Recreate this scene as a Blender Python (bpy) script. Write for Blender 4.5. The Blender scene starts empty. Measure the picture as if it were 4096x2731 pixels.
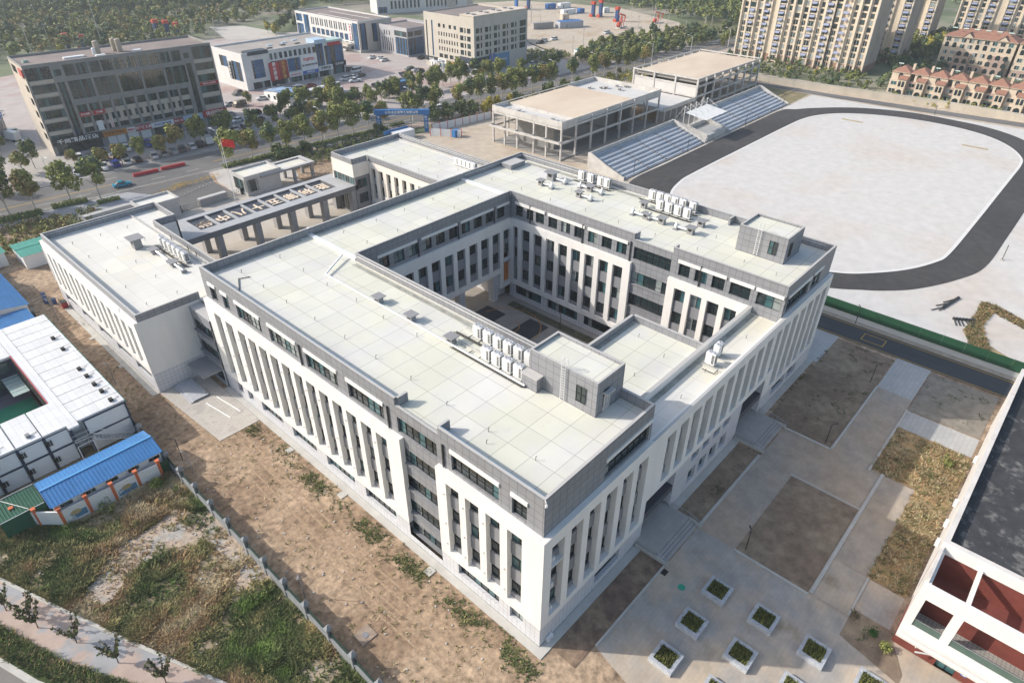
import bpy, math, random
from mathutils import Matrix, Vector
R=math.radians
SC=bpy.context.scene; COL=SC.collection
rnd=random.Random(7)
# ---------------------------------------------------------------- camera, sky, sun, exposure
CAM=Vector((-29.676,-23.042,62.924)); YAW,PITCH,ROLL,FPX=R(42.274),R(-34.252),R(0.258),2622.54
_f=Vector((math.cos(YAW)*math.cos(PITCH),math.sin(YAW)*math.cos(PITCH),math.sin(PITCH)))
_r=_f.cross(Vector((0,0,1))).normalized(); _u=_r.cross(_f)
CR=_r*math.cos(ROLL)+_u*math.sin(ROLL); CU=-_r*math.sin(ROLL)+_u*math.cos(ROLL)
cam=bpy.data.cameras.new('camera'); camo=bpy.data.objects.new('camera',cam); COL.objects.link(camo)
camo.matrix_world=Matrix(((CR.x,CU.x,-_f.x,CAM.x),(CR.y,CU.y,-_f.y,CAM.y),(CR.z,CU.z,-_f.z,CAM.z),(0,0,0,1)))
cam.sensor_width=36; cam.lens=FPX/4096*36; cam.clip_start=.5; cam.clip_end=6000
SC.camera=camo
SUN=Vector((1,-1.3,-1.0)).normalized()           # direction the light travels
w=bpy.data.worlds.new('World'); SC.world=w; w.use_nodes=True; nt=w.node_tree
sky=nt.nodes.new('ShaderNodeTexSky'); sky.sky_type='NISHITA'; sky.sun_disc=False
el=math.asin(-SUN.z); sky.sun_elevation=el; sky.sun_rotation=math.atan2(-SUN.x,-SUN.y)
sky.air_density=1.3; sky.dust_density=3.0; sky.ozone_density=1.0; sky.altitude=60
nt.links.new(sky.outputs[0],nt.nodes['Background'].inputs[0]); nt.nodes['Background'].inputs[1].default_value=.15
sl=bpy.data.lights.new('sun','SUN'); sl.energy=3.5; sl.angle=R(.6); sl.color=(1,.935,.84)
so=bpy.data.objects.new('sun',sl); COL.objects.link(so); so.location=(-60,80,120); so.rotation_euler=SUN.to_track_quat('-Z','Y').to_euler()
SC.view_settings.view_transform='Standard'; SC.view_settings.look='None'; SC.view_settings.exposure=.30; SC.view_settings.gamma=1
SC.cycles.max_bounces=6; SC.cycles.diffuse_bounces=3; SC.cycles.volume_bounces=0; SC.cycles.transparent_max_bounces=8

def gp(x,y,z=0.0):
    "ground (or height z) point behind a point of the photograph (2352 px wide copy); only used to measure positions"
    s=1.7415; d=CR*((x*s-2048)/FPX)+CU*(-(y*s-1365.5)/FPX)+_f
    t=(z-CAM.z)/d.z; return CAM+d*t
# ---------------------------------------------------------------- materials
MT={}
def lnk(t,a,b): t.links.new(a,b)
def mat(name,col,rough=.8,var=.12,scale=.6,metal=0,grid=None,bump=0,patch=None,patch2=None,spec=.5,detail=6,objcol=False,stretch=None,emit=None,rand=0):
    """noise-varied principled material in world coordinates.
    grid=(du,dv,ou,ov,joint,darken,'wall'|'floor'); patch=(colour2,scale,lo,hi)"""
    if name in MT: return MT[name]
    m=bpy.data.materials.new(name); m.use_nodes=True; t=m.node_tree; N=t.nodes; b=N['Principled BSDF']
    b.inputs['Roughness'].default_value=rough; b.inputs['Metallic'].default_value=metal; b.inputs['Specular IOR Level'].default_value=spec
    g=N.new('ShaderNodeNewGeometry'); pos=g.outputs['Position']
    if stretch:
        mp=N.new('ShaderNodeMapping'); mp.inputs['Scale'].default_value=stretch; lnk(t,pos,mp.inputs[0]); npos=mp.outputs[0]
    else: npos=pos
    n=N.new('ShaderNodeTexNoise'); n.inputs['Scale'].default_value=scale; n.inputs['Detail'].default_value=detail; n.inputs['Roughness'].default_value=.62
    lnk(t,npos,n.inputs['Vector'])
    def mix(bt,fac,c1,c2):
        x=N.new('ShaderNodeMix'); x.data_type='RGBA'; x.blend_type=bt
        for i,v in ((0,fac),(6,c1),(7,c2)):
            if hasattr(v,'is_linked') or hasattr(v,'links'): lnk(t,v,x.inputs[i])
            else: x.inputs[i].default_value=v if i==0 else (*v,1)
        return x.outputs[2]
    base=col
    if objcol:
        oi=N.new('ShaderNodeObjectInfo'); base=oi.outputs['Color']
    for pt in (patch,patch2):
        if not pt: continue
        c2,ps,lo,hi=pt
        n2=N.new('ShaderNodeTexNoise'); n2.inputs['Scale'].default_value=ps; n2.inputs['Detail'].default_value=7; n2.inputs['Roughness'].default_value=.6; lnk(t,npos,n2.inputs['Vector'])
        r=N.new('ShaderNodeMapRange'); r.inputs[1].default_value=lo; r.inputs[2].default_value=hi; lnk(t,n2.outputs['Fac'],r.inputs[0])
        base=mix('MIX',r.outputs[0],base,c2)
    if rand:
        oi=N.new('ShaderNodeObjectInfo'); r=N.new('ShaderNodeMapRange'); r.inputs[3].default_value=1-rand; r.inputs[4].default_value=1+rand
        lnk(t,oi.outputs['Random'],r.inputs[0]); v=N.new('ShaderNodeVectorMath'); v.operation='SCALE'
        if isinstance(base,tuple): v.inputs[0].default_value=base
        else: lnk(t,base,v.inputs[0])
        lnk(t,r.outputs[0],v.inputs['Scale']); base=v.outputs[0]
    if var:
        r=N.new('ShaderNodeMapRange'); r.inputs[1].default_value=.3; r.inputs[2].default_value=.7; r.inputs[3].default_value=1-var; r.inputs[4].default_value=1+var
        lnk(t,n.outputs['Fac'],r.inputs[0])
        v=N.new('ShaderNodeVectorMath'); v.operation='SCALE'
        if isinstance(base,tuple): v.inputs[0].default_value=base
        else: lnk(t,base,v.inputs[0])
        lnk(t,r.outputs[0],v.inputs['Scale']); base=v.outputs[0]
    if grid:
        du,dv,ou,ov,jw,dk,mode=grid
        s=N.new('ShaderNodeSeparateXYZ'); lnk(t,pos,s.inputs[0]); c=N.new('ShaderNodeCombineXYZ')
        if mode=='wall':
            a=N.new('ShaderNodeMath'); a.operation='ADD'; lnk(t,s.outputs[0],a.inputs[0]); lnk(t,s.outputs[1],a.inputs[1]); us,vs=a.outputs[0],s.outputs[2]
        else: us,vs=s.outputs[0],s.outputs[1]
        for src,o,i in ((us,ou,0),(vs,ov,1)):
            a=N.new('ShaderNodeMath'); a.operation='SUBTRACT'; lnk(t,src,a.inputs[0]); a.inputs[1].default_value=o-1000*(du if i==0 else dv); lnk(t,a.outputs[0],c.inputs[i])
        k=N.new('ShaderNodeTexBrick'); k.offset=0; k.squash=1; k.inputs['Scale'].default_value=1
        if mode=='pave': k.offset=.5
        k.inputs['Brick Width'].default_value=du; k.inputs['Row Height'].default_value=dv; k.inputs['Mortar Size'].default_value=jw; k.inputs['Mortar Smooth'].default_value=.2; k.inputs['Bias'].default_value=0
        lo=1-(.0 if mode=='wall0' else .05); k.inputs['Color1'].default_value=(lo,lo,lo,1); k.inputs['Color2'].default_value=(1.03,1.03,1.03,1); k.inputs['Mortar'].default_value=(dk,dk,dk,1)
        lnk(t,c.outputs[0],k.inputs['Vector']); base=mix('MULTIPLY',1.0,base,k.outputs['Color'])
    if isinstance(base,tuple): b.inputs['Base Color'].default_value=(*base,1)
    else: lnk(t,base,b.inputs['Base Color'])
    if bump:
        bp=N.new('ShaderNodeBump'); bp.inputs['Strength'].default_value=bump; bp.inputs['Distance'].default_value=.15; lnk(t,n.outputs['Fac'],bp.inputs['Height']); lnk(t,bp.outputs[0],b.inputs['Normal'])
    if emit: b.inputs['Emission Color'].default_value=(*emit[:3],1); b.inputs['Emission Strength'].default_value=emit[3]
    m.diffuse_color=(*col,1); MT[name]=m; return m
def glass(name,col,rough=.08,spec=1.0):
    return mat(name,col,rough=rough,var=.35,scale=.35,spec=spec)
WHITE=mat('white_render',(.79,.775,.755),.85,.055,.5,stretch=(1,1,.18))
CREAM=mat('cream_paint',(.76,.72,.66),.85,.05,.4)
GREY=mat('grey_panel',(.262,.27,.295),.55,.07,.5,grid=(1.0,.92,.35,.15,.028,.42,'wall'))
GREYP=mat('grey_plain',(.235,.242,.265),.7,.06,.5)
TILE=mat('white_tile',(.64,.65,.69),.45,.05,.5,grid=(.62,.62,.1,.02,.022,.55,'wall'))
ROOF=mat('roof_membrane',(.68,.68,.585),.8,.05,.16,patch2=((.50,.49,.44),.45,.66,.80),grid=(3.0,2.9,1.6,17.3,.032,.55,'floor'),patch=((.655,.65,.635),.14,.40,.64))
ROOFW=mat('roof_white',(.72,.71,.67),.8,.05,.2,patch2=((.5,.48,.42),.4,.64,.8),grid=(3.0,2.9,1.6,17.3,.03,.75,'floor'),patch=((.70,.67,.55),.1,.48,.66))
FLASH=mat('parapet_cap',(.50,.49,.48),.6,.05,.5)
DARKM=mat('dark_metal',(.035,.037,.04),.5,.1,.5)
GL=glass('window_glass',(.018,.03,.034)); GT=glass('curtain_teal',(.05,.13,.145),.25); GC=glass('curtain_pale',(.27,.31,.31),.4,.6); GB=mat('glass_blue',(.035,.13,.30),rough=.15,var=.35,scale=.35,spec=.6); GG=glass('glass_green',(.03,.06,.062))
CONC=mat('raw_concrete',(.56,.545,.53),.9,.12,.5,patch=((.46,.445,.43),.3,.5,.65))
CONCD=mat('grey_concrete',(.27,.265,.26),.9,.12,.5)
STEEL=mat('steel_rail',(.55,.56,.57),.35,.05,.5,metal=.8)
PVC=mat('white_pvc',(.78,.79,.8),.4,.03,1)
SILV=mat('silver_foil',(.72,.73,.74),.35,.05,1,metal=.5)
BLK=mat('black_rubber',(.02,.02,.022),.7,.1,1)
def scx(x,y,z=0):
    d=Vector((x,y,z))-CAM; return d.dot(CR)/d.dot(_f)
# ---------------------------------------------------------------- mesh builder
class MB:
    def __init__(s): s.v=[]; s.f=[]; s.m=[]; s.ms=[]
    def mi(s,m):
        if m not in s.ms: s.ms.append(m)
        return s.ms.index(m)
    def poly(s,pts,m):
        i=len(s.v); s.v+= [tuple(p) for p in pts]; s.f.append(tuple(range(i,i+len(pts)))); s.m.append(s.mi(m))
    def box(s,x0,x1,y0,y1,z0,z1,m,top=None):
        if x0>x1:x0,x1=x1,x0
        if y0>y1:y0,y1=y1,y0
        i=len(s.v); s.v+=[(x0,y0,z0),(x1,y0,z0),(x1,y1,z0),(x0,y1,z0),(x0,y0,z1),(x1,y0,z1),(x1,y1,z1),(x0,y1,z1)]
        k=s.mi(m); kt=s.mi(top) if top else k
        for q,c in (((0,3,2,1),k),((4,5,6,7),kt),((0,1,5,4),k),((1,2,6,5),k),((2,3,7,6),k),((3,0,4,7),k)):
            s.f.append(tuple(i+a for a in q)); s.m.append(c)
        return s
    def obox(s,c,ax,hx,hy,z0,z1,m,top=None):
        "box centred at c (x,y), long axis direction ax (angle), half sizes"
        ca,sa=math.cos(ax),math.sin(ax); P=[(c[0]+ca*a*hx-sa*b*hy,c[1]+sa*a*hx+ca*b*hy) for a,b in ((-1,-1),(1,-1),(1,1),(-1,1))]
        return s.prism(P,z0,z1,m,top)
    def prism(s,P,z0,z1,m,top=None):
        n=len(P); i=len(s.v); s.v+=[(p[0],p[1],z0) for p in P]+[(p[0],p[1],z1) for p in P]; k=s.mi(m); kt=s.mi(top) if top else k
        s.f.append(tuple(i+j for j in reversed(range(n)))); s.m.append(k); s.f.append(tuple(i+n+j for j in range(n))); s.m.append(kt)
        for j in range(n): s.f.append((i+j,i+(j+1)%n,i+n+(j+1)%n,i+n+j)); s.m.append(k)
        return s
    def tube(s,p,q,r,m,n=6,r2=None):
        p=Vector(p);q=Vector(q);d=(q-p).normalized(); a=d.orthogonal().normalized(); b=d.cross(a); r2=r if r2 is None else r2; i=len(s.v); k=s.mi(m)
        for c,rr in ((p,r),(q,r2)):
            for j in range(n): t=2*math.pi*j/n; s.v.append(tuple(c+a*(rr*math.cos(t))+b*(rr*math.sin(t))))
        for j in range(n): s.f.append((i+j,i+(j+1)%n,i+n+(j+1)%n,i+n+j)); s.m.append(k)
        s.f.append(tuple(i+j for j in reversed(range(n)))); s.m.append(k); s.f.append(tuple(i+n+j for j in range(n))); s.m.append(k)
        return s
    def path(s,pts,r,m,n=5):
        for a,b in zip(pts,pts[1:]): s.tube(a,b,r,m,n)
        return s
    def build(s,name,parent=None,smooth=False):
        me=bpy.data.meshes.new(name); v=s.v
        if parent:
            o=WL.get(parent.name,Vector((0,0,0))); v=[(a-o.x,b-o.y,c-o.z) for a,b,c in v]
        me.from_pydata(v,[],s.f)
        for m in s.ms: me.materials.append(m)
        me.polygons.foreach_set('material_index',s.m)
        if smooth: me.polygons.foreach_set('use_smooth',[True]*len(s.f))
        me.update(); ob=bpy.data.objects.new(name,me); COL.objects.link(ob)
        if parent: ob.parent=parent; WL[ob.name]=WL.get(parent.name,Vector((0,0,0)))
        return ob
    def builds(s,name,parent=None):
        "one object per connected piece"
        par={}
        def find(x):
            while par[x]!=x: par[x]=par[par[x]]; x=par[x]
            return x
        K=[tuple(round(c,3) for c in v) for v in s.v]
        for f in s.f:
            for i in f: par.setdefault(K[i],K[i])
            r=find(K[f[0]])
            for i in f[1:]: par[find(K[i])]=r
        gr={}
        for f,m in zip(s.f,s.m): gr.setdefault(find(K[f[0]]),[]).append((f,m))
        out=[]
        for fs in gr.values():
            b=MB(); b.ms=list(s.ms)
            for f,m in fs:
                i=len(b.v); b.v+=[s.v[j] for j in f]; b.f.append(tuple(range(i,i+len(f)))); b.m.append(m)
            out.append(b.build(name,parent))
        return out
WL={}
def tag(o,label,cat,group=None):
    o['label']=label; o['category']=cat
    if group: o['group']=group
    return o
def thing(name,label,cat,loc=(0,0,0),group=None):
    o=bpy.data.objects.new(name,None); COL.objects.link(o); o.location=loc; o.empty_display_size=.5; WL[o.name]=Vector(loc); return tag(o,label,cat,group)
def solo(mb,name,label,cat,loc=None,group=None):
    "a thing that is a single mesh, its origin moved to loc"
    o=mb.build(name)
    if loc is not None:
        L=Vector(loc); o.data.transform(Matrix.Translation(-L)); o.location=L
    return tag(o,label,cat,group)
def struct(o,kind='structure'): o['kind']=kind; return o
def dup(o,loc,rz=None,label=None,color=None,scale=None,parent=None,group=None):
    c=o.copy(); COL.objects.link(c)
    if parent is not None: c.parent=parent
    else:
        c.location=loc
        if rz is not None: c.rotation_euler=(0,0,rz)
        if scale: c.scale=(scale,)*3 if not isinstance(scale,tuple) else scale
        if label: c['label']=label
        if group: c['group']=group
    if color is not None and o.type=='MESH': c.color=(*color,1)
    for ch in o.children: dup(ch,None,parent=c,color=color)
    return c
ORD=['first','second','third','fourth','fifth','sixth','seventh','eighth','ninth','tenth','eleventh','twelfth','thirteenth','fourteenth','fifteenth','sixteenth','seventeenth','eighteenth','nineteenth','twentieth']
def od(i):
    if i<20: return ORD[i]
    t=(i+1)//10; u=(i+1)%10; tn={2:'twent',3:'thirt',4:'fort',5:'fift',6:'sixt',7:'sevent',8:'eight',9:'ninet'}[t]
    return tn+'ieth' if u==0 else tn+'y-'+ORD[u-1]
# ---------------------------------------------------------------- walls with openings
def fr(P0,u,n):
    P0=Vector(P0);u=Vector(u).normalized();n=Vector(n).normalized()
    return lambda s,z,d=0: (P0.x+u.x*s+n.x*d,P0.y+u.y*s+n.y*d,P0.z+z)
def wall(mb,F,s0,s1,z0,z1,holes,m,rev=None,back=None):
    "holes: (a,b,c,d,depth)"
    S=sorted({s0,s1}|{h[0] for h in holes}|{h[1] for h in holes}); Z=sorted({z0,z1}|{h[2] for h in holes}|{h[3] for h in holes})
    S=[x for x in S if s0<=x<=s1]; Z=[x for x in Z if z0<=x<=z1]
    for a,b in zip(S,S[1:]):
        run=None
        for c,d in zip(Z,Z[1:]):
            x,z=(a+b)/2,(c+d)/2
            if any(h[0]<x<h[1] and h[2]<z<h[3] for h in holes):
                if run: mb.poly([F(a,run[0]),F(b,run[0]),F(b,run[1]),F(a,run[1])],m); run=None
            else: run=(run[0],d) if run else (c,d)
        if run: mb.poly([F(a,run[0]),F(b,run[0]),F(b,run[1]),F(a,run[1])],m)
    for a,b,c,d,dp in holes:
        r=rev or m
        mb.poly([F(a,c),F(a,d),F(a,d,-dp),F(a,c,-dp)],r); mb.poly([F(b,c),F(b,d),F(b,d,-dp),F(b,c,-dp)],r)
        if c>z0+1e-6 or True: mb.poly([F(a,c),F(b,c),F(b,c,-dp),F(a,c,-dp)],r)
        mb.poly([F(a,d),F(b,d),F(b,d,-dp),F(a,d,-dp)],r)
        if back: mb.poly([F(a,c,-dp),F(b,c,-dp),F(b,d,-dp),F(a,d,-dp)],back)
def fbox(mb,F,a,b,c,d,d0,d1,m):
    P=[F(a,c,d0),F(b,c,d0),F(b,c,d1),F(a,c,d1),F(a,d,d0),F(b,d,d0),F(b,d,d1),F(a,d,d1)]
    i=len(mb.v); mb.v+=P; k=mb.mi(m)
    for q in ((0,1,2,3),(4,5,6,7),(0,1,5,4),(1,2,6,5),(2,3,7,6),(3,0,4,7)): mb.f.append(tuple(i+x for x in q)); mb.m.append(k)
def glaze(mb,F,a,b,c,d,dp,cols,rows,fm=DARKM,gl=None,fw=.055,split=None):
    "window filling the opening a..b, c..d at depth dp behind the wall face"
    e=-dp+.02
    xs=[a+(b-a)*i/cols for i in range(cols+1)]
    for i in range(cols):
        g=(gl or [GL]*6+[GT,GT,GC]); g=g[rnd.randrange(len(g))]
        mb.poly([F(xs[i],c,-dp+.005),F(xs[i+1],c,-dp+.005),F(xs[i+1],d,-dp+.005),F(xs[i],d,-dp+.005)],g)
    for x in xs: fbox(mb,F,max(a,x-fw/2),min(b,x+fw/2),c,d,e,e+.06,fm)
    for j in range(rows+1):
        z=c+(d-c)*j/rows if split is None or j in(0,rows) else c+(d-c)*split
        fbox(mb,F,a,b,max(c,z-fw/2),min(d,z+fw/2),e+.002,e+.058,fm)
# ---------------------------------------------------------------- ground, roads, paving
def sheet(name,pts,z,m,kind='structure',th=None):
    mb=MB()
    if th: mb.prism(pts,z-th,z,m)
    else: mb.poly([(p[0],p[1],z) for p in pts],m)
    return struct(mb.build(name),kind)
def rect(x0,x1,y0,y1): return [(x0,y0),(x1,y0),(x1,y1),(x0,y1)]
DIRT=mat('dirt',(.28,.195,.13),.95,.5,1.3,patch2=((.20,.14,.095),.35,.56,.7),patch=((.42,.31,.215),.11,.42,.58),bump=.9,detail=12)
EARTH=mat('bare_soil',(.24,.175,.125),.95,.3,.8,patch=((.31,.24,.17),.15,.45,.62),bump=.5,detail=10)
SANDY=mat('construction_sand',(.50,.43,.35),.95,.14,.4,patch=((.42,.32,.22),.06,.5,.66))
ASPH=mat('asphalt',(.13,.128,.13),.85,.1,.25,patch=((.17,.165,.16),.05,.45,.6))
ASPHB=mat('asphalt_dark',(.052,.056,.064),.75,.18,.5,stretch=(1,.3,1))
TRACK=mat('track_asphalt',(.048,.046,.048),.9,.22,.5,patch2=((.10,.09,.08),.12,.62,.75),patch=((.068,.065,.066),.05,.4,.65))
FIELD=mat('field_concrete',(.60,.585,.57),.9,.09,.4,patch2=((.46,.43,.41),.16,.66,.8),patch=((.57,.50,.44),.028,.5,.72),detail=11)
PAVE=mat('paving',(.52,.43,.335),.85,.14,.5,grid=(.9,.45,0,0,.02,.88,'pave'),patch2=((.36,.28,.20),.2,.6,.72),patch=((.40,.375,.35),.12,.44,.6))
PAVEB=mat('paving_brown',(.46,.36,.27),.85,.16,.5,grid=(.6,.3,0,0,.012,.9,'pave'),patch=((.39,.345,.30),.08,.4,.62))
PAVEL=mat('paving_light',(.45,.45,.445),.85,.08,.3,grid=(1.2,.6,0,0,.03,.8,'pave'))
PATIO=mat('patio_stone',(.52,.49,.45),.85,.1,.4,grid=(.9,.45,0,0,.03,.78,'pave'),patch=((.42,.39,.37),.4,.55,.62))
SIDE=mat('sidewalk_pink',(.46,.36,.31),.9,.12,.5,grid=(1.6,.8,0,0,.0,.9,'pave'),patch=((.34,.345,.36),.22,.5,.56))
PLAZ=mat('city_paving',(.44,.395,.38),.9,.12,.2,patch=((.40,.30,.28),.06,.5,.6))
KERB=mat('kerb_stone',(.50,.49,.46),.85,.1,.6)
LINEW=mat('line_white',(.62,.62,.60),.8,.12,.8); LINEY=mat('line_yellow',(.58,.36,.05),.8,.12,.8); LINEO=mat('line_orange',(.52,.24,.05),.8,.12,.8)
GRASSG=mat('scrub_ground',(.25,.20,.12),.95,.35,.5,patch=((.40,.33,.24),.12,.47,.62),bump=.7,detail=10)
FARG=mat('far_ground',(.13,.16,.085),.95,.3,.03,patch=((.30,.27,.22),.012,.5,.62))
sheet('ground',rect(-900,1500,-900,2200),-.06,FARG)
sheet('school_ground',rect(-13.8,86,-40,157),0,DIRT)
sheet('ground_city',[(-60,157),(240,157),(240,215),(262,250),(255,330),(185,330),(130,345),(60,330),(-60,300)],-.03,PLAZ)
sheet('verge_ground',[(200,140),(420,120),(420,190),(262,190),(232,182),(200,176)],-.035,mat('verge_green',(.11,.125,.055),.95,.35,.3,patch=((.24,.2,.12),.06,.5,.62)))
sheet('ground_east',rect(86,262,-90,140),-.02,SANDY)
# main road: runs along x, slightly askew
def ry(x,off): return off-.083*x
def strip(name,x0,x1,o0,o1,z,m,n=1,**k): return sheet(name,[(x0,ry(x0,o0)),(x1,ry(x1,o0)),(x1,ry(x1,o1)),(x0,ry(x0,o1))],z,m,**k)
strip('road',-120,700,159.3,176.3,.02,ASPH)
mb=MB()
def stripb(x0,x1,o0,o1,z,m): mb.poly([(x0,ry(x0,o0),z),(x1,ry(x1,o0),z),(x1,ry(x1,o1),z),(x0,ry(x0,o1),z)],m)
for off in (160.0,175.5): stripb(-100,600,off,off+.18,.035,LINEW)
stripb(-100,26,166.6,166.85,.035,LINEY); stripb(48,600,166.6,166.85,.035,LINEY)
x=-60
while x<420:
    for off in (163.4,171.4): stripb(x,x+3.5,off,off+.16,.035,LINEW)
    x+=9
struct(mb.build('road_markings'))
mb=MB()
for x0,x1,off in ((-100,19,159.0),(42,103,159.0),(112,500,159.0),(-100,10,176.3),(22,110,176.3),(124,172,176.3),(186,500,176.3)):
    mb.prism([(x0,ry(x0,off)),(x1,ry(x1,off)),(x1,ry(x1,off+.25)),(x0,ry(x0,off+.25))],-.05,.14,KERB)
struct(mb.build('kerb'))
strip('sidewalk',-14,500,154.3,158.9,.03,SIDE)
strip('parking_strip',20,110,177,199,.012,mat('parking_concrete',(.33,.31,.30),.9,.1,.2))
sheet('side_street',[(8,176),(22,175),(16,300),(6,300)],.016,mat('street_concrete',(.40,.375,.35),.9,.1,.15))
# far lots
sheet('oil_field_ground',[tuple(gp(*q)[:2]) for q in ((1200,66),(1215,100),(1290,132),(1350,148),(1500,124),(1600,108),(1560,52),(1427,20),(1300,8),(1190,2),(1090,8),(1090,40))],.01,SANDY)
sheet('lot_ground',[tuple(gp(940,125)[:2]),tuple(gp(1210,95)[:2]),tuple(gp(1290,130)[:2]),tuple(gp(1330,165)[:2]),tuple(gp(1190,178)[:2])],.01,mat('lot_tan',(.46,.42,.38),.9,.1,.2))
sheet('bridge_road',[tuple(gp(*q)[:2]) for q in ((480,62),(560,60),(700,86),(520,100),(500,160),(470,100),(590,98),(500,72))][:3]+[tuple(gp(520,92)[:2])],.01,mat('pale_road',(.5,.47,.43),.9,.08,.1))
# school front court
sheet('forecourt',rect(8.5,57,62.7,140),.015,mat('forecourt_paving',(.50,.46,.41),.85,.08,.25,grid=(4.2,4.2,3.6,0,.04,.85,'floor')))
sheet('forecourt_grey',rect(17,50,82,104),.03,mat('court_grey',(.31,.295,.28),.85,.1,.3))
sheet('entrance_asphalt',[(25,134),(40.4,134),(40.4,147),(43,155.5),(20,157.3),(25,150)],.045,ASPH)
sheet('entrance_paving',[(40.6,134.5),(58,134.5),(66,153.2),(44,155.2),(41,146)],.055,mat('entrance_stone',(.52,.49,.46),.85,.06,.3,grid=(30,2.2,0,.2,.02,.8,'floor')))
sheet('left_paving',[(6,143),(20,143),(25.5,150),(22,156.5),(4,158)],.05,mat('granite_paving',(.36,.37,.40),.8,.08,.3,grid=(.8,.4,0,0,.02,.85,'pave')))
# sports ground
def spline(P,n=8):
    out=[]; L=len(P)
    for i in range(L):
        p0,p1,p2,p3=[Vector((*P[(i+k-1)%L],0)) for k in range(4)]
        for j in range(n):
            t=j/n; q=.5*((2*p1)+(p2-p0)*t+(2*p0-5*p1+4*p2-p3)*t*t+(3*p1-p0-3*p2+p3)*t**3); out.append((q.x,q.y))
    return out
inner=spline([(133,57.6),(124.7,57.0),(114.9,54),(104,46),(98,36),(96.5,26),(97.8,15),(101.1,8.7),(104.1,4.4),(111.8,-1.8),(120,-5.6),(126.8,-6.8),(150,-7),(171.6,-7),(190.5,-7),(202,-6.9),(209.5,-5.8),(218.6,-1.4),(225.5,5),(229.5,13),(231,22.6),(230.2,32),(227.5,40.5),(221.8,49.3),(214,54.6),(205,56.9),(192,57.4),(178.6,57.5),(155,57.6)],6)
outer=spline([(118,67.4),(108,63),(97,54),(90.5,43),(88,30),(89,17),(94.3,6.1),(97.4,1.7),(100.4,-2.1),(105.5,-6.5),(114.9,-11.3),(124.9,-14.1),(145,-14.4),(165.5,-14.4),(200,-14.3),(213,-12),(225,-7),(233,0),(238,9),(239.8,20),(240,32),(236,44),(230.1,52.5),(222,60),(216,64),(211,67.3),(190,67.6),(160,67.6),(135,67.5)],6)
sheet('field_apron',[(87.2,-90),(250,-90),(243.5,-1),(241.5,30),(240,67.8),(120,68),(100,62),(90,50),(87.2,40)],.0,FIELD)
sheet('running_track',outer,.03,TRACK)
sheet('field',inner,.06,FIELD)
mb=MB()
for a,b in zip(inner,inner[1:]+inner[:1]):
    d=Vector((b[0]-a[0],b[1]-a[1],0)).normalized(); n=Vector((-d.y,d.x,0))*.35
    mb.poly([(a[0]-n.x,a[1]-n.y,.10),(b[0]-n.x,b[1]-n.y,.10),(b[0]+n.x,b[1]+n.y,.10),(a[0]+n.x,a[1]+n.y,.10)],mat('field_edge',(.72,.71,.70),.8,.03,.4))
struct(mb.build('field_kerb'))
sheet('perimeter_road',[(241,96),(241.5,60),(243.5,30),(246,0),(250,-60),(256,-60),(252,0),(249.5,30),(247,60),(246,96)],.015,ASPH)
sheet('grass_verge',[(222,68.5),(240.5,69),(241,92),(224,92)],.03,mat('dry_grass_ground',(.27,.22,.12),.95,.3,.3,bump=.5,patch=((.17,.17,.08),.1,.45,.6)))
# road between school and sports ground
sheet('service_road',rect(78.2,84.0,-27,150),.02,ASPHB)
mb=MB(); mb.box(78.5,78.62,-27,62,.03,.036,LINEY); mb.box(83.4,83.52,-27,62,.03,.036,LINEY)
fx0,fx1,fy0,fy1=79.9,82.3,-8.0,-4.4
for a in ((fx0,fx1,fy0,fy0+.12),(fx0,fx1,fy1-.12,fy1),(fx0,fx0+.12,fy0+.13,fy1-.13),(fx1-.12,fx1,fy0+.13,fy1-.13)): mb.box(*a,.03,.036,LINEY)
struct(mb.build('service_road_markings'))
sheet('gravel_verge',rect(84.0,85.3,-27,60),.02,mat('gravel',(.34,.30,.25),.95,.2,1))
sheet('concrete_verge',rect(85.3,86.8,-27,60),.03,KERB)
# plaza on the east side
sheet('plaza',[(3.9,-4.1),(18,-4.1),(18,-6),(24.2,-13),(25,-17.6),(24.8,-40),(-2,-40),(-2,-22),(2.8,-9)],.012,PAVE)
sheet('plaza_path',rect(24.5,48.7,-22,-4.3),.016,PAVEB)
sheet('plaza_path_north',rect(48.7,77.8,-16,-10.9),.018,PAVEB)
sheet('plaza_path_pale',rect(68,78.2,-16.0,-10.9),.026,PAVEL)
sheet('plaza_path_side',rect(60.3,65,-25.6,-16),.02,PAVEL)
sheet('plaza_link',rect(17,24.6,-13.2,-4.2),.02,PAVE)
sheet('plaza_dark_path',rect(24.5,41,-8.9,-4.4),.03,PAVEB)
sheet('plaza_south_path',rect(24.9,31,-25.6,-17.6),.022,PAVE)
EARTHB=EARTH
sheet('soil_bed',rect(24.6,40.4,-17.5,-9.0),.045,EARTH)
sheet('soil_bed',rect(49.2,77.3,-10.7,-1.6),.045,EARTH)
sheet('soil_bed',rect(24.9,41.3,-3.9,-1.0),.05,EARTH)
sheet('soil_bed',rect(65.2,77.5,-25.6,-16.2),.045,mat('soil_grey',(.25,.225,.19),.95,.3,.6,bump=.5,detail=10))
DRYG=mat('dry_grass_bed',(.44,.30,.15),.95,.35,.6,bump=.6,detail=10,patch=((.28,.24,.15),.12,.45,.62))
sheet('dry_bed',rect(31.2,60.1,-25.7,-21.7),.045,DRYG); sheet('dry_bed',rect(48.9,60.1,-21.7,-16.2),.045,DRYG)
sheet('soil_bed',[(22.0,-21.9),(24.9,-21.9),(26,-22),(26,-25.6),(21.8,-28),(20.5,-28)],.045,EARTH)
sheet('soil_strip',rect(.7,17,-4.0,-1.0),.045,mat('reddish_soil',(.20,.135,.10),.95,.35,.8,bump=.5,detail=10,patch=((.26,.19,.13),.2,.5,.62)))
mb=MB()
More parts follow.
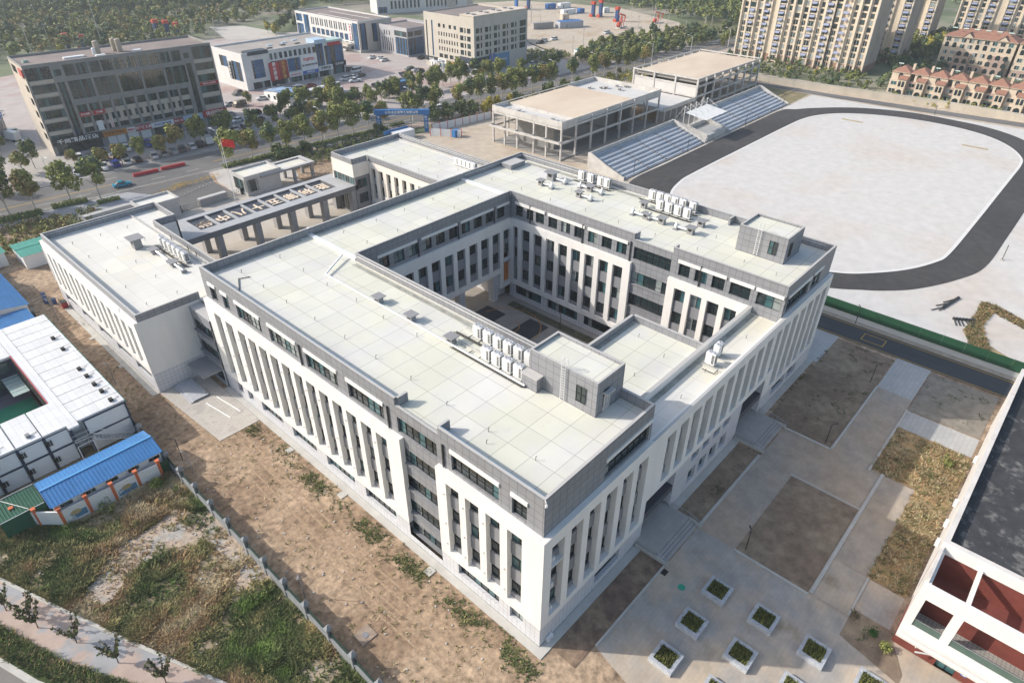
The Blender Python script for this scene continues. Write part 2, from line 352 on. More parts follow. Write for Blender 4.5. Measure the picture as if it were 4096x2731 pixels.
for a in ((24.9,41.2,-4.35,-4.0),(24.3,24.6,-17.6,-8.9),(40.5,40.7,-17.6,-8.8),(4.0,17,-4.25,-4.02),(24.8,48.8,-18,-17.6),(48.8,49.1,-10.9,-4.4),(49.1,68,-11.1,-10.8),(24.9,31,-21.9,-21.7),(48.4,65,-16.3,-16.0)): mb.box(*a,-.02,.14,KERB)
struct(mb.build('plaza_kerb'))
mb=MB()
mb.box(-.95,-.02,-.95,62.8,-.02,.10,KERB); mb.box(-.02,17.0,-.95,-.02,-.02,.10,KERB); mb.box(24.95,42,-.95,-.02,-.02,.10,KERB); mb.box(49,68,-.95,-.02,-.02,.10,KERB)
mb.box(68,78,-1.5,8,-.02,.04,PAVEL); mb.box(-9.1,-8.05,69,109,-.02,.1,KERB)
struct(mb.build('apron_paving'))
sheet('patio',[(-8,69),(-7,52.3),(-1,52.3),(-1,69)],.08,PATIO,th=.1)
# courtyard
sheet('courtyard_paving',rect(17.9,50,5.4,62.6),.015,mat('court_paving',(.36,.33,.30),.85,.12,.4,grid=(.9,.45,0,0,.02,.8,'pave')))
sheet('court_dark_paving',rect(36.5,41.2,37.4,50.5),.03,ASPHB); 
sheet('court_dark_paving_a',rect(40.9,46.3,37.3,41.6),.03,ASPHB); sheet('court_dark_paving_b',rect(40.9,44.4,45.8,50.4),.03,ASPHB)
sheet('court_bed',rect(47.0,48.8,12,48),.035,mat('court_soil',(.12,.105,.075),.95,.4,1,bump=.5))
mb=MB()
for cx,cy,r0,a0,a1 in ((41.5,43,6.0,-100,80),(41.5,43,2.2,180,360)):
    for i in range(24):
        a=R(a0+(a1-a0)*i/24);b=R(a0+(a1-a0)*(i+1)/24)
        mb.poly([(cx+math.cos(a)*r0,cy+math.sin(a)*r0,.045),(cx+math.cos(b)*r0,cy+math.sin(b)*r0,.045),(cx+math.cos(b)*(r0+.15),cy+math.sin(b)*(r0+.15),.045),(cx+math.cos(a)*(r0+.15),cy+math.sin(a)*(r0+.15),.045)],LINEO)
struct(mb.build('court_markings'))
# vacant lot, sidewalk and road at the lower left
sheet('vacant_lot',[(-14.3,110),(-14.3,-60),(-60,-60),(-60,110)],-.02,GRASSG)
lw=[(-37.5,64),(-34.4,49.2),(-30.9,39.5),(-26.9,29),(-23.5,20.3),(-19,9)]
li=[(-41,60),(-36.4,43.5),(-33.4,34.5),(-30.0,27.3),(-26,18.5),(-21.5,8)]
lr=[(-60,62),(-42,34),(-38,30),(-33,22),(-29,14),(-25,5)]
sheet('footpath',lw+li[::-1],.05,SIDE)
le=[(p[0]-1.0,p[1]-.6) for p in li]; lk=[(p[0]-1.9,p[1]-1.1) for p in li]; ls=[(p[0]-2.4,p[1]-1.5) for p in li]
sheet('hedge_bed',li+lk[::-1],.045,mat('green_bed',(.05,.08,.025),.95,.4,1,bump=.5))
sheet('kerb_strip',lk+ls[::-1],.12,KERB,th=.2)
sheet('lower_road',ls+[(-30,0),(-70,20),(-70,64)],.0,mat('lower_asphalt',(.20,.185,.175),.85,.12,.25,patch=((.15,.14,.13),.15,.5,.6)))
mb=MB()
for a,b in zip(lw,lw[1:]):
    d=Vector((b[0]-a[0],b[1]-a[1],0)).normalized(); n=Vector((-d.y,d.x,0))*.16
    mb.prism([(a[0]-n.x,a[1]-n.y),(b[0]-n.x,b[1]-n.y),(b[0]+n.x,b[1]+n.y),(a[0]+n.x,a[1]+n.y)],-.05,.16,KERB)
struct(mb.build('footpath_kerb'))
# ---------------------------------------------------------------- main school building
H=20.6; H1=15.8; HP=2.93; RZ=19.4; UT=19.2
sch=thing('school_building','five-storey white and grey school block around a courtyard, with a pale flat roof','building',(0,0,0))
def part(mb,n,p=None): return mb.build(n,p or sch)
def parts(mb,n,p=None): return mb.builds(n,p or sch)
FX=fr((0,0,0),(0,1,0),(-1,0,0))      # facade x=0, s=y
FY=fr((0,0,0),(1,0,0),(0,-1,0))      # facade y=0, s=x
W_=62.8; L_=67.8
SY=[(60.5,58.62),(57.3,55.42),(53.95,52.07)]+[(51.25-2.72*i,51.25-2.72*i-1.86) for i in range(11)]+[(12.85,10.98),(10.08,8.22),(7.27,5.41),(4.46,2.6)]
FL=[(12.35,14.38),(8.45,10.5),(4.55,6.6)]
def bay(F,a,b,zb,zt,dp,par,floors=FL,prot=.28):
    "recess back with one window per storey and a projecting grey panel under each"
    mb=MB(); e=-dp
    ed=sorted([f for f in floors if f[1]>zb],reverse=True); z=zt
    for (c,d) in ed:
        c=max(c,zb)
        if d<z-.05: fbox(mb,F,a,b,d,z,e,e+.1,GREYP)
        glaze(mb,F,a,b,c,d,dp-.03,2,2,split=.68)
        z=c
        nx=max([f[1] for f in floors if f[1]<c] or [zb])
        if nx<zb: nx=zb
        m=a+(b-a)*.55
        fbox(mb,F,a+.03,b-.03,nx,c,e,e+prot,GREYP)
        z=nx
    return mb.build('window_bay',par)
# white outer wall, facade x=0
mb=MB(); 
gf=[(57.9,59.4),(54.9,56.4),(46.9,52.5),(38.75,44.45),(30.4,36.4),(22.3,28.2),(5.64,11.7),(2.3,4.1)]
hol=[(b,a,3.85,14.38,.8) for a,b in SY]
wall(mb,FX,19.84,W_,HP,H1,[h for h in hol if h[0]>19],WHITE); wall(mb,FX,0,14.3,HP,H1,[h for h in hol if h[0]<14],WHITE)
mb.poly([(0,19.84,HP),(.6,19.84,HP),(.6,19.84,H1),(0,19.84,H1)],WHITE); mb.poly([(0,14.3,HP),(.6,14.3,HP),(.6,14.3,H1),(0,14.3,H1)],WHITE)
for y0,y1 in ((19.84,W_),(.6,14.3)): mb.poly([(0,y0,H1),(.62,y0,H1),(.62,y1,H1),(0,y1,H1)],WHITE)
# facade y=0
SXr=[3.06,5.9,8.72,11.5,14.35,17.2,20.05,22.83,25.6,28.36,31.1,33.87,36.66,39.43,42.2,44.95,47.7,50.4,53.14,55.87,58.6,61.25,63.9,66.47]
hx=[(r-1.85,r,(3.8 if (i<6 or i>17) else 7.4),14.35,.9) for i,r in enumerate(SXr)]
wall(mb,FY,0,18.3,HP,H1,[h for h in hx if h[1]<18],WHITE); wall(mb,FY,18.3,48.95,6.4,H1,[h for h in hx if 18.2<h[0] and h[1]<48.9],WHITE)
wall(mb,FY,48.95,L_,HP,H1,[(max(h[0],48.96),*h[1:]) for h in hx if h[1]>49],WHITE)
mb.poly([(L_,0,HP),(L_,7,HP),(L_,7,H1),(L_,0,H1)],WHITE); mb.poly([(0,0,H1),(L_,0,H1),(L_,.62,H1),(0,.62,H1)],WHITE)
mb.poly([(18.3,0,6.4),(48.95,0,6.4),(48.95,1.6,6.4),(18.3,1.6,6.4)],WHITE)
part(mb,'wall')
for a,b in SY: bay(FX,b,a,3.85,14.38,.8,sch)
for h in hx: bay(FY,h[0],h[1],h[2],h[3],h[4],sch,floors=[(12.35,14.35),(8.45,10.5)]+([(4.55,6.6)] if h[2]<5 else []))
# plinth (white tile)
mb=MB()
F2=fr((.03,0,0),(0,1,0),(-1,0,0)); G2=fr((0,.03,0),(1,0,0),(0,-1,0))
wall(mb,F2,.03,14.3,0,HP,[(a,b,1.18,2.85,.5) for a,b in gf if b<14],TILE); wall(mb,F2,19.84,W_,0,HP,[(a,b,1.18,2.85,.5) for a,b in gf if b>14],TILE)
wall(mb,F2,14.3,19.84,0,1.0,[],TILE)
sm=[(28.6+2.75*i,30.4+2.75*i) for i in range(4)]
gy=[(9.1,13.8,.95,2.6,.55),(53.1,57.8,.95,2.6,.55),(58.7,62.1,.95,2.6,.55)]
wall(mb,G2,.03,18.3,0,HP,gy[:1],TILE); wall(mb,G2,24.9,42.1,0,6.4,[(a,b,5.1,6.35,.5) for a,b in sm]+[(a,b,1.3,3.45,.5) for a,b in sm],TILE); wall(mb,G2,48.95,L_,0,HP,gy[1:],TILE)
mb.poly([(L_-.03,0.03,0),(L_-.03,7,0),(L_-.03,7,HP),(L_-.03,.03,HP)],TILE)
for xx in (18.3,24.9,42.1,48.95): mb.box(xx-.02,xx+.02,.04,2.2,0,6.4,TILE)
parts(mb,'plinth')
for a,b in gf:
    mb=MB(); glaze(mb,F2,a,b,1.18,2.85,.48,max(1,round((b-a)/.95)),1); part(mb,'window')
for h in gy: mb=MB(); glaze(mb,G2,h[0],h[1],h[2],h[3],.53,5,1); part(mb,'window')
for a,b in sm:
    mb=MB(); glaze(mb,G2,a,b,5.1,6.35,.48,2,1); part(mb,'window'); mb=MB(); glaze(mb,G2,a,b,1.3,3.45,.48,2,2); part(mb,'window')
# portals
for x0,x1 in ((18.3,24.9),(42.1,48.95)):
    mb=MB(); FP=fr((0,2.2,0),(1,0,0),(0,-1,0))
    mb.box(x0+.02,x1-.02,2.2,2.4,0,6.4,GREYP); glaze(mb,FP,x0+.3,x1-.3,4.3,6.2,-.05,7,2); glaze(mb,FP,x0+1.2,x1-1.2,.6,2.9,-.05,6,1)
    part(mb,'entrance'); mb=MB(); mb.box(x0+.03,x1-.03,.12,2.19,2.9,3.9,mat('canopy_grey',(.085,.085,.10),.5,.1,.5)); part(mb,'entrance_canopy')
# grey upper storey and the recessed centre bay, x side
s=.6
FG=fr((s,0,0),(0,1,0),(-1,0,0))
l5=[(59.2,61.06),(55.9,57.5),(47.7,53.8),(39.45,45.65),(31.15,37.5),(22.85,29.2),(6.05,12.4),(2.6,4.4)]
mb=MB()
wall(mb,FG,s,14.3,H1-.3,UT,[(a,b,16.15,18.4,.35) for a,b in l5 if b<14],GREY)
wall(mb,FG,14.3,20.7,1.0,UT,[(14.5,20.6,16.15,18.25,.35)]+[(14.6,20.3,c,d,.35) for c,d in ((12.3,14.35),(8.4,10.45),(4.5,6.55),(1.15,2.85))],GREY)
wall(mb,FG,20.7,W_-.05,H1-.3,UT,[(a,b,16.15,18.4,.35) for a,b in l5 if b>20],GREY)
parts(mb,'upper_wall')
for a,b in l5+[(14.5,20.6)]:
    mb=MB(); wd=b-a; nt_=2 if wd<3 else 6; d=18.25 if a==14.5 else 18.4
    glaze(mb,FG,a,b,16.15,d,.33,nt_,2,split=.35); 
    if a!=14.5: fbox(mb,FG,a-.12,b+.12,18.4,18.86,-.02,.14,WHITE)
    part(mb,'window')
for c,d in ((12.3,14.35),(8.4,10.45),(4.5,6.55),(1.15,2.85)):
    mb=MB(); glaze(mb,FG,14.6,20.3,c,d,.33,6,2,split=.35); fbox(mb,FG,14.35,20.0,c-.22,c-.02,0,.18,GREYP); part(mb,'window')
# upper storey, y side
GG2=fr((0,s,0),(1,0,0),(0,-1,0)); XE=17.9; XN=50.6
l5y=[(9.7,17.4,7),(51.3,58.8,7),(59.9,63.1,3)]
mb=MB(); wall(mb,GG2,s,XE,H1-.3,UT,[(9.7,17.4,16.15,18.4,.35)],GREY); wall(mb,GG2,XN,L_-s,H1-.3,UT,[(a,b,16.15,18.4,.35) for a,b,_ in l5y[1:]],GREY)
# block sides facing the low roofs and the outside north side
mb.box(XE-.02,XE,s,5.2,15,UT,GREY); 
mb.box(L_-s-.02,L_-s,s,W_-.11,0,UT,GREY)
parts(mb,'upper_wall')
for a,b,n_ in l5y: mb=MB(); glaze(mb,GG2,a,b,16.15,18.4,.33,n_,2); fbox(mb,GG2,a,b+.3,18.4,18.84,-.02,.14,WHITE); part(mb,'window')
# courtyard faces
FN=fr((50.33,0,0),(0,1,0),(-1,0,0))   # north block, faces -x
FNw=fr((49.8,0,0),(0,1,0),(-1,0,0))
Y3=50.16; FWc=fr((0,Y3,0),(1,0,0),(0,-1,0)); FWw=fr((0,49.75,0),(1,0,0),(0,-1,0))
nl5=[]
for g in (44.33,36.04+.0,27.67+.0): pass
n5=[(47.3,48.9),(44.9,46.4)]+[(42.48,44.33),(39.65,41.54),(36.9,38.79),(34.1,36.0),(31.38,33.2),(28.6,30.5),(25.8,27.67)]+[(17.9,24.6),(14.8,16.6),(12.06,13.94),(9.3,11.23),(5.45,8.45),(1.1,4.5)]
n5.sort()
mb=MB()
wall(mb,FN,s,17.86,H1-1.3,UT,[(a,b,16.5,18.5,.3) for a,b in n5 if b<17.5],GREY)
wall(mb,FN,17.86,24.6,1,UT,[(17.95,24.5,16.45,18.5,.3)]+[(17.95,24.5,c,d,.3) for c,d in ((12.35,14.42),(8.45,10.5),(4.5,6.55))],GREY)
wall(mb,FN,24.6,Y3,H1-1.3,UT,[(a,b,16.5,18.5,.3) for a,b in n5 if a>24.6],GREY)
wall(mb,FWc,XE,50.33,H1-1.3,UT,[(a,b,16.4,18.4,.3) for a,b in [(18.6+2.83*i,20.5+2.83*i) for i in range(11)]],GREY)
part(mb,'courtyard_wall')
for a,b in n5:
    mb=MB(); glaze(mb,FN,a,b,16.45 if b-a>6 else 16.5,18.5,.28,6 if b-a>6 else (3 if b-a>3.2 else 2),2,split=.6); part(mb,'window')
for c,d in ((12.35,14.42),(8.45,10.5),(4.5,6.55)):
    mb=MB(); glaze(mb,FN,17.95,24.5,c,d,.28,6,2,split=.3); fbox(mb,FN,17.9,24.5,c-.2,c,0,.2,GREYP); part(mb,'window')
for i in range(11): mb=MB(); glaze(mb,FWc,18.6+2.83*i,20.5+2.83*i,16.4,18.4,.28,2,2,split=.6); part(mb,'window')
mb=MB()
for a,b in ((44.2,49.5),(36.85,41.7),(34.0,36.1)): pass
for a,b in ((42.3,49.0),(33.9,41.65),(25.6,33.3),(9.1,16.8),(5.0,8.6),(.8,4.7)): fbox(mb,FN,a,b,18.52,19.0,-.02,.16,WHITE)
for i in range(3): fbox(mb,FWc,21.2+8.49*i,29.2+8.49*i-.2,18.42,18.85,-.02,.14,WHITE)
fbox(mb,FWc,46.8,49.9,18.42,18.85,-.02,.14,WHITE)
parts(mb,'lintel')
ns=[(y-1.87,y) for y in (49.15,47.09,44.3,41.52,38.76,36.02,33.25,30.45,27.7)]; ns[0]=(48.0,49.1)
ns2=[(y-1.87,y) for y in (16.55,13.86,11.14,8.45)]
mb=MB()
wall(mb,FNw,24.5,49.8,3.0,15.85,[(a,b,3.9,14.55,.6) for a,b in ns],WHITE); wall(mb,FNw,5.2,17.86,3.0,15.85,[(a,b,3.9,14.55,.6) for a,b in ns2],WHITE)
mb.poly([(49.8,5.2,15.85),(50.34,5.2,15.85),(50.34,17.86,15.85),(49.8,17.86,15.85)],WHITE); mb.poly([(49.8,24.5,15.85),(50.34,24.5,15.85),(50.34,49.8,15.85),(49.8,49.8,15.85)],WHITE)
for y in (17.86,24.5): mb.poly([(49.8,y,3),(50.33,y,3),(50.33,y,15.85),(49.8,y,15.85)],WHITE)
ws=[(x,x+1.9) for x in (19.75,22.6,25.45,28.3,31.12,33.98,36.76,39.6,42.43,45.24)]
wall(mb,FWw,XE,47.2,5.8,15.85,[(a,b,6.8,13.95,.6) for a,b in ws],WHITE); wall(mb,FWw,47.2,49.8,2.6,15.85,[(48.05,49.75,3.6,13.95,.6)],WHITE)
mb.poly([(XE,49.75,5.8),(47.2,49.75,5.8),(47.2,62,5.8),(XE,62,5.8)],WHITE); mb.poly([(XE,49.75,15.85),(50,49.75,15.85),(50,50.2,15.85),(XE,50.2,15.85)],WHITE)
mb.poly([(47.2,49.75,2.6),(47.2,51.5,2.6),(47.2,51.5,5.8),(47.2,49.75,5.8)],WHITE)
part(mb,'courtyard_facade')
for a,b in ns+ns2: bay(FNw,a,b,3.9,14.55,.6,sch)
for a,b in ws: bay(FWw,a,b,6.8,13.95,.6,sch,floors=[(12.0,13.95),(8.1,10.1)])
mb=MB(); glaze(mb,FWw,48.05,49.75,12,13.95,.5,2,2); glaze(mb,FWw,48.05,49.75,9.2,11,.5,2,2); fbox(mb,FWw,48.05,49.75,11,12,-.6,-.4,GREYP)
fbox(mb,FWw,47.95,49.8,7.7,7.95,-.6,.15,GREYP); fbox(mb,FWw,48.05,49.75,3.6,7.6,-.6,-.45,mat('orange_panel',(.50,.17,.04),.6,.1,.5)); part(mb,'window_bay')
mb=MB(); F4=fr((50.1,0,0),(0,1,0),(-1,0,0)); wall(mb,F4,5.2,Y3,0,3.0,[(42.4,48.7,.95,2.75,.3),(34.1,40.9,.95,2.75,.3),(26,32.7,.95,2.75,.3),(17.95,24.5,.95,2.75,.3)],TILE); parts(mb,'plinth')
for a,b in ((42.4,48.7),(34.1,40.9),(26,32.7),(17.95,24.5)): mb=MB(); glaze(mb,F4,a,b,.95,2.75,.28,8,2,split=.7); part(mb,'window')
# underpass columns and back walls, plain hidden faces
mb=MB()
for x in (20.5,29.0,37.5,45.9):
    for y in (50.4,61.4): mb.box(x,x+1.3,y,y+1.3,0,5.8,TILE)
for x in (29.0,): pass
mb.box(48.0,50.3,51.5,62.5,0,5.8,TILE)
parts(mb,'column')
mb=MB()
mb.box(XE-.03,XE,5.2,Y3,0,UT,GREY); mb.box(XE,50.3,W_-.65,W_-.6,5.8,RZ-.02,GREY)
mb.box(.6,L_-s,W_-.05,W_,0,H,GREY) if False else None
mb.box(.62,XE,W_-.15,W_-.1,0,UT,GREY); mb.box(50.4,L_-s-.05,W_-.15,W_-.1,0,UT,GREY)
parts(mb,'rear_wall')
# roofs and parapets
mb=MB()
def rf(x0,x1,y0,y1,z,m=ROOF): mb.poly([(x0,y0,z),(x1,y0,z),(x1,y1,z),(x0,y1,z)],m)
rf(.62,XE-.03,.62,W_-.1,RZ); rf(XE-.03,50.5,Y3,W_-.1,RZ); rf(50.36,L_-.62,.62,W_-.1,RZ)
rf(XE,50.5,.1,4.9,14.9,ROOFW); rf(XE,37.5,4.9,15.9,14.9,ROOF)
part(mb,'roof')
mb=MB()
def par(x0,x1,y0,y1,z0=UT,z1=H,m=GREY): mb.box(x0,x1,y0,y1,z0,z1,m,FLASH)
t_=.3
par(s,s+t_,s,14.2); par(s,s+t_,20.7,W_-.1); par(s,s+t_,14.2,20.7,UT,19.68)
par(s+t_,2.2,20.45,20.75,RZ-.1); par(s+t_,2.2,14.1,14.4,RZ-.1)
par(s+t_,XE,s,s+t_); par(XE-t_,XE,s+t_,4.7); par(XE-t_,XE,13.3,Y3)
par(s+t_,L_-s-t_,W_-.1-t_,W_-.1); par(XE,50.3,Y3,Y3+t_); par(50.33,50.33+t_,24.6,Y3); par(50.33,50.33+t_,s+t_,17.86); par(50.33,50.33+t_,17.86,24.6,UT,19.7)
par(50.63,51.7,24.45,24.75); par(50.63,51.7,17.7,18.0)
par(50.33,L_-s-t_,s,s+t_); par(L_-s-t_,L_-s,s,W_-.1); par(L_-s-1.8,L_-s-t_,13.2,13.5); par(L_-s-1.8,L_-s-t_,16.6,16.9)
# low roofs
par(XE,XN,.03,.35,14.7,H1+.012,WHITE); par(XE,50.33,4.75,5.25,14.0,15.9,WHITE); par(37.35,37.75,5.25,15.6,14.0,15.85); par(XE,37.35,15.6,16.0,14.0,15.85)
mb.box(37.7,37.75,5.25,15.6,0,14,GREY); mb.box(XE,37.7,15.95,16.0,0,14,GREY); mb.box(37.76,50.3,5.2,5.25,0,14.5,GREY)
part(mb,'parapet')
mb=MB(); GUT=mat('gutter_grey',(.40,.40,.37),.9,.2,.5)
for a in ((16.35,16.5,15,49.5),(17.0,17.12,15,49.5),(50.9,51.05,26,49),(65.9,66.05,33,60),(65.1,65.2,33.5,60),(1.6,16,61.6,61.75),(19,49,61.6,61.75)): mb.box(*a,RZ,RZ+.1,GUT)
for a in ((16.51,16.99,15,49.5),(65.21,65.89,33.5,60),(18.3,49,62.0,62.35),(1.6,16,61.76,62.3)): mb.box(*a,RZ,RZ+.02,mat('dirty_gutter',(.33,.34,.31),.9,.35,.8))
for a in ((18.3,50,4.0,4.7),(18.3,37,15.0,15.55)): mb.box(*a,14.9,14.93,MT['dirty_gutter'])
for a in ((.92,.98,.9,14.0),(.92,.98,21,62)): mb.box(*a,H-.02,H+.03,mat('blue_conduit',(.12,.2,.32),.5,.1,1))
mb.builds('gutter',sch)
mb=MB() # white roof expansion-joint flashings and conduits
for x in (XE,50.45): mb.box(x-.35,x+.35,Y3+.3,W_-.4,RZ+.02,RZ+.3,PVC)
mb.box(XE-.2,XE+.2,W_-.45,W_-.05,H,H+.05,PVC); mb.box(50.25,50.65,W_-.45,W_-.05,H,H+.05,PVC)
parts(mb,'expansion_joint')
mb=MB()
mb.path([(XE-.42,15,20.35),(XE-.42,Y3-.4,20.35)],.045,PVC); mb.path([(51,W_-.55,20.2),(L_-1.0,W_-.55,20.2),(L_-1.0,44,20.2)],.04,PVC); mb.path([(L_-1.0,2,20.2),(L_-1.0,12,20.2)],.04,PVC)
mb.path([(12.0,13,19.75),(12.0,42,19.75),(12.0,49.5,19.75),(16.8,52.3,20.0)],.13,PVC)
mb.path([(1.6,54,19.5),(3.4,57.5,19.5),(4.8,56.9,19.5)],.06,DARKM) 
mb.path([(s+.5,22,19.55),(s+.5,60,19.55)],.04,mat('blue_conduit',(.12,.2,.32),.5,.1,1)); mb.path([(s+.5,1,19.55),(s+.5,13.5,19.55)],.04,MT['blue_conduit'])
parts(mb,'roof_pipe')
mb=MB()
for y in (38.5,21.9,13.4): mb.box(s-.2,s-.05,y,y+.16,15.9,18.9,DARKM)
for y,x in ((45.5,50.2),(34.2,50.2),(25.0,50.2),(13.0,50.2)): mb.box(50.15,50.3,y,y+.16,15.9,19.2,DARKM)
for x in (28.9,37.5,46.0): mb.box(x,x+.16,Y3-.2,Y3-.02,15.9,18.9,DARKM)
parts(mb,'downpipe')
# little lamps on the piers
mb=MB()
for a,b in SY:
    yy=a+.45
    if yy>19.8 or yy<14:
        for z in (12.6,8.2,5.0)[:3]:
            if rnd.random()<.8: mb.box(-.16,0,yy-.08,yy+.08,z,z+.16,PVC)
for h in hx: 
    pass
parts(mb,'wall_lamp')
# stair towers
def tower(x0,x1,y0,y1,zt,lad=True):
    mb=MB(); 
    for a in ((x0,x0+.25,y0,y1),(x1-.25,x1,y0,y1),(x0+.25,x1-.25,y0,y0+.25),(x0+.25,x1-.25,y1-.25,y1)): mb.box(*a,RZ-.1,zt,GREY,FLASH)
    mb.poly([(x0,y0,zt-.35),(x1,y0,zt-.35),(x1,y1,zt-.35),(x0,y1,zt-.35)],ROOF)
    tw=part(mb,'stair_tower'); FT=fr((x0,0,0),(0,1,0),(-1,0,0)); FT2=fr((0,y0,0),(1,0,0),(0,-1,0))
    mb=MB(); glaze(mb,FT,y0+1.3,y0+2.5,20.4,22.4,-.03,2,2); glaze(mb,FT2,x0+1.1,x0+2.0,20.2,22.2,-.03,2,1); mb.build('window',tw)
    mb=MB()
    for dy in (0,.5): mb.tube((x0-.2,y0+3.9+dy,19.6),(x0-.2,y0+3.9+dy,zt+.9),.035,PVC); 
    for dy in (0,.5): mb.path([(x0-.2,y0+3.9+dy,zt+.9),(x0+.1,y0+3.9+dy,zt+1.05),(x0+.4,y0+3.9+dy,zt)],.035,PVC)
    for i in range(12): mb.tube((x0-.2,y0+3.9,19.9+.33*i),(x0-.2,y0+4.4,19.9+.33*i),.022,PVC)
    mb.build('ladder',tw)
    return tw
tw=tower(13.2,XE,4.6,13.4,23.7)
mb=MB(); mb.box(14.2,15.6,4.0,4.59,20.9-.4+1.4,22.1,FLASH); mb.box(14.3,15.5,4.5,4.58,19.4,21.5,FLASH); mb.build('door_canopy',tw)
mb=MB(); mb.box(12.2,13.2,11.5,13.6,RZ,21.1,GREY,FLASH); mb.box(12.1,13.2,11.4,13.7,21.1,21.2,FLASH); mb.build('cable_box',tw)
tower(58.2,63.9,4.7,12,23.4)
mb=MB(); mb.box(60.4,64.4,59.3,61.8,RZ,20.3,GREYP,FLASH); part(mb,'roof_hatch')
# breather pipes on the roofs
mb=MB(); mb.path([(0,0,0),(0,0,.42),(.12,0,.47),(.16,0,.38)],.03,BLK,5)
vp=mb.build('vent_pipe',sch); vp.location=(3.1,10,RZ); first=True
pts=[(x,y,RZ) for y in range(5,62,6) for x in (4.6,10.6)]+[(x,y,RZ) for x in range(22,50,6) for y in (53.5,59)]+[(x,y,RZ) for y in range(16,60,7) for x in (54,59.5)]+[(27,2.4,14.9),(33.5,2.4,14.9),(44,2.4,14.9),(21,8,14.9),(27,8.5,14.9),(33,8,14.9),(21,13,14.9),(28,13.4,14.9),(34.5,13,14.9),(54.5,4,RZ),(55,9,RZ)]
for x,y,z in pts:
    if abs(x-12)<1.8 and y<24: continue
    c=vp.copy(); COL.objects.link(c); c.location=(x+rnd.uniform(-.2,.2),y+rnd.uniform(-.2,.2),z); c.parent=sch
# ---------------------------------------------------------------- three-storey wings
def wing(name,label,x0,x1,y0,y1,side):
    o=thing(name,label,'building',(x0,y0,0)); z1=12.4; zt=13.6
    return o
BW=thing('school_wing','three-storey white wing with a flat pale roof at the left end of the school','building',(-8,69.1,0))
FWg=fr((-8,0,0),(0,1,0),(-1,0,0)); mb=MB()
so=[71.2+2.645*i for i in range(15)]
hs=[(y,y+1.5,4.4,10.75,.7) for y in so]
wall(mb,FWg,69.1,109.2,3.4,z1:=12.4,hs,WHITE,back=WHITE)
mb.box(-7.99,-7.2,69.11,109.19,12.2,12.42,WHITE); mb.box(-8,8.6,69.1,69.3,3.4,12.4,WHITE); mb.box(-8,8.6,108.9,109.2,0,12.4,WHITE); mb.box(8.3,8.6,77,100,0,12.4,WHITE); mb.box(8.3,12.4,99.8,100.2,8.6,12.4,WHITE); mb.box(12.1,12.4,99.8,109,8.6,12.4,WHITE)
mb.build('wall',BW)
mb=MB(); F5=fr((-7.97,0,0),(0,1,0),(-1,0,0)); gw=[(70.2,75.7),(77.4,83.1),(85.0,90.7),(92.7,98.4),(100.6,106.3)]
wall(mb,F5,69.1,109.2,0,3.4,[(a,b,1.75,3.0,.4) for a,b in gw],TILE); mb.box(-7.97,8.5,69.08,69.12,0,3.4,TILE); mb.build('plinth',BW)
for a,b in gw: mb=MB(); glaze(mb,F5,a,b,1.75,3.0,.38,6,1); mb.build('window',BW)
for h in hs:
    mb=MB(); fbox(mb,FWg,h[0]+.7,h[1],4.4,10.7,-.7,-.5,GREYP)
    for c in (8.4,5): fbox(mb,FWg,h[0]+.72,h[1]-.05,c,c+1.9,-.5,-.47,GL)
    mb.build('window_bay',BW)
mb=MB(); mb.poly([(-7.4,69.2,12.4),(8.5,69.2,12.4),(8.5,109,12.4),(-7.4,109,12.4)],ROOFW); mb.poly([(8.5,100,12.4),(12.3,100,12.4),(12.3,109,12.4),(8.5,109,12.4)],ROOFW)
mb.poly([(1.7,62.7,12.38),(8.6,62.7,12.38),(8.6,69.3,12.38),(1.7,69.3,12.38)],ROOFW); mb.poly([(-.2,62.75,12.0),(1.7,62.75,12.0),(1.7,69.3,12.0),(-.2,69.3,12.0)],FLASH); mb.build('roof',BW)
mb=MB()
for a in ((-7.5,-7.2,69.2,109.0),(-7.2,1.8,69.2,69.5),(-7.2,12.4,108.7,109.0),(8.3,8.6,62.8,100.2),(8.6,12.4,100.2,100.5),(12.1,12.4,100.5,108.7)): mb.box(*a,12.3,13.6,GREY,FLASH)
mb.box(7.2,7.5,70,108.6,12.4,12.7,FLASH); mb.builds('parapet',BW)
mb=MB(); FL2=fr((-.2,0,0),(0,1,0),(-1,0,0)); wall(mb,FL2,62.8,69.1,3.2,12.0,[(62.9,68.6,c,c+2,.3) for c in (8.3,4.6)],GREY); wall(mb,FL2,62.8,69.1,0,3.2,[(63.2,68.2,.1,2.7,.5)],TILE)
for c in (8.3,4.6): glaze(mb,FL2,62.9,68.6,c,c+2,.28,6,1); fbox(mb,FL2,62.85,68.9,c-.25,c-.05,0,.3,GREYP)
glaze(mb,FL2,63.2,68.2,.1,2.7,.48,5,1); mb.box(-3.2,-.2,63.2,68.4,3.0,3.25,GREYP); mb.build('link_wall',BW)
mb=MB(); mb.path([(-7.05,70,13.3),(-7.05,108,13.3)],.04,PVC); mb.path([(-6.8,108.4,13.3),(12,108.4,13.3)],.035,PVC)
for y in (83,86,92.5): mb.tube((8.0,y,12.4),(8.0,y,13.2),.06,BLK)
mb.build('roof_pipe',BW)
c0=vp.copy(); COL.objects.link(c0); c0.parent=BW; c0.location=(0,5,12.4)
for i in range(5):
    for j in range(3):
        c=vp.copy(); COL.objects.link(c); c.parent=BW; c.location=(3.5+4.6*j,4+7.5*i,12.4)
mb=MB(); FC=fr((12.4,0,0),(0,1,0),(1,0,0)); FC2=fr((0,99.8,0),(1,0,0),(0,-1,0)); mb.box(9,12.3,100.2,108.8,0,8.6,GREYP); mb.box(8.8,12.6,99.7,109,8.4,8.7,WHITE)
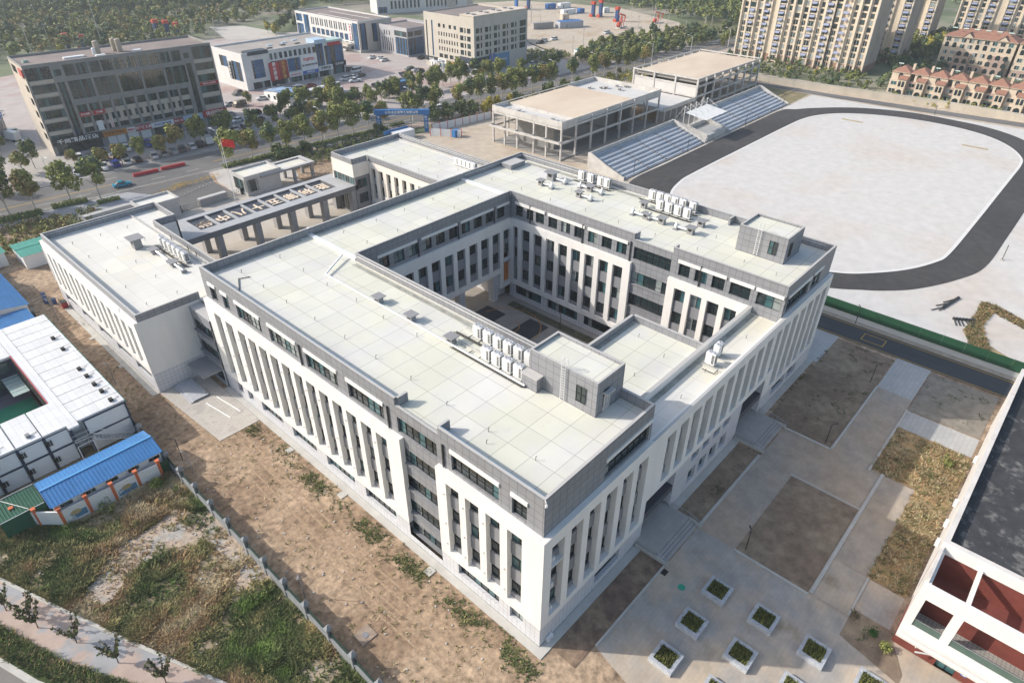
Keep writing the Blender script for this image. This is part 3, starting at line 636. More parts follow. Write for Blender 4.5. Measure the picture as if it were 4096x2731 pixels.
glaze(mb,FC2,9.4,12.1,1,3.6,.35,4,2); glaze(mb,FC2,9.4,12.1,4.6,7.2,.35,4,2); mb.build('corner_bay',BW)
# north wing
BN=thing('school_wing','three-storey white wing with a flat pale roof behind the school, beside the gate canopy','building',(57.2,63,0))
FNg=fr((57.2,0,0),(0,1,0),(-1,0,0)); mb=MB(); hs=[(y,y+1.5,3.6,10.8,.7) for y in [65.6+2.75*i for i in range(13)]]
wall(mb,FNg,62.8,101,2.8,12.4,hs,CREAM,back=GREYP)
mb.box(72.9,73.2,62.8,109.2,0,12.4,CREAM); mb.box(52.8,73.2,108.9,109.2,0,12.4,CREAM); mb.box(52.8,53.1,100.9,109,9.4,12.4,CREAM); mb.box(53.1,57.2,100.9,101.2,9.4,12.4,CREAM); mb.box(57.0,57.2,62.8,101,0,2.8,TILE); mb.build('wall',BN)
for h in hs: bay(FNg,h[0]+.4,h[1],3.6,10.8,.7,BN,floors=[(8.6,10.7),(4.8,6.9)],prot=.25)
mb=MB(); mb.box(53.2,57.1,101.2,108.9,0,9.4,GREYP); FB=fr((53.2,0,0),(0,1,0),(-1,0,0)); FB2=fr((0,101.2,0),(1,0,0),(0,-1,0))
glaze(mb,FB,101.6,108.5,7.3,9.3,-.03,7,2); glaze(mb,FB,103.5,107.5,.5,6,-.03,5,4); glaze(mb,FB2,53.7,56.3,6.6,8.6,-.03,3,2); glaze(mb,FB2,53.9,56.3,3.0,5.2,-.03,2,1); mb.build('corner_bay',BN)
mb=MB()
for a in ((57.2,57.5,62.8,101),(53,57.2,101.2,101.5),(52.9,53.2,101.2,109),(53.2,73.1,108.8,109.1),(72.8,73.1,62.8,108.8)): mb.box(*a,12.3,13.6,GREY,FLASH)
mb.box(71.8,72.1,64,108.6,12.4,12.7,FLASH); mb.builds('parapet',BN)
mb=MB(); mb.poly([(57.3,62.8,12.4),(73,62.8,12.4),(73,109,12.4),(57.3,109,12.4)],ROOF); mb.poly([(53,101.3,12.4),(57.3,101.3,12.4),(57.3,109,12.4),(53,109,12.4)],ROOF); mb.build('roof',BN)
mb=MB(); mb.path([(72.6,64,13.35),(72.6,108.5,13.35)],.04,PVC); mb.path([(72.6,64,13.0),(72.6,108.5,13.0)],.04,PVC)
mb.build('roof_pipe',BN)
for i in range(5):
    for j in range(2): c=vp.copy(); COL.objects.link(c); c.parent=BN; c.location=(3.5+6*j,18+6.2*i,12.4)
mb=MB(); mb.box(50,57.2,78,80,5.0,6.2,CREAM); mb.box(50,50.6,62.9,80,5.0,6.2,CREAM); mb.build('terrace_wall',BN)
# ---------------------------------------------------------------- roof machinery
def ac_proto():
    o=thing('air_conditioner','x','air conditioner',(0,0,0)); mb=MB(); mb.box(-.38,.38,-.62,.62,.12,1.72,PVC)
    mb.box(-.3,.3,-.55,-.4,0,.12,DARKM); mb.box(-.3,.3,.4,.55,0,.12,DARKM); mb.build('cabinet',o)
    mb=MB()
    for x in (-.385,.385):
        for i in range(6): mb.box(x-.006 if x<0 else x-.01,x+.01 if x<0 else x+.006,-.52,-.2,.35+.21*i,.5+.21*i,BLK)
    for i in range(6): mb.box(-.3,.3,-.626,-.616,.35+.21*i,.5+.21*i,BLK)
    mb.build('grille',o)
    fan=mat('fan_grey',(.55,.56,.6),.5,.05,2)
    for y in (-.31,.31):
        mb=MB(); mb.tube((0,y,1.72),(0,y,1.84),.27,fan,12); mb.tube((0,y,1.84),(0,y,1.85),.1,DARKM,8); mb.build('fan',o)
    return o
AC=ac_proto(); acn=0
def ac(x,y,z,label,group,rz=0):
    global acn
    if acn==0: AC.location=(x,y,z); AC.rotation_euler=(0,0,rz); AC['label']=label; AC['group']=group
    else: dup(AC,(x,y,z),rz,label,group=group)
    acn+=1
g='outdoor units on the front roof'
for i,y in enumerate((23.2,21.55,19.95,18.35,16.75,15.15)): ac(15.35,y,19.55,'white air conditioner, %s from the left in the back row on the front roof'%od(i),g)
for i,y in enumerate((19.35,17.75,16.15,14.5)): ac(12.85,y,19.55,'white air conditioner, %s from the left in the front row on the front roof'%od(i),g)
g='outdoor units on the rear roof'
for i,y in enumerate((31.3,29.8,28.3,26.9,25.4,23.5)): ac(65.9,y,19.55,'white air conditioner, %s from the left in the back row on the rear roof'%od(i),g)
for i,y in enumerate((28.0,26.3,24.6,22.9)): ac(63.0,y,19.55,'white air conditioner, %s from the left in the front row on the rear roof'%od(i),g)
for i,y in enumerate((46.0,43.9,41.7,40.3)): ac(65.2,y,19.55,'white air conditioner, %s from the left in the short row by the rear parapet'%od(i),g)
ac(37.6,3.2,15.1,'white air conditioner with dark side grille, farther of the pair on the low roof strip','units on the low roof strip',R(90)); ac(35.3,2.9,15.1,'white air conditioner, nearer of the pair on the low roof strip','units on the low roof strip')
for i in range(6): ac(5.9,91.0-1.75*i,12.5,'white air conditioner, %s from the left on the left wing roof'%od(i),'units on the left wing roof')
for i in range(5): ac(69.0,83.6-1.35*i,12.5,'white air conditioner, %s from the left on the roof behind the courtyard block'%od(i),'units on the back wing roof')
CB=mat('concrete_base',(.55,.54,.5),.85,.06,.6)
def rail(x,y0,y1,z,lab):
    mb=MB(); mb.path([(x-1.05,y1+.4,z+.1),(x-1.05,y0,z+.1),(x-.2,y0-.6,z+.1)],.05,DARKM,4); mb.path([(x+.7,y1+1.5,z+.15),(x+.7,y0,z+.15)],.06,SILV,4); mb.box(x-.6,x-.4,y0,y1,z,z+.12,CB); mb.box(x+.3,x+.5,y0,y1,z,z+.12,CB); mb.box(x-.9,x-.75,y0-.3,y1+.2,z+.05,z+.15,DARKM)
    for i in range(int((y1-y0)/1.6)): mb.tube((x-.8,y0+.6+1.6*i,z+.14),(x+.2,y0+.6+1.6*i,z+.14),.05,DARKM,4)
    solo(mb,'equipment_base',lab,'plinth',(x,y0,z))
rail(12.85,13.3,24,RZ,'concrete rails and black pipes under the front row of units on the front roof'); rail(15.35,14,26,RZ,'concrete rails and black pipes under the back row of units on the front roof')
rail(65.9,22.5,33,RZ,'concrete rails under the back row of units on the rear roof'); rail(63,22,29.5,RZ,'concrete rails under the front row of units on the rear roof'); rail(5.9,80.5,92,12.4,'concrete rails and pipes under the units on the left wing roof')
rail(65.2,39.3,47,RZ,'concrete rails under the short row of units by the rear parapet')
mb=MB()
for x in (34.6,35.7,37.0,38.1): mb.box(x,x+.3,.8,3.9,14.9,15.05,CB)
mb.path([(33.8,3.2,15.05),(33.8,1.6,15.05),(34.9,1.6,15.05)],.05,DARKM); solo(mb,'equipment_base','concrete rails under the two units on the low roof strip','plinth',(36,2,14.9))
VG=mat('vent_grey',(.27,.275,.29),.7,.06,.6)
def vent(x,y,z,s,h,label,cat='roof vent'):
    o=thing('roof_vent',label,cat,(x,y,z),'concrete roof vents'); mb=MB(); mb.box(x-s*.3,x+s*.3,y-s*.38,y+s*.38,z,z+h,VG); mb.build('shaft',o)
    mb=MB(); mb.box(x-s*.305,x-s*.295,y-s*.22,y+s*.22,z+h*.45,z+h*.85,BLK); mb.build('louvre',o)
    mb=MB(); mb.box(x-s*.55,x+s*.55,y-s*.6,y+s*.6,z+h,z+h+.1,VG); mb.build('cap',o)
for i,y in enumerate((38.6,32.2,25.0)): vent(12.6,y,RZ,1.25,.9,'grey concrete roof vent with slab cap on the front roof, %s from the left'%od(i))
for x,y,s,h,l in ((61.7,50.3,1.9,1.5,'large grey concrete vent at the left end of the rear roof'),(58.3,50.0,1.2,1,'small grey vent with a fan duct, leftmost on the rear roof'),(58.5,41.5,1.2,1,'grey vent standing alone near the courtyard edge of the rear roof'),(62.1,41.8,1.4,1,'grey vent in front of the short row of units'),
    (62.2,30.6,1.2,1,'grey vent left of the large cluster of units on the rear roof'),(58.5,27.8,1.2,1,'grey vent in front of the unit cluster, left of three'),(58.6,24.9,1.3,1.1,'grey vent in front of the unit cluster, middle of three'),(58.4,19.6,1.3,1.1,'grey vent in front of the unit cluster, right of three'),(62,19.8,1.3,1,'grey vent at the right end of the unit cluster')): vent(x,y,RZ,s,h,l)
vent(2.6,93.6,12.4,2.2,1.9,'tall concrete vent with slab cap on the left wing roof'); vent(3.6,89.4,12.4,1.4,.8,'low concrete vent with silver duct on the left wing roof, nearer the tall one'); vent(3.8,82.4,12.4,1.4,.8,'low concrete vent with silver duct on the left wing roof, right of the units')
def fan_duct(x,y,dx,dy,z,label):
    o=thing('duct_fan',label,'duct fan',(x,y,z),'ducted fans on the roofs'); mb=MB(); mb.tube((x,y,z+.55),(x+dx,y+dy,z+.55),.2,SILV,8); mb.build('duct',o)
    mb=MB(); mb.tube((x+dx,y+dy-.2,z+.55),(x+dx,y+dy+.2,z+.55),.42,PVC,10); mb.tube((x+dx,y+dy,z+.6),(x+dx+.1,y+dy,z+1.25),.16,PVC,6); mb.box(x+dx-.5,x+dx+.5,y+dy-.4,y+dy+.4,z,z+.12,VG); mb.build('fan_housing',o)
for i,(x,y,dx,dy) in enumerate(((58.3,49.4,0,-1.9),(61.7,49.2,0,-2.0),(58.5,40.9,0,-1.9),(62.1,41.1,0,-1.8),(62.1,42.4,0,1.6),(58.5,28.4,0,2.0),(58.6,25.6,0,1.7),(58.4,20.3,0,1.9))): fan_duct(x,y,dx,dy,RZ,'white ducted fan beside a vent on the rear roof, %s from the left'%od(i))
for i,(y0,y1) in enumerate(((88.6,84.6),(81.6,79.2))):
    mb=MB(); mb.tube((3.7,y0,13.1),(3.9,y1,12.75),.16,SILV,6); mb.box(3.5,4.3,y1-.5,y1,12.4,12.9,VG); solo(mb,'silver_duct','silver duct running from a low vent on the left wing roof, %s'%('longer one' if i==0 else 'shorter one'),'duct',(3.7,y0,12.4))
# wall-mounted units near the front corner
def wunit(x,y,z,nx,ny,label):
    o=thing('wall_air_conditioner',label,'air conditioner',(x,y,z),'small wall-mounted units'); mb=MB(); a=math.atan2(ny,nx); mb.obox((x+nx*.2,y+ny*.2),a,.17,.42,z,z+.6,PVC); mb.build('cabinet',o)
    mb=MB(); c=Vector((x+nx*.375,y+ny*.375,z+.3)); mb.tube(c,c+Vector((nx*.02,ny*.02,0)),.22,mat('fan_grey',(.55,.56,.6)),12); mb.build('fan',o)
wunit(1.55,s,15.83,0,-1,'small white unit on the white ledge at the top of the front corner')
for i,z in enumerate((11.4,7.5,3.85)): wunit(1.75,.72,z,0,-1,'small white unit inside the corner recess, %s from the top'%od(i))
wunit(1.35,0,.1,0,-1,'small white unit standing on the ground at the front corner'); wunit(48.3,49.9,7.96,0,-1,'white unit on the shelf above the orange panel, left one'); wunit(49.2,49.9,7.96,0,-1,'white unit on the shelf above the orange panel, right one')
mb=MB(); mb.path([(.5,.5,20.7),(.35,.3,20.75),(.3,.2,20.55)],.05,PVC); mb.tube((.3,.2,20.55),(.3,.2,20.3),.12,PVC,8); solo(mb,'security_camera','white dome security camera on the front roof corner','camera',(.3,.2,20.4))
mb=MB(); mb.box(1.22,3.05,.02,.85,11.25,11.38,WHITE); part(mb,'shelf')
# ---------------------------------------------------------------- gate canopy with the school's name
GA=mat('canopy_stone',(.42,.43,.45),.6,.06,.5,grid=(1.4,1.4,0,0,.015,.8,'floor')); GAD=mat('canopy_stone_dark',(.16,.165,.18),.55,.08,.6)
gc=thing('gate_canopy','long grey canopy on square piers with golden characters on its latticed top','canopy',(12.2,100,0))
mb=MB(); CZ0,CZ1=6.3,7.5
cx0,cx1,cy0,cy1=12.6,54.0,101.2,111.8; wx0,wx1,wy0,wy1=17.6,49.7,103.8,110.3
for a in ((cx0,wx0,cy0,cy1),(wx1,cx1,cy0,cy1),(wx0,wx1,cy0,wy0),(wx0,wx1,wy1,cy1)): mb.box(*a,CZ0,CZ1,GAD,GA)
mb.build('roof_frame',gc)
pw=(wx1-wx0)/8
for i in range(1,8): mb=MB(); mb.box(wx0+pw*i-.25,wx0+pw*i+.25,wy0+.01,wy1-.01,6.6,7.42,GA); mb.build('crossbeam',gc)
LAT=mat('lattice_blue_grey',(.12,.135,.17),.5,.1,1)
for i in range(8):
    mb=MB(); a0=wx0+pw*i+.26; a1=a0+pw-.52
    for k in range(16): y=wy0+.15+k*.4; mb.box(a0,a1,y,y+.2,6.95,7.1,LAT)
    for k in range(9): x=a0+.05+k*(a1-a0)/9; mb.box(x,x+.2,wy0+.02,wy1-.02,6.90,6.945,LAT)
    mb.build('lattice',gc)
def text(name,body,size,loc,rot,m,parent=None,ext=.03,align='CENTER',sx=1):
    cu=bpy.data.curves.new('t','FONT'); cu.body=body; cu.size=size; cu.align_x=align; cu.align_y='CENTER'; cu.extrude=ext; cu.offset=size*.018
    t=bpy.data.objects.new('t',cu); COL.objects.link(t); dg=bpy.context.evaluated_depsgraph_get(); me=bpy.data.meshes.new_from_object(t.evaluated_get(dg)); bpy.data.objects.remove(t); bpy.data.curves.remove(cu)
    me.name=name; me.materials.clear(); me.materials.append(m); me.transform(Matrix.Diagonal((sx,1,1,1)))
    M=rot if isinstance(rot,Matrix) else Matrix.Rotation(0,4,'Z')
    o=bpy.data.objects.new(name,me); COL.objects.link(o)
    o.matrix_local=Matrix.Translation(Vector(loc)-(WL[parent.name] if parent else Vector()))@M
    if parent: o.parent=parent; WL[o.name]=WL[parent.name]
    return o
def wrot(u,n):
    u=Vector(u).normalized(); n=Vector(n).normalized(); v=n.cross(u)
    return Matrix(((u.x,v.x,n.x,0),(u.y,v.y,n.y,0),(u.z,v.z,n.z,0),(0,0,0,1)))
GOLD=mat('gold_letters',(.80,.66,.52),.5,.05,1)
for i,chx in enumerate('胜利第五十八中学'): text('character',chx,3.7,(wx1-pw*(i+.5),(wy0+wy1)/2,7.2),wrot((-1,0,0),(0,0,1)),GOLD,gc,ext=.08,sx=.78)
for x in (20.0,28.4,36.7,44.9,52.6):
    for y in (102.2,109.3): mb=MB(); mb.box(x-.6,x+.6,y-.75,y+.75,0,CZ0-.01,mat('pier_stone',(.30,.30,.31),.6,.06,.5,grid=(1.2,.8,0,0,.015,.8,'wall'))); mb.build('pier',gc)
# gatehouses, gate and flag
def gatehouse(name,label,x0,x1,y0,y1,z,gl,ext=None):
    o=thing(name,label,'gatehouse',(x0,y0,0)); ST=mat('gate_stone',(.44,.44,.45),.7,.08,.5,grid=(.9,.6,0,0,.02,.85,'wall'))
    mb=MB(); mb.box(x0+.5,x1-.3,y0+.5,y1-.5,0,z-.9,ST); mb.build('wall',o)
    mb=MB()
    for a in ((x0,x0+.35,y0,y1),(x1-.35,x1,y0,y1),(x0+.35,x1-.35,y0,y0+.35),(x0+.35,x1-.35,y1-.35,y1)): mb.box(*a,z-.9,z,ST,FLASH)
    mb.box(x0+.35,x1-.35,y0+.35,y1-.35,z-.9,z-.5,ROOFW); mb.build('roof',o)
    FF=fr((x0+.5,0,0),(0,1,0),(-1,0,0)); FE=fr((0,y0+.5,0),(1,0,0),(0,-1,0)); FE2=fr((x1-.3,0,0),(0,1,0),(1,0,0))
    mb=MB(); glaze(mb,FF,y0+.8,y1-.8,1.0,z-1.2,-.05,5,3); mb.build('window',o); mb=MB(); glaze(mb,FE,x0+.8,x0+3.6,1.0,z-1.2,-.05,5,4,gl=gl); mb.build('window',o)
    return o,ST
gr,ST=gatehouse('gatehouse','grey stone gatehouse with a glazed corner and a long porch roof, right of the flagpole',41,51.3,130.8,137.9,5.2,[GL,GC,GG])
mb=MB(); 
for a in ((45.5,60.9,130.2,131.2),(45.5,60.9,136.2,137.2),(59.6,60.9,131.2,136.2)): mb.box(*a,4.0,4.5,GREYP,FLASH)
mb.box(51.4,59.6,131.2,136.2,4.0,4.15,ROOFW); mb.build('porch_roof',gr)
for x,y in ((54.9,131.0),(60.2,131.0),(60.2,136.0),(54.9,136.0)): mb=MB(); mb.box(x-.35,x+.35,y-.35,y+.35,0,4,GREYP); mb.build('pier',gr)
gl_,_=gatehouse('gatehouse','low grey stone gatehouse behind the roof of the left wing',16.4,25.2,131.6,137.6,4.6,[GL,GG])
mb=MB(); mb.box(7.2,7.6,128,146,0,1.6,GREYP); mb.box(7.2,19,144.6,146.2,0,1.2,FLASH); mb.box(8,19,130,131.5,3,3.5,GREYP,FLASH); solo(mb,'garden_wall','low grey wall and planter edge left of the school gate','wall',(7.2,128,0))
gt=thing('sliding_gate','retractable metal gate with a long grey housing across the school entrance','gate',(25.6,134,0))
mb=MB(); mb.box(30.2,37.2,133.4,134.8,0,1.9,mat('gate_box',(.28,.28,.29),.6,.06,.6),FLASH); mb.build('housing',gt)
for x0,x1 in ((25.6,30.1),(37.3,41.0)):
    mb=MB(); 
    for z in (.2,.8,1.4): mb.box(x0,x1,134.05,134.12,z,z+.07,STEEL)
    x=x0
    while x<x1: mb.box(x,x+.06,134.0,134.16,.05,1.55,GREYP); x+=.45
    mb.build('folding_section',gt)
mb=MB(); mb.box(25.2,25.7,133.7,134.3,0,1.7,DARKM); mb.box(41.0,41.4,133.7,134.3,0,1.7,DARKM); mb.builds('post',gt)
fl=thing('flagpole','tall white flagpole flying a red flag in front of the school gate','flagpole',(37.6,130.6,0))
mb=MB(); mb.tube((37.6,130.6,0),(37.6,130.6,15.6),.09,PVC,8,.05); mb.build('pole',fl)
mb=MB(); RED=mat('flag_red',(.62,.015,.02),.7,.05,1); n=10
for i in range(n):
    t0,t1=i/n,(i+1)/n; f=lambda t:(37.6+2.6*t,130.6-1.2*t+.25*math.sin(t*7),-.7*t*t)
    a,b=f(t0),f(t1); mb.poly([(a[0],a[1],15.4+a[2]),(b[0],b[1],15.4+b[2]),(b[0],b[1],13.6+b[2]),(a[0],a[1],13.6+a[2])],RED)
fg=mb.build('flag',fl)
mb=MB(); YS=mat('star_yellow',(.8,.6,.05),.7,0,1)
for dx,dz,r in ((.5,-.5,.24),(.95,-.25,.09),(1.1,-.45,.09),(1.1,-.7,.09),(.95,-.9,.09)):
    P=[]; 
    for k in range(10): rr=r if k%2==0 else r*.4; a=R(90+36*k); P.append((37.6+dx+math.cos(a)*rr*.9,130.6-1.2*dx/2.6+.25*math.sin(dx/2.6*7)-.05-math.cos(a)*rr*.1,15.4+dz+math.sin(a)*rr))
    mb.poly(P,YS)
mb.build('star',fl)
# yellow barriers, bollards at the entrance
YB=mat('yellow_paint',(.62,.40,.05),.5,.15,2)
def barrier(x,y,rz,label):
    mb=MB(); ca,sa=math.cos(rz),math.sin(rz)
    f=lambda a,b,z:(x+ca*a-sa*b,y+sa*a+ca*b,z)
    mb.path([f(-1,0,0),f(-1,0,1.0),f(1,0,1.0),f(1,0,0)],.035,YB,4); mb.path([f(-1,0,.4),f(1,0,.4)],.035,YB,4)
    for k in range(5): mb.tube(f(-.7+.35*k,0,.4),f(-.7+.35*k,0,1),.025,YB,4)
    for a in (-1,1): mb.tube(f(a,-.35,.03),f(a,.35,.03),.03,YB,4)
    solo(mb,'crowd_barrier',label,'barrier',(x,y,0),'yellow crowd barriers at the school entrance')
for i in range(11): barrier(27.0+1.55*i,148.6+.17*i+rnd.uniform(-.3,.3),rnd.uniform(-.2,.3),'yellow crowd barrier, %s from the left in the line outside the school gate'%od(i))
for i in range(3): barrier(31.6+1.3*i,150.6,.1,'yellow crowd barrier, %s in the short double row outside the gate'%od(i))
for i in range(12):
    x,y=27.5+1.15*i,142.6+.35*i; mb=MB(); mb.tube((x,y,0),(x,y,.45),.09,STEEL,8); mb.tube((x,y,.45),(x,y,.52),.12,PVC,8); solo(mb,'bollard','short steel bollard, %s from the left inside the entrance'%od(i),'bollard',(x,y,0),'bollards at the school entrance')
# ---------------------------------------------------------------- unfinished concrete buildings
def frame(name,label,x0,x1,y0,y1,H_,xs,ys,mid,raised,open_=True):
    o=thing(name,label,'unfinished building',(x0,y0,0)); w_=.45
    for x in xs:
        for y in ys:
            if x in(xs[0],xs[-1]) or y in (ys[0],ys[-1]) or rnd.random()<.5: mb=MB(); mb.box(x-w_/2,x+w_/2,y-w_/2,y+w_/2,0,H_-1.35,CONC); mb.build('column',o)
    mb=MB()
    for z in mid+[H_-2.3]:
        for y in (ys[0],ys[-1]): mb.box(x0+.3,x1-.3,y-.16,y+.16,z,z+.6,CONC)
        for x in (xs[0],xs[-1]): mb.box(x-.16,x+.16,y0+.3,y1-.3,z,z+.6,CONC)
        for x in xs[1:-1:2]: mb.box(x-.14,x+.14,y0+.3,y1-.3,z+.02,z+.5,CONCD)
    mb.builds('beam',o)
    mb=MB(); mb.box(x0+.2,x1-.2,y0+.2,y1-.2,.05,.35,CONCD); mb.build('floor',o)
    mb=MB(); mb.box(x0+6,x1-6,y0+7.5,y0+7.8,0,H_-2.4,CONCD); mb.box(x0+6.1,x0+6.4,y0+7.9,y1-4,0,H_-2.4,CONCD); mb.box(x1-14,x1-13.6,y0+2,y0+7.4,0,H_-2.4,CONCD); mb.builds('partition_wall',o)
    return o
CTOP=mat('roof_screed',(.60,.49,.385),.95,.07,.15,patch=((.66,.555,.44),.06,.4,.6),stretch=(.5,1,1)); CWH=mat('concrete_white',(.60,.59,.58),.9,.06,.3)
ax=[115.4+.25,122.3,129.7,137.1,144.5,151.9,159.3,166.45]; ay=[90.75,96.2,100.9,107.3,112.4,117.05]
A_=frame('sports_hall','unfinished two-storey concrete frame building with a tan raised roof, nearer of the two',115.4,166.7,90.5,117.3,11,ax,ay,[4.6],None)
mb=MB()
for a in ((115.4,122.2,90.5,90.8),(115.4,115.7,90.8,117.3),(152.1,166.7,90.5,90.8),(166.4,166.7,90.8,117.3),(115.7,122.2,117.0,117.3),(152.1,166.4,117,117.3)): mb.box(*a,9.4,11,CONC)
mb.builds('parapet',A_)
mb=MB(); mb.box(115.7,166.4,90.8,117,9.5,9.75,CWH); mb.box(122.3,152,91.2,116.6,9.76,10.55,CONC,CTOP); mb.build('roof',A_)
mb=MB(); mb.box(122.3,152,90.5,90.75,10.75,11,CONC); mb.box(122.3,152,117.05,117.3,10.75,11,CONC)
for x in (122.3,129.7,137.1,144.5,151.8): mb.box(x-.15,x+.15,90.55,90.8,9.5,10.74,CONC); mb.box(x-.15,x+.15,117.05,117.25,9.5,10.74,CONC)
mb.build('roof_rail',A_)
mb=MB(); mb.box(113.6,113.95,89.8,117,5.2,5.75,CONC)
for y in ay: mb.box(113.96,115.4,y-.15,y+.15,5.2,5.7,CONC)
mb.build('balcony_beam',A_)
for i,(x,y) in enumerate(((117.8,112.8),(118.6,109.4),(118.5,96.4),(118.7,92.6),(155.6,111.2),(158.4,108.5),(159.6,107.3),(160.6,102.6),(163.9,105.9),(165.2,103.4))):
    o=thing('roof_vent','small concrete table-like vent on the unfinished roof, %s from the left'%od(i),'roof vent',(x,y,9.75),'table-like vents on the unfinished roof'); mb=MB(); mb.box(x-.35,x+.35,y-.4,y+.4,9.75,10.45,CONCD); mb.build('shaft',o); mb=MB(); mb.box(x-.7,x+.7,y-.7,y+.7,10.45,10.57,CONC); mb.build('cap',o)
B_=thing('training_hall','unfinished tall concrete frame building with a plain tan roof behind the far stand','unfinished building',(188,88.8,0))
bx=[188.3+6.0*i for i in range(9)]; 
for i,x in enumerate(bx):
    for y in (89.1,115.2): mb=MB(); mb.box(x-.3,x+.3,y-.3,y+.3,0,10.6,CONC); mb.build('column',B_)
for y in (97.8,106.5):
    for x in (188.3,236.1): mb=MB(); mb.box(x-.3,x+.3,y-.3,y+.3,0,10.6,CONC); mb.build('column',B_)
mb=MB()
for z in (1.2,4.6,7.9):
    for y in (89.1,115.2): mb.box(188.5,236,y-.17,y+.17,z,z+.6,CONC)
    for x in (188.3,236.1): mb.box(x-.17,x+.17,89.3,115,z,z+.6,CONC)
mb.builds('beam',B_)
mb=MB(); mb.box(188.2,188.5,89.5,115,4.9,8.6,CWH); mb.box(192,229,112.0,112.3,0,8,CONCD); mb.box(200,200.3,93,112,0,7.9,CONCD); mb.box(214,214.3,96,112,0,7.9,CONCD); mb.builds('partition_wall',B_)
mb=MB(); mb.box(188.6,235.9,89.4,114.9,9.3,9.7,CONCD,CTOP); mb.box(189,235.5,90.2,114,9.7,10.35,CONCD,CTOP); mb.build('roof',B_)
mb=MB()
for a in ((187.9,236.5,88.8,89.1),(187.9,236.5,115.2,115.5),(187.9,188.2,89.1,115.2),(236.2,236.5,89.1,115.2)): mb.box(*a,10.6,11,CONC)
mb.build('roof_rail',B_)
K_=thing('link_building','low unfinished concrete link with a white roof between the two frame buildings','unfinished building',(166.8,88.6,0))
mb=MB(); mb.box(166.9,187.8,88.7,89.0,3.9,5.2,CONC); mb.box(166.9,187.8,112,112.3,3.9,5.2,CONC); mb.builds('parapet',K_); mb=MB(); mb.box(166.9,187.8,89.0,112,4.0,4.4,CWH); mb.build('roof',K_)
for i in range(6): mb=MB(); x=168+3.8*i; mb.box(x-.2,x+.2,88.75,89.1,0,3.9,CONC); mb.build('column',K_)
mb=MB(); mb.box(167.2,187.5,90.5,90.8,0,3.9,CONCD); mb.build('partition_wall',K_)
# stands
STB=mat('stand_concrete',(.44,.48,.54),.85,.1,.3,patch=((.56,.58,.61),.15,.45,.6),stretch=(.3,1,1))
def stand(x0,x1,label):
    o=thing('grandstand',label,'grandstand',(x0,68.5,0),'open concrete stands'); mb=MB(); n=15; d=(80.2-69.0)/n; P=[(68.6,0)]
    for i in range(n): P+=[(69.0+d*i,.25+.235*(i)),(69.0+d*i,.25+.235*(i+1)-.0)]
    P+=[(80.2,.25+.235*n)]
    mb.poly([(x0,68.6,.25),(x1,68.6,.25),(x1,69,.25),(x0,69,.25)],STB)
    for i in range(n):
        y=69+d*i; z=.25+.235*i
        mb.poly([(x0,y,z),(x1,y,z),(x1,y,z+.235),(x0,y,z+.235)],STB); mb.poly([(x0,y,z+.235),(x1,y,z+.235),(x1,y+d,z+.235),(x0,y+d,z+.235)],STB)
        if i%2: mb.box(x0+.1,x1-.1,y+d*.30,y+d*.98,z+.235,z+.235+.2,mat('bench_concrete',(.27,.32,.39),.8,.1,.3))
    mb.build('terrace',o)
    k=0
    for f in (.0,.27,.5,.73,1.0):
        xx=x0+.7+(x1-x0-2.1)*f; mb=MB()
        for i in range(n*2): y=69+d*i/2; mb.box(xx,xx+.9,y,y+d*.45,.1+.235*i/2,.25+.235*(i/2)+.24,CONC if i%2 else CONCD)
        mb.build('aisle_steps',o)
    for x in (x0-.25,x1): 
        mb=MB(); Q=[(68.5,0),(80.7,0),(80.7,5.0),(79.5,5.0),(74.5,2.9),(69.0,1.0),(68.5,.9)]
        k1=[(x,a,b) for a,b in Q]; k2=[(x+.25,a,b) for a,b in Q]; mb.poly(k1,CONC); mb.poly(k2,CONC)
        for i in range(len(Q)): j=(i+1)%len(Q); mb.poly([k1[i],k1[j],k2[j],k2[i]],CONC)
        mb.build('side_wall',o)
    mb=MB(); mb.box(x0,x1,80.3,80.6,0,4.9,CONC); mb.build('back_wall',o)
stand(115.2,158.6,'concrete grandstand with pale steps, nearer of the two beside the track'); stand(173.9,219.8,'concrete grandstand with pale steps, farther of the two beside the track')
rs=thing('reviewing_stand','raised concrete podium with side walls between the two grandstands','podium',(161.5,69,0))
mb=MB(); mb.box(161.5,173.0,69,76.5,0,1.7,CONC,mat('podium_floor',(.44,.45,.46),.85,.08,.3)); mb.build('platform',rs)
mb=MB()
for x in (159.9,161.2,172.9,173.3):
    Q=[(69,0),(78.5,0),(78.5,3.6),(76,3.5),(72.5,2.5),(69.4,2.0)] if x in(161.2,172.9) else [(68.6,0),(79.5,0),(79.5,4.4),(75,3.0),(69,1.2)]
    k1=[(x,a,b) for a,b in Q]; k2=[(x+.25,a,b) for a,b in Q]; mb.poly(k1,CONC); mb.poly(k2,CONC)
    for i in range(len(Q)): j=(i+1)%len(Q); mb.poly([k1[i],k1[j],k2[j],k2[i]],CONC)
mb.builds('side_wall',rs)
mb=MB(); mb.box(161.5,172.9,76.5,76.8,0,3.0,CONC); mb.build('back_wall',rs)
tc=thing('tensile_canopy','white membrane canopy on slender struts over the podium','canopy',(161,76.6,0))
mb=MB(); MEM=mat('membrane',(.80,.80,.78),.6,.03,.5); a,b=160.5,174.5
for i in range(4):
    xa=a+(b-a)*i/4; xb=a+(b-a)*(i+1)/4; xm=(xa+xb)/2
    mb.poly([(xa,77.5,7.2),(xm,77.5,7.3),(xm,70.3,6.25),(xa,70.2,6.2)],MEM); mb.poly([(xm,77.5,7.3),(xb,77.5,7.2),(xb,70.2,6.2),(xm,70.3,6.25)],MEM)
mb.build('membrane',tc)
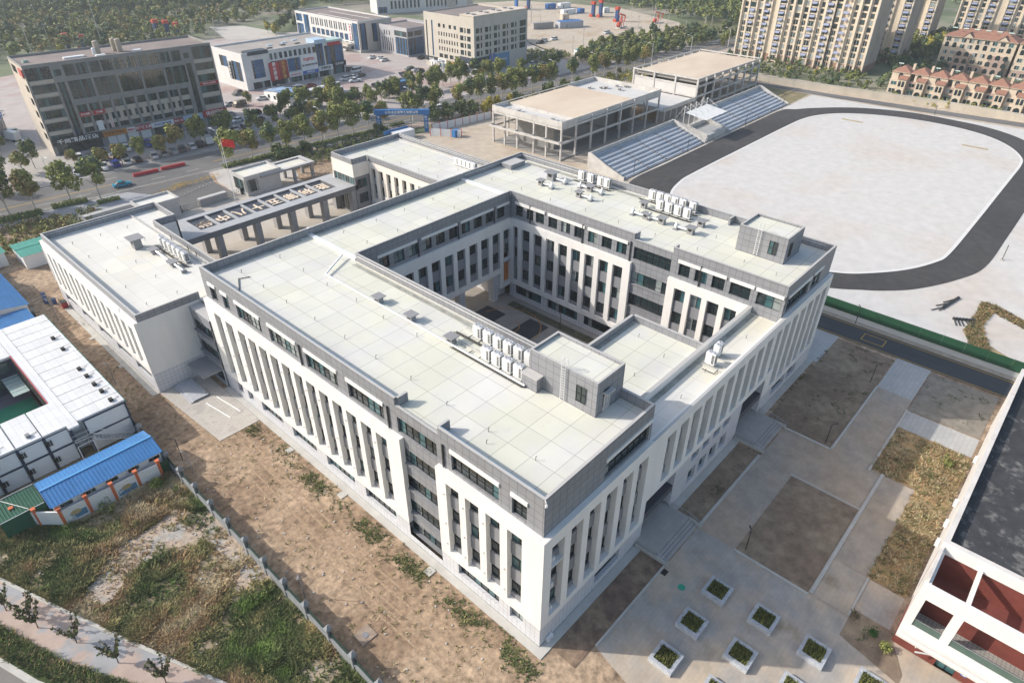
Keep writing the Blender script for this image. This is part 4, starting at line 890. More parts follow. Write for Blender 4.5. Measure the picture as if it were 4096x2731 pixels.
for i in range(5):
    x=a+(b-a)*i/4; mb=MB(); mb.tube((x,77.8,1.5),(x,77.8,9.2),.1,PVC); mb.path([(x,77.8,9.1),(x,74,7.1)],.05,PVC); mb.path([(x,77.8,9.1),(x,80.5,5)],.04,PVC); mb.path([(x,76.8,3),(x,72,6.6)],.06,PVC); mb.build('mast',tc)
# ---------------------------------------------------------------- sports ground bits
GF=mat('fence_green',(.015,.075,.035),.6,.1,.4,grid=(50,50,0,0,.0,1,'wall'))
fe=thing('green_fence','long dark green board fence between the service road and the sports ground','fence',(87.0,-30,0))
for i in range(12): mb=MB(); y=-32+3.4*i; mb.box(86.95,87.0,y+.04,y+3.36,.1,2.1,GF); mb.build('panel',fe)
for i in range(13): mb=MB(); y=-32+3.4*i; mb.box(86.93,87.03,y-.03,y+.03,0,2.15,mat('post_green',(.03,.1,.05),.6,.1,1)); mb.build('post',fe)
def pole_light(x,y,h,label,arm=(-.6,0),grp='dark garden lamp posts',col=DARKM):
    o=thing('lamp_post',label,'lamp post',(x,y,0),grp); mb=MB(); mb.tube((x,y,0),(x,y,h),.06,col,6,.05); mb.path([(x,y,h),(x+arm[0],y+arm[1],h+.15)],.035,col); mb.build('pole',o)
    mb=MB(); ax_=Vector((arm[0],arm[1],0)).normalized() if any(arm) else Vector((1,0,0)); c=(x+arm[0]*1.1,y+arm[1]*1.1); mb.obox(c,math.atan2(ax_.y,ax_.x),.22,.09,h+.1,h+.17,col); mb.build('lamp_head',o)
pole_light(68.3,-9.8,3.4,'dark lamp post on the soil bed nearer the service road',(.5,-.4)); pole_light(49.7,-9.9,3.4,'dark lamp post at the corner of the big soil bed',(.5,-.4)); pole_light(25.4,-9.9,3.2,'dark lamp post at the corner of the middle soil bed',(.35,.3)); pole_light(84.4,-2.0,3.4,'black lamp post beside the green fence',(.2,.3)); pole_light(47.2,35.5,3.4,'dark lamp post inside the courtyard',(-.2,0))
pole_light(-12.8,22.4,4.0,'grey lamp post with slanted head beside the boundary wall, lowest in the photo',(-.35,-.4),col=GREYP); pole_light(-12.2,52.6,3.7,'black lamp post with two white heads beside the boundary wall',(-.3,.3)); pole_light(-12.4,49.1,3.7,'grey lamp post standing near the double-headed black one',(-.3,.4),col=GREYP); pole_light(-11.7,76.1,3.9,'grey lamp post on the dirt track behind the white modular building',(-.3,.4),col=GREYP); pole_light(-11.2,103.1,3.9,'grey lamp post on the dirt track, farthest along the boundary wall',(-.3,.4),col=GREYP)
for i,(x,y) in enumerate(((120.6,69.1),(148,68.4),(184.5,67.8),(212,67.3))):
    mb=MB(); mb.tube((x,y,0),(x,y,3.6),.07,BLK,6); mb.tube((x,y,3.3),(x,y,3.65),.12,BLK,6); solo(mb,'track_light','slim black light post at the foot of the stands, %s from the left'%od(i),'light post',(x,y,0),'black light posts along the stands')
for x,y,l in ((130.9,-15.9,'thin dark pole standing on the pale concrete at the right of the track'),(241.6,25.4,'thin dark pole beside the far bend of the track')):
    mb=MB(); mb.tube((x,y,0),(x,y,3.4),.07,DARKM,6); mb.box(x-.5,x+.5,y-.3,y+.3,.0,.12,KERB); solo(mb,'pole',l,'pole',(x,y,0))
SB=mat('sand_fill',(.42,.34,.20),.95,.2,1)
for i,(x,y) in enumerate(((214.9,43.9),(211.4,6.4))): mb=MB(); mb.box(x-.7,x+.7,y-3.5,y+3.5,.05,.09,SB); solo(mb,'drain_pit','long sand-filled slot in the pale field, %s'%('farther from the camera' if i==0 else 'at the right'),'pit',(x,y,.05))
for i in range(15):
    a=rnd.uniform(-.25,.35)+(.9 if i>7 else 0); x,y=((101.5+.75*i,-12.2-.15*i) if i<8 else (98.0+.28*(i-8),-14.6-.45*(i-8))); 
    mb=MB(); mb.tube((x,y,.15),(x-3*math.cos(a),y+1.2-3*math.sin(a),.15),.09,DARKM,6); mb.box(x-.25,x+.25,y-.25,y+.25,.02,.35,DARKM); solo(mb,'lying_lamp_post','dark lamp post lying on the pale concrete, %s of the pile'%od(i),'lamp post',(x,y,0),'lamp posts lying on the sports ground')
sheet('dry_grass_strip',[(107.7,-16.9),(109,-17.5),(104,-30),(101.5,-30),(104,-24),(106,-19.5)],.03,DRYG); sheet('dry_grass_strip',[(107,-17),(105.5,-19.5),(99,-18.8),(95,-18.6),(92,-22.5),(88,-30),(87.3,-25),(90.5,-19),(95,-16.6),(101,-17.4)],.035,DRYG)
# ---------------------------------------------------------------- plaza furniture
GRAN=mat('granite_pale',(.46,.48,.52),.7,.2,2.5)
LEAFD=mat('leaf_dark',(.12,.15,.045),.8,.35,2,rand=.15); LEAFM=mat('leaf_mid',(.245,.265,.07),.8,.35,2,rand=.18); LEAFY=mat('leaf_yellow',(.42,.35,.06),.8,.3,2,rand=.1); LEAFO=mat('leaf_rust',(.27,.20,.07),.8,.3,2,rand=.1); LEAFB=mat('leaf_blue',(.075,.12,.065),.8,.35,2,rand=.15)
WOOD=mat('bark',(.16,.135,.11),.9,.25,3); WOODW=mat('limewashed_bark',(.42,.41,.38),.9,.15,2)
def blades(mb,n,fx,h,wd,mats,lean=.5):
    for _ in range(n):
        x,y,z=fx(); a=rnd.uniform(0,6.283); l=rnd.uniform(0,lean); hh=h*rnd.uniform(.5,1.15); b=a+1.57
        dx,dy=math.cos(a)*wd,math.sin(a)*wd; lx,ly=math.cos(b)*l*hh,math.sin(b)*l*hh
        mb.poly([(x-dx,y-dy,z),(x+dx,y+dy,z),(x+lx+dx*.3,y+ly+dy*.3,z+hh)],mats[rnd.randrange(len(mats))])
for i,(x,y) in enumerate(((17.9,-10.2),(12.6,-10.1),(18.1,-15.4),(7.5,-10.1),(12.8,-15.4),(18.1,-20.7),(7.6,-15.4),(12.9,-20.7),(18.3,-26.0))):
    lab=['farthest left of the planters','middle of the left row','second in the far row','nearest of the left row by the sunlit edge','middle planter of the group','farther right, near the small garden','cut by the bottom edge, left','cut by the bottom edge, middle','cut by the bottom edge, right'][i]
    o=thing('planter','square granite planter of green grass, '+lab,'planter',(x,y,0),'square granite planters on the plaza')
    mb=MB(); a=1.28; t=.36
    for q in ((-a,a,-a,-a+t),(-a,a,a-t,a),(-a,-a+t,-a+t,a-t),(a-t,a,-a+t,a-t)): mb.box(x+q[0],x+q[1],y+q[2],y+q[3],0,.62,GRAN)
    mb.build('box',o)
    mb=MB(); mb.box(x-a+t,x+a-t,y-a+t,y+a-t,.1,.5,mat('planter_soil',(.07,.075,.03),.95,.3,2)); blades(mb,620,lambda:(x+rnd.uniform(-.95,.95),y+rnd.uniform(-.95,.95),.5),.38,.045,[LEAFM,LEAFD,mat('grass_olive',(.17,.165,.055),.8,.3,2)],.6); mb.build('grass',o)
def steps(x0,x1,yb,label,dx=0):
    o=thing('entrance_steps',label,'steps',(x0,yb,0)); mb=MB(); SP=mat('step_stone',(.42,.40,.385),.8,.08,.5,grid=(.9,.6,0,0,.02,.85,'floor'))
    mb.box(x0,x1,-2.9,2.2,0,.6,SP)
    for i in range(3):
        mb.box(x0,x1,-2.9-.4*(i+1),-2.9-.4*i,0,.6-.15*(i+1),SP); mb.box(x0,x1,-2.905-.4*i,-2.86-.4*i,.6-.15*(i+1)+.002,.6-.15*i+.004,GREYP)
    mb.build('stairs',o)
    for x in (x0-.25,x1+.02):
        mb=MB(); mb.box(x,x+.22,-4.5,-.1,0,.5,KERB)
        for y in [-.3-.16*k for k in range(17)]: mb.tube((x+.1,y,.5),(x+.1,y,1.35),.012,GREYP,4)
        mb.path([(x+.1,-.2,1.35),(x+.1,-2.9,1.35),(x+.1,-4.4,.85)],.03,STEEL); mb.path([(x+.1,-2.9,.95),(x+.1,-4.4,.45)],.02,STEEL)
        for y,z in ((-.2,.6),(-2.9,.6),(-4.4,0)): mb.tube((x+.1,y,z),(x+.1,y,z+(1.3-z if y>-4 else .85)),.03,STEEL,5)
        mb.build('railing',o)
steps(17.3,24.6,-4.3,'stone steps with steel railings at the entrance nearer the front corner'); steps(42.1,48.9,-4.3,'stone steps with steel railings at the entrance farther from the front corner')
mb=MB(); mb.tube((15.9,-7.0,0),(15.9,-7.0,.03),.42,mat('green_cover',(.03,.35,.22),.5,.1,1),16); solo(mb,'manhole_cover','round green manhole cover on the plaza paving','manhole cover',(15.9,-7,0))
mb=MB(); mb.box(15.9,16.7,-4.9,-4.3,.02,.06,BLK); solo(mb,'drain_grate','black drain grate at the foot of the nearer steps','drain grate',(16.3,-4.6,0))
# ---------------------------------------------------------------- boundary wall with pillars and fence
BWm=mat('boundary_stone',(.25,.265,.28),.85,.18,.8); GFM=mat('mesh_green',(.015,.04,.035),.6,.2,2)
bw=thing('boundary_wall','long low stone wall with capped pillars and dark green fencing on top','wall',(-13.9,0,0))
ys=[-4.3+4.06*i for i in range(35)]
for a,b in zip(ys,ys[1:]):
    mb=MB(); mb.box(-14.05,-13.75,a+.2,b-.2,0,1.1,BWm); mb.box(-14.12,-13.68,a+.2,b-.2,1.1,1.2,BWm); mb.build('wall_panel',bw)
    mb=MB(); 
    for z in (1.45,2.0): mb.box(-13.93,-13.87,a+.2,b-.2,z,z+.07,GFM)
    mb.box(-13.905,-13.895,a+.2,b-.2,1.22,2.1,GFM)
    mb.build('fence_panel',bw)
for a in ys:
    mb=MB(); mb.box(-14.15,-13.65,a-.22,a+.22,0,2.35,BWm); mb.box(-14.25,-13.55,a-.32,a+.32,2.35,2.48,BWm)
    mb.poly([(-14.22,a-.3,2.48),(-13.58,a-.3,2.48),(-13.9,a,2.85)],BWm); mb.poly([(-13.58,a-.3,2.48),(-13.58,a+.3,2.48),(-13.9,a,2.85)],BWm); mb.poly([(-13.58,a+.3,2.48),(-14.22,a+.3,2.48),(-13.9,a,2.85)],BWm); mb.poly([(-14.22,a+.3,2.48),(-14.22,a-.3,2.48),(-13.9,a,2.85)],BWm)
    mb.build('pillar',bw)
# ---------------------------------------------------------------- modular building and blue-roofed sheds
MW=mat('panel_white',(.74,.76,.78),.5,.05,.3); MWR=mat('white_sheet_roof',(.70,.715,.735),.45,.07,.5,grid=(.9,2.5,.1,62.9,.03,.78,'floor')); NAVY=mat('navy_frame',(.03,.045,.085),.5,.15,.5); TEAL=mat('teal_trim',(.03,.33,.30),.5,.1,.5)
BLU=mat('blue_sheet',(.06,.22,.50),.4,.12,.5); BLUD=mat('blue_sheet_ridge',(.09,.33,.66),.4,.1,.5)
mo=thing('modular_building','two-storey white modular building with navy frames around a small green court','building',(-30,62,0))
Hm=5.7
mb=MB()
for a in ((-19.4,-14.0,62.9,95.5),(-42,-21.3,63.0,69.4),(-21.3,-19.4,64.8,95.5),(-42,-21.3,86,95.5)): mb.box(*a,.1,Hm-.35,MW)
mb.build('wall',mo)
mb=MB()
yy=[62.9+2.5*i for i in range(14)]
for a,b in zip(yy,yy[1:]): mb.box(-19.9,-13.9,a+.07,b-.07,Hm-.3,Hm,MWR)
for x in [-42+3*i for i in range(7)]: mb.box(x+.08,min(x+2.92,-21.2),62.9,69.6,Hm-.3,Hm,MWR)
mb.box(-21.2,-19.95,62.0,95.3,Hm-.28,Hm+.02,MWR); mb.box(-42,-21.25,86,95.4,Hm-.3,Hm,MWR); mb.build('roof',mo)
mb=MB(); mb.box(-13.9,-13.82,62.9,95.5,Hm-.35,Hm-.05,TEAL); mb.box(-21.3,-21.2,69.7,86,Hm-.3,Hm+.1,mat('red_trim',(.5,.08,.1),.5,.1,1)); mb.builds('roof_trim',mo)
mb=MB(); Yf=62.86
for x in (-19.4,-14.12): mb.box(x,x+.2,Yf-.06,Yf+.02,0,Hm-.3,NAVY)
for z in (2.75,Hm-.5): mb.box(-19.2,-14.12,Yf-.05,Yf+.02,z,z+.22,NAVY)
for x in [-42+3*i for i in range(8)]: mb.box(x-.18,x+.18,62.9,62.98,0,Hm-.3,NAVY)
for z in (2.7,Hm-.5): mb.box(-42,-21.3,62.92,62.975,z,z+.28,NAVY)
mb.builds('frame',mo)
mb=MB(); mb.box(-21.25,-19.45,62.8,64.8,2.75,2.95,STEEL); mb.build('landing',mo)
mb=MB(); 
for i in range(12): mb.box(-19.2+.4*i,-18.8+.4*i,61.6,62.6,2.75-.24*i,2.82-.24*i,STEEL)
for yq in (61.6,62.6): mb.path([(-21.2,yq,3.9),(-19.2,yq,3.9),(-14.5,yq,1.1)],.035,PVC); mb.path([(-21.2,yq,2.8),(-19.2,yq,2.8),(-14.5,yq,.05)],.05,PVC)
for i in range(16): x=-21.1+.42*i; z=3.9 if x<-19.2 else 3.9-(x+19.2)*.6; mb.tube((x,61.6,z-1.1),(x,61.6,z),.015,PVC,4)
for x in (-21.2,-19.3): mb.tube((x,61.6,0),(x,61.6,2.8),.07,PVC,5)
mb.build('outside_stair',mo)
for x in (-39.2,-36.2,-33.2,-30.2,-27.2,-24.2,-22.6)[:6]:
    for z in (1.0,3.8):
        mb=MB(); mb.box(x,x+.95,62.9,62.97,z,z+.95,MWR)
        for k in range(3): mb.box(x+.1+.28*k,x+.3+.28*k,62.86,62.9,z+.08,z+.87,GL)
        mb.build('window',mo)
mb=MB(); FMc=fr((-21.3,0,0),(0,1,0),(-1,0,0)); wall(mb,FMc,69.5,86,.1,Hm-.35,[],NAVY); glaze(mb,FMc,70,85.5,3.4,5,-.05,10,1,gl=[GG,GL]); mb.build('court_wall',mo)
mb=MB(); mb.box(-42,-21.35,85.9,85.98,.1,5.3,NAVY); F8=fr((0,85.88,0),(1,0,0),(0,-1,0)); glaze(mb,F8,-40,-22,3.3,5,-.03,12,1,gl=[GG,GL]); glaze(mb,F8,-40,-22,.8,2.5,-.03,12,1,gl=[GG,GL]); mb.build('court_wall',mo)
sheet('play_court',rect(-42,-21.4,69.5,86),.0,mat('court_blue_grey',(.13,.135,.17),.8,.1,.5)); sheet('play_court_green',rect(-42,-21.5,69.6,82.4),.012,mat('court_green',(.02,.22,.13),.8,.15,.5))
mb=MB(); mb.box(-23.6,-21.5,80.0,86.0,2.5,2.56,mat('awning_glass',(.38,.5,.47),.2,.05,1)); 
for i in range(6): mb.box(-23.6,-21.5,80+1.15*i,80.06+1.15*i,2.56,2.62,PVC)
mb.build('awning',mo)
for i,(x,y) in enumerate(((-15.2,64.0),(-15.3,66.9),(-15.4,69.3),(-15.4,72.1),(-15.5,74.7),(-15.3,81.9),(-15.3,86.2),(-29.0,64.1),(-25.2,64.2),(-32.8,64.1))):
    mb=MB(); mb.box(x-.25,x+.25,y-.3,y+.3,Hm+.02,Hm+.38,BLK if i<7 else GREYP); mb.path([(x+.2,y,Hm+.1),(x+1.1,y+.25,Hm+.06)],.03,BLK,4); solo(mb,'roof_air_conditioner','small dark box on the white modular roof, %s along the eave'%od(i),'air conditioner',(x,y,Hm),'small boxes on the modular roof')
def gable(name,label,cat,x0,x1,y0,y1,ze,zr,axis,rm,wm,rib=.5,oh=.3,group=None):
    o=thing(name,label,cat,(x0,y0,0),group); mb=MB()
    mb.box(x0+oh,x1-oh,y0+oh,y1-oh,0,ze-.06,wm)
    if axis=='x':
        ym=(y0+y1)/2
        for x in (x0+oh,x1-oh): mb.poly([(x,y0+oh,ze-.06),(x,y1-oh,ze-.06),(x,ym,zr-.1)],wm)
    else:
        xm=(x0+x1)/2
        for y in (y0+oh,y1-oh): mb.poly([(x0+oh,y,ze-.06),(x1-oh,y,ze-.06),(xm,y,zr-.1)],wm)
    mb.build('wall',o); mb=MB()
    if axis=='x':
        for a,b in ((y0,ym),(y1,ym)):
            mb.poly([(x0,a,ze),(x1,a,ze),(x1,b,zr),(x0,b,zr)],rm)
            x=x0
            while x<x1: mb.poly([(x,a,ze+.05),(x+.1,a,ze+.05),(x+.1,b,zr+.05),(x,b,zr+.05)],rm); mb.poly([(x,a,ze),(x,a,ze+.05),(x,b,zr+.05),(x,b,zr)],rm); mb.poly([(x+.1,a,ze),(x+.1,a,ze+.05),(x+.1,b,zr+.05),(x+.1,b,zr)],rm); x+=rib
        mb.box(x0,x1,ym-.15,ym+.15,zr-.02,zr+.08,BLUD if rm is BLU else rm)
    else:
        for a,b in ((x0,xm),(x1,xm)):
            mb.poly([(a,y0,ze),(a,y1,ze),(b,y1,zr),(b,y0,zr)],rm)
            y=y0
            while y<y1: mb.poly([(a,y,ze+.05),(a,y+.1,ze+.05),(b,y+.1,zr+.05),(b,y,zr+.05)],rm); mb.poly([(a,y,ze),(a,y,ze+.05),(b,y,zr+.05),(b,y,zr)],rm); y+=rib
        mb.box(xm-.15,xm+.15,y0,y1,zr-.02,zr+.08,BLUD if rm is BLU else rm)
    mb.build('roof',o); return o
bs=gable('shed','long white shed with a bright blue ribbed roof behind the mural wall','shed',-27.3,-14.1,52.3,58.2,3.1,3.9,'x',BLU,MW,.42)
F9=fr((0,52.6,0),(1,0,0),(0,-1,0))
for i in range(5): mb=MB(); glaze(mb,F9,-26.3+2.6*i,-25.0+2.6*i,2.3,2.75,-.02,4,1); mb.build('window',bs)
b2=gable('shed','big white shed with a blue ribbed roof at the left edge behind the modular building','shed',-34,-13.9,104.6,126,3.9,5.6,'y',BLU,MW,.5)
b3=gable('lean_to','low blue-roofed extension beside the big blue shed','shed',-34,-14.6,96.6,104.3,3.6,3.9,'y',BLU,MW,.5)
mb=MB(); mb.box(-32,-27.4,54.5,58.6,.1,2.7,mat('green_net',(.02,.10,.06),.8,.2,1)); 
for i in range(14): mb.box(-32+.33*i,-31.95+.33*i,54.4,58.7,2.75,2.8,mat('carport_green',(.06,.20,.15),.5,.1,1))
mb.path([(-32,54.4,2.82),(-27.4,54.4,2.82)],.04,PVC); mb.path([(-32,58.7,2.82),(-27.4,58.7,2.82)],.04,PVC); mb.path([(-31,58.6,2.84),(-29,54.6,2.84)],.03,PVC); solo(mb,'carport','dark green lattice-roofed carport beside the blue shed','carport',(-30,56,0))
gs=gable('shed','small grey-white shed with a green roof behind the left wing','shed',-8.9,4,128,136,2.9,3.1,'x',mat('green_sheet',(.06,.30,.24),.5,.1,.5),MW,1.2)
g2=gable('shed','small green-roofed shed cut off by the left edge of the picture','shed',-24,-10.2,133,139,2.9,3.1,'x',MT['green_sheet'],MW,1.2)
# mural wall
mp=[(-13.6,51.6),(-15.3,51.5),(-18.0,51.7),(-20.9,51.8),(-23.8,52.0),(-26.7,52.1),(-28.7,54.2),(-30.4,56.3),(-32.1,58.6),(-34.0,61.0)]
MU=mat('mural_blue',(.10,.24,.38),.8,.3,1.2,patch=((.62,.64,.64),.6,.5,.56)); MUS=mat('mural_sand',(.46,.36,.2),.8,.2,1)
mw=thing('mural_wall','white boundary wall with orange pillars and faded blue pictures','wall',(-20,52,0)); ORG=mat('orange_pillar',(.60,.15,.06),.7,.08,1)
for i,(a,b) in enumerate(zip(mp[1:],mp[2:])):
    d=Vector((b[0]-a[0],b[1]-a[1],0)); L0=d.length; ang=math.atan2(d.y,d.x); c=((a[0]+b[0])/2,(a[1]+b[1])/2)
    mb=MB(); mb.obox(c,ang,L0/2-.15,.1,0,2.3,MW); mb.build('wall_panel',mw)
    if i in (1,3,5,7):
        n=Vector((d.y,-d.x,0)).normalized(); n=n if n.y<0 else -n
        F7=fr((a[0]+n.x*.105,a[1]+n.y*.105,0),d,n); mb=MB(); fbox(mb,F7,.35,L0-.35,.35,1.3,0,.012,MU); P=[F7(L0*.5+.6*math.cos(k*.52),1.25+.38*math.sin(k*.52),.018) for k in range(12)]; mb.poly(P,MUS); mb.build('mural',mw)
for a in mp[1:]: mb=MB(); mb.box(a[0]-.17,a[0]+.17,a[1]-.17,a[1]+.17,0,2.75,ORG); mb.box(a[0]-.25,a[0]+.25,a[1]-.25,a[1]+.25,2.75,2.9,ORG); mb.build('pillar',mw)
mb=MB(); mb.box(-15.1,-14.1,51.55,51.62,0,2.2,GF); solo(mb,'green_hoarding','dark green board closing the gap between the mural wall and the stone wall','fence',(-14.6,51.6,0))
# bins near the left wing
for i,(x,y) in enumerate(((-10.2,113.5),(-10.4,112.2),(-10.6,110.9),(-9.6,109.6))):
    o=thing('wheelie_bin','blue wheelie bin beside the dirt track, %s from the left'%od(i),'bin',(x,y,0),'blue bins by the dirt track'); mb=MB(); mb.box(x-.3,x+.3,y-.35,y+.35,.1,1.0,mat('bin_blue',(.03,.07,.2),.5,.1,1)); mb.build('body',o); mb=MB(); mb.box(x-.34,x+.34,y-.4,y+.4,1.0,1.08,mat('bin_lid',(.02,.04,.1),.5,.1,1)); mb.build('lid',o)
mb=MB(); mb.box(-9.2,-8.3,106.3,107.4,0,1.2,mat('skip_red',(.32,.03,.04),.6,.1,1)); mb.box(-9.25,-8.25,106.25,107.45,1.2,1.28,BLK); solo(mb,'red_bin','dark red bin against the corner of the left wing','bin',(-8.7,106.8,0))
# patio extras
for i,(a,b) in enumerate((((-4.4,61.5),(-3.6,55.8)),((-2.6,61.8),(-1.9,56.0)))):
    mb=MB(); mb.tube((*a,.12),(*b,.12),.09,PVC,6); solo(mb,'plastic_pipe','long white pipe lying on the patio, %s'%('left one' if i==0 else 'right one'),'pipe',(*a,.1),'white pipes on the patio')
mb=MB(); mb.box(-5.6,-3.2,63.0,68.9,.08,.38,GRAN); mb.box(-6.0,-3.2,63.0,68.9,.0,.23,GRAN); solo(mb,'side_steps','pale stone steps under the grey canopy of the link building','steps',(-4.4,66,0))
for i,(x,y,s_) in enumerate(((-1.4,31.6,.5),(-1.5,14.9,.5),(-1.5,43.6,.45),(-9.3,92.4,.4),(-9.2,80.5,.4))):
    mb=MB(); mb.box(x-s_,x+s_,y-s_,y+s_,0,.12,KERB); solo(mb,'concrete_slab','small square concrete cover slab beside the wall, %s'%od(i),'slab',(x,y,0),'cover slabs along the walls')
mb=MB(); mb.box(-12.0,-10.2,13.2,14.9,.0,.1,mat('slab_tan',(.33,.26,.21),.9,.2,2)); mb.tube((-11.1,14,.1),(-11.1,14,.14),.35,GREYP,12); solo(mb,'concrete_slab','large square slab with a round cover beside the boundary wall','slab',(-11,14,0))
# ---------------------------------------------------------------- red brick and white building at the lower right
RB=thing('brick_building','white-framed red brick building with a dark flat roof and open terraces','building',(24.9,-26,0))
BRK=mat('red_brick',(.20,.05,.037),.85,.15,1.2,grid=(.24,.09,0,0,.012,.8,'wall')); BRF=mat('red_tile_floor',(.20,.055,.042),.8,.12,.8,grid=(.3,.3,0,0,.012,.8,'floor')); ROOFD=mat('dark_roofing',(.045,.047,.053),.9,.3,.8,patch=((.24,.23,.22),.7,.54,.72),patch2=((.3,.28,.26),2.5,.66,.74),grid=(1.0,1.0,0,0,.02,.75,'floor')); STN=mat('stained_white',(.68,.65,.62),.8,.1,.5,patch=((.5,.42,.38),.35,.56,.75))
YR=-26.05; YE=-60
FR=fr((24.9,YR,0),(0,-1,0),(-1,0,0))
op=[(.75,3.2),(4.0,10.5),(11.3,17.8),(18.6,25)]
mb=MB(); wall(mb,FR,0,34,2.25,9.35,[(a,b,3.6,7.65,.5) for a,b in op],WHITE); 
def wall_i(mb): wall(mb,fr((25.4,YR,0),(0,-1,0),(1,0,0)),0,34,2.25,9.35,[(a,b,3.6,7.65,0) for a,b in op],WHITE)
wall_i(mb); mb.poly([(24.9,YR,9.35),(25.4,YR,9.35),(25.4,YE,9.35),(24.9,YE,9.35)],WHITE); mb.box(23.9,24.9,YE,YR,2.25,2.5,STN); mb.box(23.9,24.0,YE,YR,2.5,2.9,WHITE); mb.build('front_frame',RB)
mb=MB()
for y in (YR-.02-.3,YR-3.6,YR-10.9,YR-18.2): mb.box(25.4,30.6,y-.25,y+.1,8.75,9.33,WHITE)
mb.builds('terrace_beam',RB)
mb=MB(); mb.box(30.6,30.9,YE,YR-.02,3.0,9.2,BRK); mb.box(27.2,30.6,YE,YR-.3,3.0,5.9,BRK,BRF); mb.box(25.4,27.2,YE,YR-.05,2.9,3.3,STN,mat('terrace_grid',(.36,.35,.32),.8,.15,.8,grid=(.35,.35,0,0,.03,.55,'floor'))); mb.build('terrace',RB)
mb=MB(); mb.box(30.4,30.59,YE,YR-.02,9.0,10.3,WHITE); mb.box(30.6,31.1,YE,YR-.02,9.9,10.3,STN); mb.box(31.1,69,YR-.5,YR-.02,9.5,10.3,STN); mb.box(69.01,69.5,YE,YR-.02,6,10.3,STN); mb.builds('parapet',RB)
mb=MB(); mb.box(31.1,69,YE,YR-.5,9.2,9.5,ROOFD); mb.build('roof',RB)
mb=MB(); mb.box(25.41,69,YR-.3,YR-.03,.5,9.9,STN); mb.box(69,76,YE,YR-.3,0,6.3,WHITE); mb.build('side_wall',RB)
mb=MB(); FRb=fr((25.0,YR,0),(0,-1,0),(-1,0,0)); wall(mb,FRb,0,34,0,2.25,[(3.9,5.6,.0,2.05,.3)],BRK); mb.box(25.0,30,YR-.02,YR,0,2.25,BRK); mb.build('ground_floor_wall',RB)
mb=MB(); glaze(mb,FRb,3.9,5.6,0,2.05,.25,2,1,fm=BLK); mb.build('door',RB)
mb=MB()
for a,b in op: mb.poly([(25.0,YR-a,3.5),(25.0,YR-b,3.5),(25.0,YR-b,4.5),(25.0,YR-a,4.5)],mat('railing_glass',(.09,.14,.12),.1,.1,1)); mb.box(24.97,25.03,YR-b,YR-a,4.5,4.56,STEEL)
mb.build('terrace_railing',RB)
mb=MB(); mb.box(24.93,24.99,YR-6.5,YR-6.0,.9,1.4,mat('sign_blue',(.05,.2,.55),.5,.05,1)); mb.box(24.92,24.93,YR-6.4,YR-6.15,1.0,1.3,PVC); mb.build('sign',RB)
mb=MB(); mb.box(24.9,24.98,YR-10.5,YR-7,1.2,1.6,PVC); mb.build('sign_board',RB)
mb=MB(); mb.box(24.5,24.96,YR-2.0,YR-1.9,1.4,1.5,PVC); mb.tube((24.0,-28.1,1.45),(24.9,-29.6,1.45),.09,PVC,6); mb.build('bracket_pipe',RB)
for i,x in enumerate((35.5,39,43,52.5)):
    wunit(x,YR+.0,5.2,0,1,'white unit on the narrow side wall of the brick building, %s from the camera'%od(i))
# low shrubs and trash in the small garden are added with the plants
# ---------------------------------------------------------------- city buildings across the main road
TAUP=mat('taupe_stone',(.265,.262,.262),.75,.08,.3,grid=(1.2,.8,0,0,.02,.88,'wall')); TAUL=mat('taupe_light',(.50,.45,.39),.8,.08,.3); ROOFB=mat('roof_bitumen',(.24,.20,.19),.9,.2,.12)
OFW=mat('off_white_wall',(.60,.61,.62),.8,.08,.3); NB=mat('blue_black_panel',(.03,.045,.07),.5,.1,.5); TANW=mat('tan_wall',(.53,.495,.44),.85,.06,.3); SAND2=mat('sand_wall',(.50,.48,.45),.85,.08,.3); PINKL=mat('pale_grey_wall',(.44,.44,.47),.8,.07,.3)
SR=mat('sign_red',(.42,.03,.04),.5,.05,1); SOr=mat('sign_orange',(.65,.25,.04),.5,.05,1); SBl=mat('sign_blue2',(.05,.13,.45),.5,.05,1); SWh=mat('sign_white',(.75,.76,.78),.5,.04,1); SDk=mat('sign_dark',(.02,.028,.035),.5,.1,1); SPB=mat('sign_pale_blue',(.42,.56,.72),.5,.05,1); TXW=mat('text_white',(.85,.85,.85),.5,0,1); TXR=mat('text_red',(.6,.03,.04),.5,0,1); TXY=mat('text_yellow',(.75,.5,.1),.5,0,1); TXD=mat('text_dark',(.03,.03,.04),.5,0,1); TXB=mat('text_blue',(.03,.12,.4),.5,0,1)
